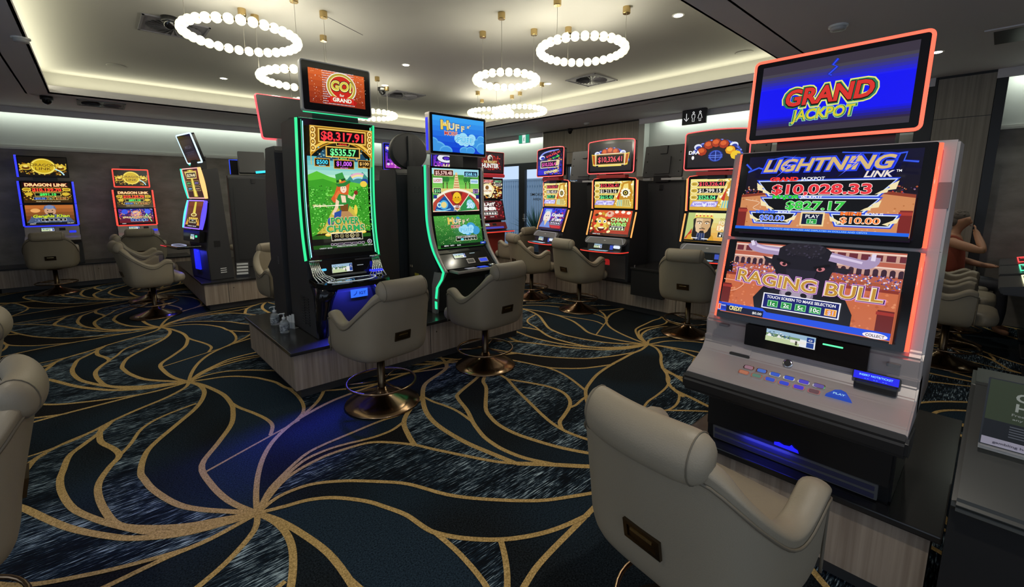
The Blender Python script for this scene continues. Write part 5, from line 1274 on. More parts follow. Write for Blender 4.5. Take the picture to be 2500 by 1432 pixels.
    # lower body: swept gloss legs and the blue lit badge
    for sx in (-1, 1):
        bm = bmesh.new(); R = []
        for z, w_, f in ((.42, .085, Y(3.84)), (.60, .10, Y(3.80)), (.75, .13, Y(3.765)), (.87, .16, Y(3.71))):
            R.append([bm.verts.new((sx*x, y, z)) for x, y in ((.328, Y(3.95)), (.328, f+.05), (.31, f+.012), (.328-w_*.6, f), (.328-w_, f+.03), (.328-w_, Y(3.95)))])
        for a, b in zip(R[:-1], R[1:]):
            for i in range(6): j = (i+1) % 6; bm.faces.new((a[i], a[j], b[j], b[i]))
        bm.faces.new(R[0]); bm.faces.new(R[-1]); bmesh.ops.recalc_face_normals(bm, faces=bm.faces)
        obj('leg_shroud', bm, GLOSS, t, True)
    a_ = Art(100, 50, '#2f6af0'); a_.poly([(10, 14), (24, 12), (36, 24), (38, 38), (34, 38), (30, 26), (20, 18)], '#123a9a'); a_.text('IGT', 70, 24, 18, '#103080', 40, bold=.03)
    a_.build('badge', t, lambda u, v, k: Vector((-.02+.16*u, Y(3.855)-k, .735+.075*v)), 1.2)
    l = area('under_deck_led', (0, Y(3.78), .855), (math.radians(25), 0, 0), .4, .03, 3.2, (.05, .06, 1)); l.parent = t
    l = area('plinth_glow', (-.05, Y(3.80), .63), (math.radians(-55), 0, math.radians(-52)), .2, .03, 4.5, (.05, .06, 1), math.radians(60)); l.parent = t
    # topper on a black neck
    p = Panel(Y(3.93), 2.325, Y(3.93), 2.735, .60, .0)
    bm = bmesh.new(); box(bm, -.20, .20, Y(4.0), Y(4.3), 2.28, 2.36); obj('topper_neck', bm, MATTE, t)
    h = bezel(p, t, .592, .40, 'topper', LGREY, .022, .05); bezel(p, h, .572, .382, 'screen_frame', GLOSS, .016, .0, front=.006)
    art_go().build('screen', h, p.surf(.475, .272, 0, .004, .0075), 1.0)
    bm = bmesh.new(); tube(bm, [p.P(-.28, -.2, -.045), p.P(.28, -.2, -.045)], .006); obj('light_strip', bm, glow('#2fd890', 1.5), h)
curved_machine()
# ------------------------------------------------------------------ the blue cloud machine
def wave_machine():
    t = root('slot_machine', 'slot machine with blue cloud topper and mint light down its side', 2.875, 3.62, 0)
    Y = lambda y: y-3.62
    cab = body(t, [(Y(3.93), ZP), (Y(3.93), .74), (Y(3.84), .87), (Y(3.90), 1.0), (Y(4.0), 1.2), (Y(4.06), 1.35), (Y(4.07), 1.94), (Y(4.40), 1.955), (Y(4.44), ZP)], .72, MATTE)
    for sx in (-1, 1):   # silver S-shaped edge and the light strip outside it
        sp = [(Y(3.99), 1.95), (Y(3.99), 1.55), (Y(3.97), 1.32), (Y(3.88), 1.08), (Y(3.70), .875)]
        c = catmull([Vector((0, y, z)) for y, z in sp], 6)
        bm = bmesh.new(); R = []
        for i, q in enumerate(c):
            R.append([bm.verts.new((sx*x, q.y+dy, q.z)) for x, dy in ((.335, -.012), (.368, -.012), (.368, .055), (.335, .055))])
        for a, b in zip(R[:-1], R[1:]):
            for k in range(4): l = (k+1) % 4; bm.faces.new((a[k], a[l], b[l], b[k]))
        bm.faces.new(R[0]); bm.faces.new(R[-1]); bmesh.ops.recalc_face_normals(bm, faces=bm.faces)
        obj('edge_trim', bm, SILVER, t, True)
        d = [Vector((sx*.371, q.y+.028, q.z)) for q in c] + [Vector((sx*.371, Y(y), z)) for y, z in ((3.76, .80), (3.85, .70), (3.875, .58))]
        bm = bmesh.new(); R = []
        for q in d: R.append([bm.verts.new((q.x, q.y-.022, q.z)), bm.verts.new((q.x, q.y+.022, q.z))])
        for a, b in zip(R[:-1], R[1:]): bm.faces.new((a[0], a[1], b[1], b[0]))
        obj('light_strip', bm, glow('#2fe09c', 1.25), t)
        bm = bmesh.new(); box(bm, sx*.371-.001, sx*.371+.001, Y(3.855), Y(3.90), .47, .55); obj('light_strip', bm, glow('#2fe09c', 1.25), t)
        bm = bmesh.new(); prism(bm, [(Y(3.72), .86), (Y(3.78), .78), (Y(3.86), .70), (Y(3.89), ZP), (Y(3.96), ZP), (Y(3.95), .72), (Y(3.90), .86)], sx*.335, sx*.368); obj('leg_trim', bm, SILVER, t)
    up = Panel(Y(3.995), 1.44, Y(3.995), 1.945, .67); lo = Panel(Y(3.915), 1.075, Y(3.99), 1.435, .67)
    u = bezel(up, t, .668, .50, 'jackpot_screen_frame', GLOSS, .01); art_puff_mid().build('screen', u, up.surf(.61, .45, 0, .005, .0045), 1.0)
    l = bezel(lo, t, .668, .365, 'game_screen_frame', GLOSS, .01); art_puff_low().build('screen', l, lo.surf(.61, .345, 0, .005, .0045), 1.0)
    co = Panel(Y(3.75), .895, Y(3.915), 1.07, .66); c = bezel(co, t, .66, .24, 'console_panel', GLOSS, .006)
    small_screen(co, c, -.08, .03, .15, .055)
    bm = bmesh.new(); co.slab(bm, .07, .008, .002, 0, .005, .10, .05); obj('card_slot', bm, glow('#a8c0c8', .7), c)
    for w_, uu, vv, col, nm in ((.10, .03, -.05, '#9a9a98', 'ticket_slot'), (.12, .20, -.055, '#3a50e8', 'note_acceptor')):
        bm = bmesh.new(); co.slab(bm, w_, .06, .006, 0, .008, uu, vv); f = obj(nm, bm, SILVER, c); bm = bmesh.new(); co.slab(bm, w_-.02, .04, .004, .0, .010, uu, vv); obj('slot_face', bm, glow(col, .9) if nm == 'note_acceptor' else DGREY, f)
    bm = bmesh.new(); box(bm, -.28, .30, Y(3.60), Y(3.76), .862, .89, bev=.008); dk = obj('button_deck', bm, SILVER, t)
    bm = bmesh.new(); box(bm, -.26, .28, Y(3.615), Y(3.75), .89, .893); obj('deck_glass', bm, GLOSS, dk)
    for x0, x1, col in ((-.12, 0, '#8a8a90'), (.04, .15, '#3a5af0')):
        bm = bmesh.new(); box(bm, x0, x1, Y(3.64), Y(3.71), .893, .896); obj('deck_display', bm, glow(col, .8), dk)
    bm = bmesh.new(); lathe(bm, [(.035, .893), (.035, .908), (.028, .914)], 20, .22, Y(3.675)); obj('play_button', bm, CHROME, dk, True)
    bm = bmesh.new(); prism(bm, [(Y(3.80), .86), (Y(3.86), .76), (Y(3.93), .76), (Y(3.93), .86)], -.33, .33); obj('belly_panel', bm, GLOSS, t)
    for z in (1.72, 1.68): 
        for y in (4.16, 4.24): 
            bm = bmesh.new(); box(bm, -.364, -.36, Y(y), Y(y)+.05, z, z+.012); obj('side_vent', bm, DGREY, cab)
    bm = bmesh.new(); box(bm, -.364, -.36, Y(4.22), Y(4.30), .72, .80); obj('warning_sticker', bm, mat('yellow_sticker', hexc('#c8b83a'), .6), cab)
    for y in (4.34, 4.38):
        bm = bmesh.new(); box(bm, -.366, -.36, Y(y), Y(y)+.015, .86, .885); obj('lock', bm, CHROME, cab)
    p = Panel(Y(3.93), 2.055, Y(3.93), 2.47, .73)
    bm = bmesh.new(); box(bm, .10, .30, Y(4.0), Y(4.25), 1.94, 2.1); obj('topper_neck', bm, MATTE, t)
    h = bezel(p, t, .725, .412, 'topper', SILVER, .018, .07); bezel(p, h, .705, .395, 'screen_frame', GLOSS, .012, .0, front=.006)
    art_puff_top().build('screen', h, p.surf(.655, .35, 0, 0, .0075), 1.0)
    for sx in (-1, 1):
        bm = bmesh.new(); R = p; a = [bm.verts.new(p.P(sx*.364, v, n)) for v, n in ((-.17, -.06), (.15, -.06), (.15, -.02), (-.17, -.02))]; bm.faces.new(a if sx > 0 else a[::-1]); obj('light_strip', bm, glow('#2a32e8', 1.6), h)
wave_machine()
# ------------------------------------------------------------------ the big bull machine at the right
def bull_machine():
    t = root('slot_machine', 'big silver slot machine with red-lit screens and a black bull', 2.0, .53, -90)
    cab = body(t, [(.24, .80), (.20, .95), (.195, 1.04), (.215, 1.062), (.312, 1.44), (.392, 1.855), (.62, 1.86), (.66, .80)], .81, SILVER, bev=.008)
    base = body(t, [(.22, ZP), (.20, .70), (.20, .80), (.64, .80), (.64, ZP)], .74, BLACK, 'base_cabinet')
    # red rib panels on the silver cheeks
    for z0, z1 in ((1.60, 1.70),):
        bm = bmesh.new(); q = Panel(.312, 1.44, .392, 1.855, .8); q.slab(bm, .038, .10, .003, -.01, .0015, .382, .0); obj('cheek_inset', bm, MGREY, cab)
    up = Panel(.277, 1.447, .352, 1.848, .70); lo = Panel(.178, 1.062, .272, 1.437, .70)
    u = bezel(up, t, .70, .405, 'jackpot_screen_frame', GLOSS, .008, .04); art_link().build('screen', u, up.surf(.625, .365, 0, .0, .0045), 1.0)
    l = bezel(lo, t, .70, .384, 'game_screen_frame', GLOSS, .008, .04); art_bull().build('screen', l, lo.surf(.625, .352, 0, .006, .0045), 1.0)
    for p, hh, par in ((up, .405, u), (lo, .384, l)):
        for sx in (-1, 1): strip(par, [p.P(sx*.354, -hh/2+.004, -.006), p.P(sx*.354, hh/2-.004, -.006)], .0085, '#ff4630', 3.4)
    strip(l, [lo.P(-.34, -.184, -.046), lo.P(.34, -.184, -.046)], .006, '#ff2a24', 3.0)  # added strip hidden behind the frame, casts red on the silver below
    # black inset below with the little club screen
    ri = Panel(.172, .955, .178, 1.058, .56, .0)
    r = bezel(ri, t, .46, .098, 'console_panel', GLOSS, .004, .03, du=.02); small_screen(ri, r, -.025, .022, .19, .052)
    bm = bmesh.new(); ri.slab(bm, .07, .006, .002, 0, .006, .13, .028); obj('card_slot', bm, glow('#5af0a0', 1.6), r)
    for u_, v_ in ((-.31, .02), (.325, -.0)):
        bm = bmesh.new(); ri.slab(bm, .04, .012, .003, -.02, .006, u_, v_); obj('nameplate', bm, MGREY, cab)
    # sloped silver deck with a black bumper
    dp = [(.012, .79), (.004, .812), (.03, .828), (.12, .868), (.165, .893), (.19, .93), (.186, .965), (.30, .965), (.30, .79)]
    bm = bmesh.new(); prism(bm, dp, -.405, .405, bev=.006); dk = obj('button_deck', bm, SILVER, t)
    bm = bmesh.new(); prism(bm, [(-.012, .735), (-.018, .79), (.0, .818), (.02, .806), (.20, .79), (.20, .70), (.06, .70)], -.412, .412, bev=.01); obj('deck_bumper', bm, BLACK, t, False)
    def dz(y): return .828+(y-.03)*(.04/.09)
    DP = Panel(.03, .828, .12, .868, .8)
    cols = ['#b88a9a', '#5a8af0', '#3a6af0', '#3a5af8', '#5a4af0', '#7a6ac0', '#d88a6a', '#6a9a8a', '#3a6af0', '#3a5af8', '#5a4af8', '#7a5a60']
    for rr, (v, x0) in enumerate(((.044, -.162), (.006, -.170))):
        for k in range(6):
            bm = bmesh.new(); DP.slab(bm, .044, .026, .008, 0, .007, x0+.0545*k, v); b = obj('button', bm, CHROME, dk)
            bm = bmesh.new(); DP.slab(bm, .035, .018, .006, .006, .009, x0+.0545*k, v); obj('button_cap', bm, glow(cols[rr*6+k], .55), b)
    bm = bmesh.new(); tri = [(-.045, -.018), (.045, -.018), (.02, .02), (0, .028), (-.02, .02)]
    a = [bm.verts.new(DP.P(.185+x, .022+y, 0)) for x, y in tri]; b_ = [bm.verts.new(DP.P(.185+x*.9, .022+y*.9, .014)) for x, y in tri]
    bm.faces.new(b_)
    for i in range(5): j = (i+1) % 5; bm.faces.new((a[i], a[j], b_[j], b_[i]))
    pb = obj('play_button', bm, glow('#2a52c8', .7), dk)
    A_ = Art(100, 40, '#2a52c8'); A_.text('PLAY', 50, 20, 24, '#a8e0ff', 80, bold=.03); A_.build('button_label', pb, lambda x, y, k: DP.P(.16+.05*x, .012+.016*y, .0145+k), .8)
    bm = bmesh.new(); DP2 = Panel(.165, .893, .19, .93, .8)
    lathe(bm, [(.020, 0), (.020, .006), (.016, .008)], 24)
    for v in bm.verts: v.co = DP2.P(-.025+v.co.x, .0+v.co.y, v.co.z)
    k = obj('key_switch', bm, CHROME, dk, True)
    bm = bmesh.new(); lathe(bm, [(.014, .006), (.014, .0095)], 20)
    for v in bm.verts: v.co = DP2.P(-.025+v.co.x, v.co.y, v.co.z)
    obj('key_barrel', bm, BLACK, k)
    bm = bmesh.new(); DP2.slab(bm, .09, .03, .004, 0, .004, -.225, .008); obj('card_holder', bm, SILVER, dk); bm = bmesh.new(); DP2.slab(bm, .09, .012, .005, 0, .006, -.225, -.016); obj('card_lip', bm, BLACK, dk)
    # blue lit note entry
    bm = bmesh.new(); box(bm, .215, .35, .145, .20, .89, .925, bev=.01); na = obj('note_acceptor', bm, BLACK, dk)
    NP = Panel(.168, .925, .176, .958, .16, .28); A_ = Art(100, 24, '#1414d8'); A_.text('INSERT NOTE/TICKET', 50, 15, 6, '#8ad8ff', 74); A_.text('.. .. ..', 50, 6, 4, '#6ab8ff', 50)
    f = bezel(NP, na, .15, .036, 'note_sign', BLACK, .01, .03); A_.build('sign_picture', f, NP.surf(.14, .030, 0, 0, .0045), 1.2)
    # belly: dark door, glowing emblem, grilles
    bm = bmesh.new(); prism(bm, [(.19, .50), (.185, .70), (.20, .70), (.21, .50)], -.36, .36); obj('belly_door', bm, BLACK, base)
    GP = Panel(.205, .422, .19, .50, .72)
    g = bezel(GP, base, .66, .075, 'speaker_grille', MGREY, .004, .02); 
    for v_, c in ((.016, '#1c1aa8'), (-.02, '#2020b8')):
        bm = bmesh.new(); GP.slab(bm, .64, .022, .003, 0, .006, 0, v_); obj('grille_bar', bm, mat('blue_grille_plastic', hexc('#4a4a66'), .25), g)
    EP = Panel(.192, .495, .188, .55, .72); em = [(-.05, -.006), (-.05, .008), (-.03, .014), (-.01, .008), (.012, .012), (.02, .022), (.03, .012), (.045, .006), (.05, -.008)]
    bm = bmesh.new(); bm.faces.new([bm.verts.new(EP.P(x, y-.005, .004)) for x, y in em]); obj('emblem', bm, glow('#1a1af0', 1.6), base)
    l_ = area('belly_led', (-.08, .165, .51), (math.radians(20), 0, 0), .2, .015, .22, (.05, .06, 1)); l_.parent = t
    bm = bmesh.new(); lathe(bm, [(.012, 0), (.012, .01)], 16)
    for v in bm.verts: v.co = Vector((.23+v.co.x, .185-v.co.z, .71+v.co.y))
    obj('lock', bm, CHROME, base)
    # tall post and topper
    bm = bmesh.new(); box(bm, -.25, .20, .50, .60, 1.85, 2.22); obj('topper_post', bm, BLACK, t)
    p = Panel(.405, 1.905, .445, 2.278, .64, -.035); h = bezel(p, t, .635, .372, 'topper', GLOSS, .02, .06); rim(p, h, .638, .376, '#ff5a44', 2.2, .02, .0075, .0)
    art_jackpot().build('screen', h, p.surf(.565, .318, 0, 0, .0045), 1.0)
bull_machine()
# ------------------------------------------------------------------ arched-top machines with amber edges
def arched_machine(label, x, y, top_art, mid_art, low_art, rz=-90, tilt=0):
    t = root('slot_machine', label, x, y, rz)
    cab = body(t, [(.12, ZP), (.10, .80), (.13, 1.0), (.25, 1.40), (.26, 1.86), (.62, 1.84), (.70, ZP)], .66, MATTE)
    up = Panel(.225, 1.445, .215, 1.875, .72); lo = Panel(.09, 1.06, .22, 1.435, .72)
    u = bezel(up, t, .69, .43, 'jackpot_screen_frame', GLOSS, .02, .05, arch=.02); mid_art.build('screen', u, up.surf(.635, .385, 0, -.008, .0045), 1.0)
    l = bezel(lo, t, .69, .39, 'game_screen_frame', GLOSS, .02, .05); low_art.build('screen', l, lo.surf(.635, .375, 0, .0, .0045), 1.0)
    rimpts = [up.P(.352, -.215, -.005), up.P(.352, .20, -.005)] + [up.P(.335-.67*i/8, .218+.018*(1-(1-2*i/8)**2), -.005) for i in range(9)] + [up.P(-.352, .20, -.005), up.P(-.352, -.215, -.005)]
    strip(u, rimpts, .007, '#ff5a48', 1.7)
    for sx in (-1, 1):
        for p, hh, par in ((up, .43, u), (lo, .39, l)):
            strip(par, [p.P(sx*.366, -hh/2, -.01), p.P(sx*.366, hh/2-.02, -.01)], .011, '#ffa85a', 1.3)
    # grey chin, displays and red edged shelf
    ch = Panel(-.01, .955, .055, 1.05, .7); c = bezel(ch, t, .66, .105, 'chin_panel', MGREY, .04, .04); strip(c, [ch.P(-.31, -.045, .004), ch.P(-.26, .045, .004), ch.P(.26, .045, .004), ch.P(.31, -.045, .004)], .003, '#c8c0c8', .6)
    bm = bmesh.new(); ch.slab(bm, .03, .014, .004, 0, .006); obj('badge', bm, LGREY, c)
    dpn = Panel(-.0, .865, .02, .955, .6); d = bezel(dpn, t, .56, .095, 'console_panel', BLACK, .006, .08); small_screen(dpn, d, -.10, .01, .13, .06)
    bm = bmesh.new(); dpn.slab(bm, .06, .05, .004, 0, .006, .03, 0); obj('card_reader', bm, BLACK, d)
    bm = bmesh.new(); dpn.slab(bm, .05, .06, .004, 0, .006, .12, 0); obj('badge', bm, glow('#4a62d8', .7), d)
    bm = bmesh.new(); dpn.slab(bm, .09, .04, .012, 0, .03, .21, .01); obj('note_acceptor', bm, glow('#e8f0ff', 1.0), d)
    bm = bmesh.new(); ol = catmull([Vector((x_, y_, 0)) for x_, y_ in ((-.36, .06), (-.33, -.10), (-.2, -.16), (0, -.18), (.2, -.16), (.33, -.10), (.36, .06))], 4)
    a = [bm.verts.new((q.x, q.y, .845)) for q in ol]; b = [bm.verts.new((q.x, q.y, .868)) for q in ol]; n = len(ol)
    bm.faces.new(a); bm.faces.new(b[::-1])
    for i in range(n): j = (i+1) % n; bm.faces.new((a[j], a[i], b[i], b[j]))
    bmesh.ops.recalc_face_normals(bm, faces=bm.faces); dk = obj('button_deck', bm, BLACK, t)
    strip(dk, [Vector((q.x, q.y-.002, .857)) for q in ol], .007, '#e0382c', 1.2)
    for x0, cc in ((-.18, '#8ac8e8'), (-.08, '#9ad0f0'), (.02, '#b8dcf4')):
        bm = bmesh.new(); box(bm, x0, x0+.08, -.12, -.05, .868, .872); obj('deck_display', bm, glow(cc, .7), dk)
    bm = bmesh.new(); prism(bm, [(.10, .46), (.085, .80), (.12, .80), (.13, .46)], -.30, .30); bd = obj('belly_door', bm, mat('brown_grey_door', (.10, .085, .08), .35), t)
    bm = bmesh.new(); EPn = Panel(.10, .60, .09, .74, .3); EPn.slab(bm, .10, .12, .03, 0, .005); obj('emblem', bm, glow('#a82020', .7), bd)
    # topper
    p = Panel(.09, 1.945, .10, 2.40, .76); bm = bmesh.new(); box(bm, -.10, .10, .16, .30, 1.84, 2.2); obj('topper_post', bm, BLACK, t)
    bm = bmesh.new(); box(bm, -.22, .24, .10, .20, 1.885, 1.93); obj('topper_bracket', bm, mat('red_bracket', (.35, .02, .02), .4), t)
    bm = bmesh.new(); box(bm, -.20, .02, .33, .42, 1.885, 1.915); obj('topper_arm', bm, LGREY, t)
    h = bezel(p, t, .735, .44, 'topper', GLOSS, .03, .06, arch=.022); 
    o = rrect(.737, .442, .03, arch=.022)
    bm = bmesh.new(); p.rim(bm, .737, .442, .03, .0075, .0, arch=.022); obj('light_strip', bm, glow('#ff5a5a', 1.6), h, True)
    return t, p, h
t, p, h = arched_machine('machine with a bearded emperor on its game screen, coins on the topper', 5.41, 2.36, None, art_bank('$10,326.41', '$1,299.15', '$526.04'), art_emperor(), -84)
art_feature('coins').build('screen', h, p.surf(.66, .38, 0, .0, .0045), 1.0)
t, p, h = arched_machine('machine with a lion dance game and a red jackpot sum on its topper', 5.30, 3.79, None, art_bank('$10,326.41', '$1,213.16', '$615.43'), art_lion(), -86)
art_feature('sum').build('screen', h, p.surf(.66, .38, 0, .0, .0045), 1.0)
t, p, h = arched_machine('machine with a pale faced queen game and a slanted jackpot topper', 5.47, 5.12, None, art_bank('$10,326.41', '$8,145.01', '$771.17'), art_kingdom(), -102)
art_feature_tilt().build('screen', h, p.surf(.67, .39, 0, .0, .0045), 1.0)
# ------------------------------------------------------------------ dark red machine by the window
def flat_machine(label, x, y, rz, arts, frame, w=.72, kind='red'):
    t = root('slot_machine', label, x, y, rz)
    cab = body(t, [(.10, ZP), (.10, .80), (.20, 1.0), (.26, 1.9), (.60, 1.9), (.66, ZP)], w-.04, MATTE)
    up = Panel(.20, 1.56, .19, 1.98, w); lo = Panel(.10, 1.13, .195, 1.54, w)
    u = bezel(up, t, w, .43, 'jackpot_screen_frame', GLOSS, .008); arts[1].build('screen', u, up.surf(w-.06, .385, 0, 0, .0045), 1.0)
    l = bezel(lo, t, w, .42, 'game_screen_frame', GLOSS, .008); arts[2].build('screen', l, lo.surf(w-.06, .385, 0, .0, .0045), 1.0)
    for sx in (-1, 1):
        for p_, par in ((up, u), (lo, l)): strip(par, [p_.P(sx*w/2, -.2, -.01), p_.P(sx*w/2, .2, -.01)], .006, frame, 1.4)
    bm = bmesh.new(); tube(bm, [(-w/2, .16, 2.035), (w/2, .16, 2.035)], .035, 12); obj('light_bar', bm, glow('#c8323a', .55), t)
    co = Panel(.02, .95, .09, 1.10, w); c = bezel(co, t, w-.04, .15, 'console_panel', mat('red_console', (.25, .03, .03), .3), .01); small_screen(co, c, -.18, .03, .14, .05)
    bm = bmesh.new(); co.slab(bm, .10, .05, .005, 0, .006, .02, .03); obj('card_reader', bm, BLACK, c); bm = bmesh.new(); co.slab(bm, .5, .04, .01, 0, .008, 0, -.04); obj('button_strip', bm, glow('#5a5ad8', .6), c)
    bm = bmesh.new(); box(bm, -w/2, w/2, -.16, .08, .90, .935, bev=.01); dk = obj('button_deck', bm, BLACK, t); strip(dk, [(-w/2, -.163, .918), (w/2, -.163, .918)], .009, '#f03a2c', 1.4)
    bm = bmesh.new(); prism(bm, [(.08, .45), (.06, .88), (.12, .88), (.12, .45)], -.30, .30); obj('belly_door', bm, mat('red_door', (.45, .05, .04), .35), t)
    p = Panel(.17, 2.075, .16, 2.50, w); bm = bmesh.new(); box(bm, -.1, .1, .2, .3, 1.9, 2.3); obj('topper_post', bm, BLACK, t)
    h = bezel(p, t, w+.01, .425, 'topper', GLOSS, .012, .06); arts[0].build('screen', h, p.surf(w-.05, .375, 0, 0, .0045), .9); rim(p, h, w+.012, .427, frame, 1.0, .012, .005, 0)
    return t
flat_machine('dark red machine with a horned hunter on its topper by the window', 5.93, 6.90, 0, (art_hunter_top(), art_hunter_mid(), art_hunter_low()), '#d8303a')
flat_machine('blue framed machine half hidden behind the round black disc', 3.98, 6.90, 0, (art_slush('S'), art_slush('S'), art_slush('S')), '#3a3af8')
flat_machine('blue framed machine hidden behind the blue cloud machine', 4.92, 6.90, 0, (art_slush('O'), art_slush('S'), art_slush('O')), '#3a3af8')
# ------------------------------------------------------------------ the two machines along the dark wall
def wall_machine(label, x, y, col, low, jack, w=.65, k=1.0, topw=.62, open_top=True, za=0.0, zb=1.0):
    Z = lambda z: za+zb*z
    t = root('slot_machine', label, x, y, 0)
    cab = body(t, [(.10, ZP), (.08, .80), (.16, 1.05), (.25, Z(1.9)), (.44, Z(1.9)), (.44, ZP)], w+.04, DGREY)
    up = Panel(.175, Z(1.495), .225, Z(1.885), w); lo = Panel(.085, Z(1.115), .17, Z(1.485), w)
    u = bezel(up, t, w, .39*zb, 'jackpot_screen_frame', GLOSS, .008); art_dragon_mid(jack, col).build('screen', u, up.surf(w-.05, .36*zb, 0, 0, .0045), 1.0)
    l = bezel(lo, t, w, .378*zb, 'game_screen_frame', GLOSS, .008); low.build('screen', l, lo.surf(w-.05, .35*zb, 0, .0, .0045), 1.0)
    for sx in (-1, 1):
        for p_, hh, par in ((up, .39*zb, u), (lo, .378*zb, l)): strip(par, [p_.P(sx*(w/2+.012), -hh/2, -.005), p_.P(sx*(w/2+.012), hh/2, -.005)], .015, col, 2.0)
    strip(l, [lo.P(-w/2-.012, -.195*zb, -.005), lo.P(w/2+.012, -.195*zb, -.005)], .012, col, 1.6)
    co = Panel(.03, Z(.93), .085, Z(1.10), w); c = bezel(co, t, w+.03, .165, 'console_panel', SILVER, .008); small_screen(co, c, -.06, .03, .16, .06)
    bm = bmesh.new(); co.slab(bm, .08, .05, .005, 0, .007, .12, .03); obj('card_reader', bm, BLACK, c); bm = bmesh.new(); co.slab(bm, .09, .04, .005, 0, .008, .25, -.02); obj('note_acceptor', bm, glow('#2a3af0', 1.0), c)
    bm = bmesh.new(); prism(bm, [(-.14, .86), (-.12, .90), (.04, .94), (.08, .94), (.08, .80)], -w/2-.02, w/2+.02); obj('button_deck', bm, SILVER, t)
    p = Panel(.20, Z(1.955), .22, Z(1.955)+.36*k, topw); bm = bmesh.new(); box(bm, -.15, .15, .24, .34, 1.88, 2.2); obj('topper_post', bm, BLACK, t)
    h = bezel(p, t, topw, .365*k, 'topper', GLOSS, .01, .05); art_coin().build('screen', h, p.surf(topw-.03, .325*k, 0, 0, .0045), 1.0)
    if open_top: strip(h, [p.P(-topw/2-.012, -.18*k, -.005), p.P(-topw/2-.012, .19*k, -.005)], .014, col, 2.0)
    else: rim(p, h, topw+.006, .37*k, col, 2.0, .01, .011, 0)
    return t
wall_machine('slot machine framed in blue light at the dark wall', -.60, 11.28, '#2a32ff', art_khan(), '$10,139.70')
wall_machine('slot machine framed in red light at the dark wall', .57, 11.33, '#ff4034', art_spring(), '$10,139.70', w=.57, k=.90, topw=.52, open_top=False, za=.093, zb=.876)
# ------------------------------------------------------------------ rainbow-edged machine seen half from the side
def rainbow_machine():
    t = root('slot_machine', 'slot machine with rainbow-lit bulging edges seen from the side', .90, 7.99, -80)
    cab = body(t, [(.16, ZP), (.15, .86), (.20, 1.15), (.255, 1.62), (.19, 2.0), (.40, 2.03), (.48, ZP)], .70, MATTE)
    up = Panel(.215, 1.595, .16, 2.035, .66); lo = Panel(.105, 1.16, .205, 1.57, .66)
    u = bezel(up, t, .66, .44, 'jackpot_screen_frame', GLOSS, .02); art_tower_mid().build('screen', u, up.surf(.56, .385, 0, 0, .0045), 1.0)
    l = bezel(lo, t, .66, .42, 'game_screen_frame', GLOSS, .02); art_tower_low().build('screen', l, lo.surf(.56, .375, 0, .0, .0045), 1.0)
    rim(up, u, .62, .425, '#e8a8a0', 1.2, .02, .009, .002); rim(lo, l, .62, .41, '#9a6af0', 1.4, .02, .009, .002)
    for sx, cu, cl in ((-1, '#3af0c0', '#5ae0e0'), (1, '#f0b870', '#5a4af0')):
        for p_, hh, c_, par in ((up, .44, cu, u), (lo, .42, cl, l)):
            bm = bmesh.new(); pts = [p_.P(sx*.345, -hh/2+hh*i/8, -.004) for i in range(9)]; tube(bm, pts, [.02+.012*math.sin(PI*i/8) for i in range(9)], 10); obj('light_strip', bm, glow(c_, 1.5), par, True)
    co = Panel(.08, .965, .10, 1.15, .6); c = bezel(co, t, .64, .17, 'console_panel', GLOSS, .008, .06); small_screen(co, c, .06, -.01, .13, .07)
    bm = bmesh.new(); co.slab(bm, .05, .03, .01, 0, .01, .2, 0); obj('status_light', bm, glow('#4af0a8', 1.2), c)
    bm = bmesh.new(); box(bm, -.34, .34, -.20, .10, .90, .935, bev=.012); dk = obj('button_deck', bm, GLOSS, t); strip(dk, [(-.34, -.203, .92), (-.1, -.206, .92)], .006, '#e03a3a', 1.0)
    bm = bmesh.new(); tube(bm, catmull([Vector(q) for q in ((-.16, -.10, .937), (0, -.16, .937), (.18, -.12, .937), (.15, -.03, .937), (-.12, -.02, .937))], 5, True), .004, 6, closed=True); obj('light_strip', bm, glow('#b8c0e8', .8), dk)
    bm = bmesh.new(); box(bm, -.12, .06, .13, .16, .55, .85, bev=.01); obj('belly_light', bm, glow('#1a22e0', 1.2), t)
    for z in (.57, .54, .51):
        bm = bmesh.new(); box(bm, .349, .352, .30, .38, z, z+.012); obj('side_label', bm, WHITEP, cab)
    bm = bmesh.new(); box(bm, .349, .353, .25, .33, .90, .99); obj('side_socket', bm, BLACK, cab)
    p = Panel(.235, 2.11, .125, 2.50, .56); bm = bmesh.new(); box(bm, -.12, .12, .22, .34, 2.0, 2.2); obj('topper_neck', bm, BLACK, t)
    h = bezel(p, t, .55, .40, 'topper', GLOSS, .02, .05); rim(p, h, .555, .405, '#c8e8ff', 1.5, .02, .011, 0); art_tower_top().build('screen', h, p.surf(.47, .32, 0, 0, .0045), 1.0)
    q = Panel(.235, 2.08, .12, 2.48, .6); bm = bmesh.new(); tube(bm, [q.P(-.42, .22, -.06), q.P(-.36, -.16, -.05), q.P(-.30, -.2, -.03)], .012, 8); obj('light_strip', bm, glow('#3af0b0', 1.6), h, True)
    l_ = area('belly_led', (0, .05, .82), (math.radians(20), 0, 0), .3, .03, 2.0, (.05, .06, 1)); l_.parent = t
rainbow_machine()
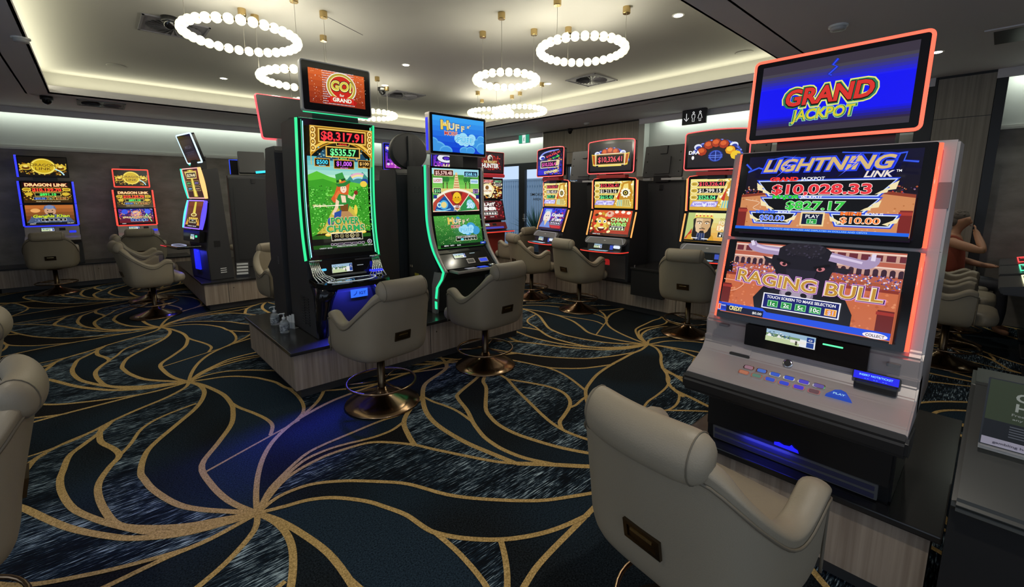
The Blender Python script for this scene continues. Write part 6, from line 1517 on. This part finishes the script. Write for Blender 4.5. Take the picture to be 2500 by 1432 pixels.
# ------------------------------------------------------------------ machines that show us their backs
def back_machine(label, x, y, rz, w=.70, top=1.95, monitor='tilt', rimcol=None, depth=.55):
    """stands with its back at local y=0 .. depth, screens away from us"""
    t = root('slot_machine', label, x, y, rz, group='slot machines seen from behind')
    cab = body(t, [(0, ZP), (0, top-.05), (.03, top), (depth-.12, top), (depth, top-.5), (depth, 1.0), (depth+.15, .9), (depth, .8), (depth, ZP)], w, MATTE)
    bm = bmesh.new(); box(bm, -w/2+.06, w/2-.06, -.006, .004, .55, top-.22); obj('service_door', bm, MATTE, cab)
    bm = bmesh.new(); box(bm, -.03, .03, -.01, .002, top-.14, top-.06, bev=.004); obj('cable_port', bm, BLACK, cab)
    return t
t = back_machine('black machine back with a red-rimmed topper, behind the curved machine', 1.62, 4.62, 0, .70, 2.10, depth=.42)
p = Panel(.20, 2.19, .34, 2.60, .8); bm = bmesh.new(); box(bm, -.12, .12, .2, .3, 2.05, 2.4); obj('topper_post', bm, BLACK, t)
h = bezel(p, t, .76, .44, 'topper', MATTE, .02, .03); rim(p, h, .765, .445, '#ff5058', 1.7, .02, .012, -.01)
bm = bmesh.new(); box(bm, -.30, -.24, .05, .09, 2.09, 2.17); obj('topper_bracket', bm, LGREY, t); bm = bmesh.new(); box(bm, -.14, -.02, .05, .09, 2.11, 2.16); obj('topper_bracket', bm, LGREY, t)
for z in (.98, 1.0, 1.02, 1.04):
    bm = bmesh.new(); box(bm, -.352, -.349, .14, .17, z, z+.008); obj('side_vent', bm, MGREY, t)
t = back_machine('black machine back with a round disc topper, next to the blue cloud machine', 2.80, 4.50, 0, .72, 1.93, depth=.50)
bm = bmesh.new(); R = lambda r, y: [bm.verts.new((-.12+r*math.cos(2*PI*i/40), y, 2.135+r*.86*math.sin(2*PI*i/40))) for i in range(40)]
a, b, c, d = R(.215, .10), R(.235, .12), R(.235, .16), R(.20, .18)
for p_, q_ in ((a, b), (b, c), (c, d)):
    for i in range(40): j = (i+1) % 40; bm.faces.new((p_[i], p_[j], q_[j], q_[i]))
bm.faces.new(a[::-1]); bm.faces.new(d); bmesh.ops.recalc_face_normals(bm, faces=bm.faces)
dsc = obj('disc_topper', bm, MATTE, t, False)
bm = bmesh.new(); box(bm, -.165, -.085, .05, .10, 1.93, 2.03); box(bm, -.15, -.10, .08, .105, 1.95, 2.30); obj('disc_bracket', bm, DGREY, t)
bm = bmesh.new(); box(bm, -.155, -.095, .045, .05, 1.94, 1.965); obj('bracket_plate', bm, LGREY, t)
t = back_machine('black machine back with a tilted grey monitor, beyond the oak plinth with leaflets', 1.72, 8.60, 90, .72, 1.98, depth=.45)
t.location = (2.02, 8.72, 0); t.rotation_euler = (0, 0, math.radians(-8))
p = Panel(.02, 2.02, .12, 2.38, .4, .02); h = bezel(p, t, .40, .37, 'topper', DGREY, .015, .06); strip(t, [(.06, .02, 2.03), (.24, .02, 2.05)], .02, '#3ad8f8', 1.3)
bm = bmesh.new(); box(bm, -.30, -.18, .25, .28, 1.99, 2.24); f = obj('side_screen', bm, GLOSS, t); strip(f, [(-.30, .245, 2.0), (-.30, .245, 2.24), (-.18, .245, 2.24)], .006, '#2a4af0', 1.4)
def monitor_back(label, x, y, w, hgt, arms):
    t = back_machine(label, x, y, -90, .74, 1.86, depth=.55)
    p = Panel(-.02, 1.91, .05, 1.91+hgt, w); h = bezel(p, t, w, hgt, 'topper', DGREY, .012, .04)
    for sx in (-1, 1):
        for v in (-.16, 0, .12):
            bm = bmesh.new(); ball(bm, p.P(sx*(w/2-.05), v, .004), .009); obj('screw', bm, BLACK, h)
    bm = bmesh.new(); p.slab(bm, w*.4, hgt*.55, .01, 0, .02, 0, -.06); p.slab(bm, .12, .12, .01, 0, .03, 0, hgt*.36); obj('mount_box', bm, DGREY, h)
    bm = bmesh.new(); box(bm, -w/2+.02, -w/2+.14, -.04, .02, 1.865, 1.895); obj('topper_arm', bm, LGREY, t)
    bm = bmesh.new(); box(bm, w/2-.30, w/2+.02, -.04, .02, 1.865, 1.895); obj('topper_arm', bm, LGREY, t)
    bm = bmesh.new(); box(bm, -.12, .12, -.03, .05, 1.84, 1.93); obj('topper_post', bm, BLACK, t)
    return t
monitor_back('black machine back with a dark grey monitor between the lion and emperor machines', 6.20, 3.44, .62, .46, 1)
monitor_back('black machine back with a grey monitor behind the lion dance machine', 6.36, 5.02, .60, .50, 1)
monitor_back('black machine back hidden behind the bearded emperor machine', 6.16, 2.30, .60, .46, 1)
# low black box between two machines
t = empty('side_table', (5.72, 3.14, 0)); tag(t, 'low black box with a glossy top between two machines', 'side table')
bm = bmesh.new(); box(bm, -.265, .42, -.245, .24, .42, .63); obj('box_body', bm, BLACK, t)
bm = bmesh.new(); box(bm, -.33, -.265, -.245, .24, .27, .63); obj('box_front', bm, BLACK, t)
bm = bmesh.new(); box(bm, -.345, .42, -.255, .25, .63, .66, bev=.005); obj('box_top', bm, STONE, t)
bm = bmesh.new(); lathe(bm, [(.008, .66), (.008, .69)], 10, -.31, .20); obj('bolt', bm, CHROME, t)
# ------------------------------------------------------------------ ring chandeliers
BEADM = mat('lit_opal_bead', (.9, .88, .8), .4, emit=(1.0, .97, .60), strength=1.35)
bm = bmesh.new(); bmesh.ops.create_uvsphere(bm, u_segments=14, v_segments=10, radius=1)
RINGW = 5.5
_bead = bpy.data.meshes.new('bead'); bm.to_mesh(_bead); bm.free(); _bead.materials.append(BEADM)
for pl in _bead.polygons: pl.use_smooth = True
def chandelier(px, py, z, wpx, label, canopies, n=None):
    c = at(px, py, z); R = wpx*depth_of(c)/FPX/2
    t = empty('ring_chandelier', c); tag(t, label, 'chandelier', 'glowing bead ring chandeliers')
    n = n or max(18, int(round(2*PI*R/.090)))
    bm = bmesh.new(); tube(bm, [(R*math.cos(2*PI*i/48), R*math.sin(2*PI*i/48), 0) for i in range(48)], .012, 6, closed=True); obj('hoop', bm, BRASS, t, True)
    r = 2*PI*R/n/2*.94
    for i in range(n):
        b = bpy.data.objects.new('bead', _bead); link(b, t); b.location = (R*math.cos(2*PI*(i+.5)/n), R*math.sin(2*PI*(i+.5)/n), 0); b.scale = (r, r, r*1.04)
    for q in range(4):
        d = bpy.data.lights.new('ring_lamp', 'POINT'); d.energy = RINGW*R/.45; d.color = (1.0, .95, .80); d.shadow_soft_size = .04
        l = bpy.data.objects.new('ring_lamp', d); link(l, t); l.location = (.8*R*math.cos(q*PI/2+.4), .8*R*math.sin(q*PI/2+.4), 0)
    for ang in canopies:
        a = math.radians(ang); x, y = R*math.cos(a), R*math.sin(a); H = CEI-c.z
        bm = bmesh.new(); tube(bm, [(x, y, .0), (x, y, H-.05)], .0022, 5); w = obj('wire', bm, mat('steel_wire', (.35, .33, .28), .4, .8), t)
        bm = bmesh.new(); lathe(bm, [(.035, H-.065), (.038, H-.06), (.038, H-.0)], 18, x, y); obj('ceiling_cup', bm, BRASS, t)
    return t
chandelier(592, 90, 3.10, 245, 'large bead ring chandelier at upper left, nearest of the left rings', (195, 330, 75))
chandelier(745, 195, 2.90, 195, 'bead ring chandelier partly hidden by the GO topper, low on its wires', (160, 280, 40))
chandelier(908, 281, 2.97, 112, 'bead ring whose right end shows beside the GO topper', (20, 140, 260))
chandelier(772, 255, 3.02, 112, 'bead ring almost wholly hidden by the GO topper', (60, 180, 300))
chandelier(1421, 123, 3.13, 205, 'large bead ring chandelier right of centre, nearest of the right rings', (300, 60, 185))
chandelier(1236, 196, 2.92, 148, 'small round bead ring chandelier in the middle of the right group', (100, 220, 340))
chandelier(1268, 272, 3.08, 124, 'bead ring chandelier far back, right of an overlapping pair', (45, 165, 285))
chandelier(1198, 276, 3.18, 104, 'bead ring chandelier far back, left of an overlapping pair', (75, 195, 315))
# ------------------------------------------------------------------ ceiling fittings
VENTM = mat('vent_paint', hexc('#77757a'), .6)
def vent(x, y, z, s, label, rz=0):
    t = empty('ceiling_vent', (x, y, z), math.radians(rz)); tag(t, label, 'vent', 'square swirl ceiling vents')
    bm = bmesh.new(); h = s/2; box(bm, -h, h, -h, h, -.006, 0); obj('vent_plate', bm, VENTM, t)
    bm = bmesh.new(); box(bm, -h, h, -h, -h+.02, -.014, -.006); box(bm, -h, h, h-.02, h, -.014, -.006); box(bm, -h, -h+.02, -h, h, -.014, -.006); box(bm, h-.02, h, -h, h, -.014, -.006); obj('vent_rim', bm, VENTM, t)
    bm = bmesh.new(); R = s*.42
    for i in range(24):
        a, b = 2*PI*i/24, 2*PI*(i+.55)/24
        q = [(R*.16*math.cos(a), R*.16*math.sin(a)), (R*math.cos(a), R*math.sin(a)), (R*math.cos(b), R*math.sin(b)), (R*.16*math.cos(b), R*.16*math.sin(b))]
        bm.faces.new([bm.verts.new((x_, y_, -.0075)) for x_, y_ in q])
    obj('vent_slots', bm, BLACK, t)
    bm = bmesh.new()
    for i in range(24):
        a, b = 2*PI*(i+.55)/24, 2*PI*(i+1.1)/24
        q = [(R*.16*math.cos(a), R*.16*math.sin(a), -.008), (R*math.cos(a), R*math.sin(a), -.008), (R*math.cos(b), R*math.sin(b), -.024), (R*.16*math.cos(b), R*.16*math.sin(b), -.016)]
        bm.faces.new([bm.verts.new(v) for v in q])
    obj('vent_blades', bm, VENTM, t)
v = at(425, 68, CEI); vent(v.x, v.y, CEI, .60, 'square swirl vent beside the large left ring chandelier')
v = at(1444, 195, CEI); vent(v.x, v.y, CEI, .60, 'square swirl vent between the right rings and the far cove')
v = at(985, 232, CEI); vent(v.x, v.y, CEI, .60, 'square swirl vent behind the black dome camera')
v = at(248, 254, SOF); vent(v.x, v.y, SOF, .60, 'square swirl vent in the lowered soffit near the dark wall')
DLM = glow('#fff4dc', 12.0)
def downlight(px, py, z, label, power=30, lit=True, r=.045):
    p = at(px, py, z); t = empty('downlight', p); tag(t, label, 'downlight', 'round recessed downlights')
    bm = bmesh.new(); lathe(bm, [(r+.018, -.004), (r+.018, 0)], 24); obj('downlight_rim', bm, WHITEP, t)
    bm = bmesh.new(); lathe(bm, [(r, -.0065), (r, -.004)], 20); obj('lens', bm, DLM if lit else GLOSS, t)
    if lit and power: l = spot('downlight_lamp', (0, 0, -.02), power, (1, .93, .8), 125, .8, .045); l.parent = t
for px, py, z, lab in ((991, 158, CEI, 'lit downlight in the middle of the raised ceiling above the GO topper'), (546, 191, CEI, 'lit downlight near the left far cove'), (1656, 37, CEI, 'lit downlight near the right corner of the raised ceiling'),
                       (1338, 204, CEI, 'lit downlight between the right ring chandeliers'), (2287, 127, SOF, 'lit downlight in the soffit beside the jackpot topper'), (940, 208, CEI, 'dim downlight just above the black dome camera')):
    downlight(px, py, z, lab)
def disc(px, py, z, r, label, name='ceiling_speaker', cat='speaker'):
    p = at(px, py, z); bm = bmesh.new(); lathe(bm, [(r*.9, -.008), (r, -.006), (r, 0)], 32)
    o = obj(name, bm, CEILM if z == CEI else SOFM, None, True); o.location = p; tag(o, label, cat)
disc(1817, 128, CEI, .11, 'flush round speaker in the raised ceiling near the jackpot topper')
disc(283, 160, CEI, .11, 'flush round speaker in the raised ceiling near the left cove')
def dome(px, py, z, label, r=.075):
    p = at(px, py, z); t = empty('dome_camera', p); tag(t, label, 'security camera', 'black dome cameras')
    bm = bmesh.new(); lathe(bm, [(r*.95, -.055), (r, -.05), (r, 0)], 24); obj('camera_base', bm, BLACK, t, True)
    bm = bmesh.new(); lathe(bm, [(.002, -.055-r*.9), (r*.4, -.05-r*.85), (r*.72, -.05-r*.55), (r*.8, -.05)], 24, cap=False); obj('camera_dome', bm, GLOSS, t, True)
    return t
t = dome(413, 42, CEI, 'black dome camera in front of the left swirl vent'); t = dome(113, 235, SOF, 'black dome camera in the corner of the left soffit'); t = dome(933, 214, CEI, 'black dome camera with a white sticker above the GO topper')
bm = bmesh.new(); box(bm, -.03, .03, -.0765, -.070, -.045, -.015); o = obj('sticker', bm, WHITEP, t); o.rotation_euler = (0, 0, math.radians(-27))
dome(1393, 314, SOF, 'black dome camera left on the oak panel'); dome(1448, 308, SOF, 'black dome camera right on the oak panel')
def detector(px, py, z, r, label):
    p = at(px, py, z); t = empty('smoke_detector', p); tag(t, label, 'smoke detector')
    bm = bmesh.new(); lathe(bm, [(r, -.015), (r, 0)], 28); obj('detector_base', bm, WHITEP, t, True)
    bm = bmesh.new(); lathe(bm, [(r*.55, -.045), (r*.8, -.04), (r*.82, -.015)], 28); obj('detector_head', bm, LGREY, t, True)
detector(2047, 62, SOF, .075, 'pale smoke detector on the soffit above the jackpot topper'); detector(50, 92, SOF, .07, 'smoke detector on the left soffit edge'); detector(1432, 300, SOF, .06, 'small smoke detector above the oak panel')
v = at(2450, 88, SOF)
t = empty('air_grille', (v.x, v.y, SOF)); tag(t, 'long dark air grille in the soffit at upper right', 'vent')
bm = bmesh.new(); box(bm, -.34, .30, -.8, .12, -.012, 0); obj('grille_frame', bm, SOFM, t); bm = bmesh.new(); box(bm, -.27, .25, -.8, .06, -.014, -.012); obj('grille_slots', bm, BLACK, t)
bm = bmesh.new(); p = at(840, 62, CEI); box(bm, -.004, .004, -.32, .32, -.003, 0); o = obj('linear_air_slot', bm, BLACK); o.location = p; o.rotation_euler = (0, 0, math.radians(-62)); tag(o, 'thin dark slot line in the raised ceiling above the GO topper', 'air slot')
# ------------------------------------------------------------------ signs
t = empty('toilet_sign', (8.0, 3.87, 3.02)); tag(t, 'black hanging sign with an arrow and two toilet figures', 'sign')
bm = bmesh.new(); box(bm, -.02, .02, -.22, .22, -.125, .125, bev=.004); obj('sign_box', bm, BLACK, t)
A_ = Art(100, 56, '#0c0c0e')
A_.line([(18, 44), (18, 14)], 2.2, W_); A_.line([(8, 25), (18, 13), (28, 25)], 2.2, W_)
def person_icon(cx, skirt):
    A_.ell(cx, 44, 4.2, 4.6, W_, 16); A_.ell(cx, 44, 2.4, 2.6, '#0c0c0e', 16)
    o = [(cx-6, 37), (cx+6, 37), (cx+6.5, 24), (cx+4, 24), (cx+4, 9), (cx-4, 9), (cx-4, 24), (cx-6.5, 24), (cx-6, 37)] if not skirt else [(cx-4, 37), (cx+4, 37), (cx+9, 20), (cx+3.5, 20), (cx+3.5, 9), (cx-3.5, 9), (cx-3.5, 20), (cx-9, 20), (cx-4, 37)]
    A_.line(o, 1.7, W_)
person_icon(48, False); person_icon(76, True)
A_.build('sign_face', t, lambda u, v, k: Vector((-.0205-k, .215-.43*u, -.12+.24*v)), 1.0)
bm = bmesh.new(); box(bm, -.01, .01, -.15, -.13, .125, .14); box(bm, -.01, .01, .13, .15, .125, .14); obj('hanger', bm, BLACK, t)
t = empty('exit_sign', (8.10, 8.30, 3.03)); tag(t, 'small green and white running figure exit sign', 'sign')
bm = bmesh.new(); box(bm, -.02, .02, -.19, .19, -.10, .115); obj('sign_box', bm, WHITEP, t)
A_ = Art(100, 54, '#2f9a78'); A_.rect(34, 0, 66, 54, '#e8f4f0'); A_.ell(52, 38, 3, 3, '#1f5a48'); A_.line([(50, 34), (48, 24), (54, 16)], 4, '#1f5a48'); A_.line([(48, 24), (44, 14)], 3, '#1f5a48'); A_.line([(44, 30), (56, 30)], 2.4, '#1f5a48')
A_.build('sign_face', t, lambda u, v, k: Vector((-.0205-k, .185-.37*u, -.098+.2*v)), 1.0)
# ------------------------------------------------------------------ things on the plinths
CLEAR = mat('clear_gel', (.92, .95, .95), .05); _b = CLEAR.node_tree.nodes['Principled BSDF']; _b.inputs['Transmission Weight'].default_value = .75; _b.inputs['IOR'].default_value = 1.3
def pump(x, y, label, rz):
    t = empty('hand_sanitiser_bottle', (x, y, ZP), math.radians(rz)); tag(t, label, 'pump bottle', 'clear pump bottles on the plinth')
    bm = bmesh.new(); lathe(bm, [(.036, 0), (.040, .006), (.040, .085), (.034, .105), (.018, .118), (.015, .125)], 24); obj('bottle', bm, CLEAR, t, True)
    bm = bmesh.new(); lathe(bm, [(.0405, .022), (.0408, .023), (.0408, .078), (.0405, .079)], 24, cap=False); obj('bottle_label', bm, mat('faded_label', (.55, .57, .58), .6, noise=(60, (.12, .13, .14))), t, True)
    bm = bmesh.new(); lathe(bm, [(.017, .122), (.017, .142), (.006, .145), (.006, .172), (.012, .172), (.012, .180)], 16); tube(bm, [(0, 0, .176), (-.03, 0, .178), (-.045, 0, .170)], .005, 8); obj('pump_head', bm, WHITEP, t, True)
pump(1.150, 4.60, 'clear pump bottle further back on the black plinth top', 10); pump(1.140, 4.27, 'clear pump bottle nearer us on the black plinth top', -10)
t = empty('brochure_holder', (1.215, 4.36, ZP), math.radians(-60)); tag(t, 'tiny holder of white leaflets beside the pump bottles', 'brochure holder')
bm = bmesh.new(); box(bm, -.05, .05, 0, .004, 0, .06); box(bm, -.05, .05, 0, .05, 0, .004); obj('holder', bm, CLEAR, t)
for k in range(3):
    bm = bmesh.new(); box(bm, -.045+.03*k, -.018+.03*k, .008, .012, .004, .115+.012*k); obj('leaflet', bm, WHITEP, t)
t = empty('brochure_holder', (1.56, 7.80, ZP), math.radians(-15)); tag(t, 'tiered holder of white leaflets on the plinth beside the rainbow-edged machine', 'brochure holder')
bm = bmesh.new(); prism(bm, [(-.08, 0), (-.08, .03), (.09, .20), (.10, .20), (.10, 0)], -.085, .085); obj('holder', bm, BLACK, t)
for k in range(4):
    bm = bmesh.new(); box(bm, -.075, .075, -.075+.042*k, -.070+.042*k, .03+.04*k, .065+.042*k); obj('leaflet', bm, WHITEP, t)
# ------------------------------------------------------------------ black console and flyer at the right edge
t = empty('slot_machine', (2.0, -.415, 0), math.radians(-90)); tag(t, 'unlit glossy black console cropped at the lower right corner', 'slot machine', 'slot machines')
bm = bmesh.new(); prism(bm, [(.0, .60), (-.012, .622), (.0, .645), (.40, .945), (.62, .945), (.62, .60)], -.41, .41, bev=.012); obj('sloped_top', bm, mat('black_satin_top', (.035, .037, .033), .3), t)
bm = bmesh.new(); prism(bm, [(.03, 0), (.03, .60), (.62, .60), (.62, 0)], -.41, .41); obj('cabinet', bm, BLACK, t)
FP = Panel(.19, .80, .33, 1.02, .22)
t = empty('help_flyer', (2.0, -.415, 0), math.radians(-90)); tag(t, 'green and black flyer about help, leaning on the black console', 'flyer')
A_ = Art(100, 78, '#16181c'); A_.rect(0, 30, 100, 78, '#3f4a2c'); A_.rect(0, 0, 100, 9, '#c8c0d0'); A_.text('Gambling', 52, 62, 9, '#b8bcae', 62, bold=.03); A_.text('Help', 36, 50, 9, '#b8bcae', 28, bold=.03); A_.text('Free confidential support', 48, 41, 2.8, '#a8aca0', 56); A_.text('any time day or night', 46, 36, 2.4, '#a8aca0', 50)
for k in range(5): A_.rect(20, 14+k*3, 80-k*3, 15.2+k*3, '#6a6c72')
A_.text('gambling help', 24, 4.5, 2.6, '#5a5462', 30); A_.ell(60, 4.5, 2.6, 2.6, '#5a5462')
HP = Panel(.175, .806, .215, 1.018, .3, -.215)
bm = bmesh.new(); HP.slab(bm, .31, .232, .003, -.004, .0, 0, 0); f = obj('flyer_card', bm, BLACK, t)
cols = {}
def matte_build(art, name, parent, surf):
    """printed picture: same shapes, plain ink instead of light"""
    global glow
    keep = glow
    glow = lambda h, s=1.0: mat('ink_'+h, hexc(h), .5)
    o = art.build(name, parent, surf); glow = keep
    return o
matte_build(A_, 'flyer_print', f, HP.surf(.30, .225, 0, 0, .001))
bm = bmesh.new(); box(bm, -.37, -.06, .155, .20, .788, .798); obj('flyer_stand', bm, CLEAR, t)
# ------------------------------------------------------------------ flat consoles, chairs and person at the right
def console(x, col, label):
    t = empty('game_console', (x, -.62, 0)); tag(t, label, 'game console', 'flat touch consoles by the wall')
    bm = bmesh.new(); prism(bm, [(.52, .80), (.55, .86), (-.30, 1.02), (-.34, .80)], -.40, .40, bev=.01); obj('console_top', bm, mat('dark_grey_console', (.06, .06, .062), .35), t)
    bm = bmesh.new(); box(bm, -.12, .12, -.25, .1, .02, .80); obj('pedestal', bm, BLACK, t)
    bm = bmesh.new(); box(bm, -.3, .3, -.3, .3, 0, .03, bev=.008); obj('foot_plate', bm, BLACK, t)
    f = lambda x_, y_: Vector((x_, y_, .86+(.55-y_)*(.16/.85)+.016))
    bm = bmesh.new(); tube(bm, [f(-.28, .40), f(.26, .40), f(.28, .36), f(.28, -.10), f(.24, -.14), f(-.28, -.14)], .0065, 8, closed=True); obj('light_strip', bm, glow(col, 1.3), t, True)
    bm = bmesh.new(); bm.faces.new([bm.verts.new(f(a, b)-Vector((0, 0, .006))) for a, b in ((-.26, .38), (-.26, -.12), (.26, -.12), (.26, .38))][::-1]); obj('touch_screen', bm, GLOSS, t)
    bm = bmesh.new(); tube(bm, [f(-.34, .24), f(-.34, .02)], .008, 6); obj('side_light', bm, glow(col, 1.2), t)
console(6.05, '#f4f0c0', 'flat console with a pale yellow lit border, nearest at the right'); console(7.0, '#5af0b8', 'flat console with a mint green lit border'); console(7.85, '#ff4a4a', 'flat console with a red lit border near the dark wall')
# the person in the rust top, seated, facing the consoles (-y), hand at the face
def person():
    t = empty('person', (7.72, .30, 0)); tag(t, 'person in a rust sleeveless top sitting with a hand raised to the face', 'person')
    SK = mat('skin', hexc('#a9785a'), .55); SH = mat('rust_top', hexc('#8a3a24'), .8, bump=(40, .3)); HR = mat('grey_hair', hexc('#5a5048'), .8)
    SC = mat('dark_trousers', (.05, .05, .06), .8)
    def skin(name, nodes, edges, m, parent, rootn=0, lv=2):
        me = bpy.data.meshes.new(name); me.from_pydata([n[:3] for n in nodes], edges, []); me.materials.append(m)
        o = link(bpy.data.objects.new(name, me), parent)
        sm = o.modifiers.new('skin', 'SKIN'); sm.use_smooth_shade = True
        for i, n in enumerate(nodes):
            r = n[3] if isinstance(n[3], tuple) else (n[3], n[3]); me.skin_vertices[0].data[i].radius = r
        me.skin_vertices[0].data[rootn].use_root = True
        o.modifiers.new('sub', 'SUBSURF').levels = lv; o.modifiers['sub'].render_levels = lv
        return o
    N = [(0, .02, .63, (.15, .11)), (0, .03, .80, (.145, .105)), (0, .05, .98, (.16, .11)), (0, .05, 1.10, (.13, .085)), (0, .035, 1.17, .052), (0, .012, 1.235, .046),      # 0-5 pelvis..neck
         (-.17, .04, 1.08, .06), (-.23, -.24, 1.00, .050), (-.12, -.17, 1.16, .036), (-.085, -.145, 1.22, .028),                      # 6-9 left arm, hand to face
         (.17, .04, 1.08, .06), (.24, .0, .86, .048), (.18, -.24, .80, .036), (.15, -.32, .80, .03),                              # 10-13 right arm
         (-.10, -.05, .60, .085), (-.11, -.42, .60, .062), (-.11, -.44, .30, .05), (-.11, -.43, .09, .038), (-.11, -.55, .05, .035),
         (.10, -.05, .60, .085), (.11, -.42, .60, .062), (.11, -.44, .30, .05), (.11, -.43, .09, .038), (.11, -.55, .05, .035)]
    E = [(0, 1), (1, 2), (2, 3), (3, 4), (4, 5), (3, 6), (6, 7), (7, 8), (8, 9), (3, 10), (10, 11), (11, 12), (12, 13), (0, 14), (14, 15), (15, 16), (16, 17), (17, 18), (0, 19), (19, 20), (20, 21), (21, 22), (22, 23)]
    # head: skull, jaw, nose, ears joined to the neck
    N += [(0, -.015, 1.335, (.072, .080)), (0, -.012, 1.405, (.068, .080)), (0, -.108, 1.325, .014), (-.082, -.0, 1.33, .014), (.082, -.0, 1.33, .014)]
    E += [(5, 24), (24, 25), (24, 26), (24, 27), (24, 28)]
    N += [(0, -.062, 1.265, .042)]; E += [(24, 29)]
    # fingers of the raised hand, thumb from its side
    b = len(N); base = 9
    for k, (dx, l) in enumerate(((-.022, .055), (-.008, .062), (.007, .058), (.02, .045))):
        i = len(N); N.append((-.075+dx, -.14, 1.245, .009)); N.append((-.06+dx, -.135, 1.245+l*.55, .008)); N.append((-.045+dx, -.118, 1.245+l*.8, .007)); E += [(base, i), (i, i+1), (i+1, i+2)]
    i = len(N); N.append((-.055, -.135, 1.222, .010)); N.append((-.035, -.118, 1.238, .008)); E += [(base, i), (i, i+1)]
    for k, dx in enumerate((-.022, -.007, .008, .022)):
        i = len(N); N.append((.15+dx, -.37, .80, .009)); N.append((.15+dx, -.41, .785, .008)); E += [(13, i), (i, i+1)]
    i = len(N); N.append((.11, -.345, .80, .010)); N.append((.10, -.37, .795, .008)); E += [(13, i), (i, i+1)]
    body_ = skin('body', N, E, SK, t, 0)
    skin('top', [(0, .03, .64, (.19, .15)), (0, .035, .80, (.185, .145)), (0, .052, .97, (.20, .15)), (0, .052, 1.09, (.165, .115)), (-.15, .045, 1.095, .080), (.15, .045, 1.095, .080)], [(0, 1), (1, 2), (2, 3), (3, 4), (3, 5)], SH, body_)
    skin('trousers', [(0, .02, .60, (.165, .125)), (-.10, -.06, .60, .10), (-.11, -.42, .60, .072), (-.11, -.44, .30, .06), (-.11, -.43, .12, .05), (.10, -.06, .60, .10), (.11, -.42, .60, .072), (.11, -.44, .30, .06), (.11, -.43, .12, .05)], [(0, 1), (1, 2), (2, 3), (3, 4), (0, 5), (5, 6), (6, 7), (7, 8)], SC, body_)
    bm = bmesh.new(); ball(bm, Vector((0, .018, 1.392)), 1, .086, .094, .072, 20, 14); ball(bm, Vector((0, .045, 1.34)), 1, .080, .065, .075, 16, 12); rnd = random.Random(2)
    for i in range(70):
        a, e = rnd.uniform(0, 2*PI), rnd.uniform(.15, 1.5); d = Vector((math.cos(a)*math.cos(e), math.sin(a)*math.cos(e), math.sin(e)))
        if d.y < -.5 and d.z < .7: continue
        ball(bm, Vector((0, .016, 1.388))+Vector((d.x*.082, d.y*.09, d.z*.07)), .014, u=8, v=6)
    obj('hair', bm, HR, body_, True)
    for sx in (-1, 1):
        bm = bmesh.new(); ball(bm, Vector((sx*.030, -.079, 1.352)), .010, u=10, v=8); obj('eye', bm, mat('eye_dark', (.03, .025, .02), .2), body_)
    bm = bmesh.new(); tube(bm, [(-.022, -.088, 1.283), (0, -.096, 1.281), (.022, -.088, 1.283)], .005, 6); obj('mouth', bm, mat('lips', hexc('#7a4038'), .5), body_)
person()
# ------------------------------------------------------------------ downlights added out of view to brighten the near aisle
def added_downlight(x, y, z, label, power):
    t = empty('downlight', (x, y, z)); tag(t, label, 'downlight', 'round recessed downlights')
    bm = bmesh.new(); lathe(bm, [(.063, -.004), (.063, 0)], 24); obj('downlight_rim', bm, WHITEP, t)
    bm = bmesh.new(); lathe(bm, [(.045, -.0065), (.045, -.004)], 20); obj('lens', bm, DLM, t)
    l = spot('downlight_lamp', (0, 0, -.02), power, (1, .93, .8), 120, .8, .045); l.parent = t
for x, y, pw in ((1.0, .2, 80), (-.7, 2.2, 45), (2.6, -1.0, 20)):
    added_downlight(x, y, SOF, 'added recessed downlight out of view above the near aisle', pw)
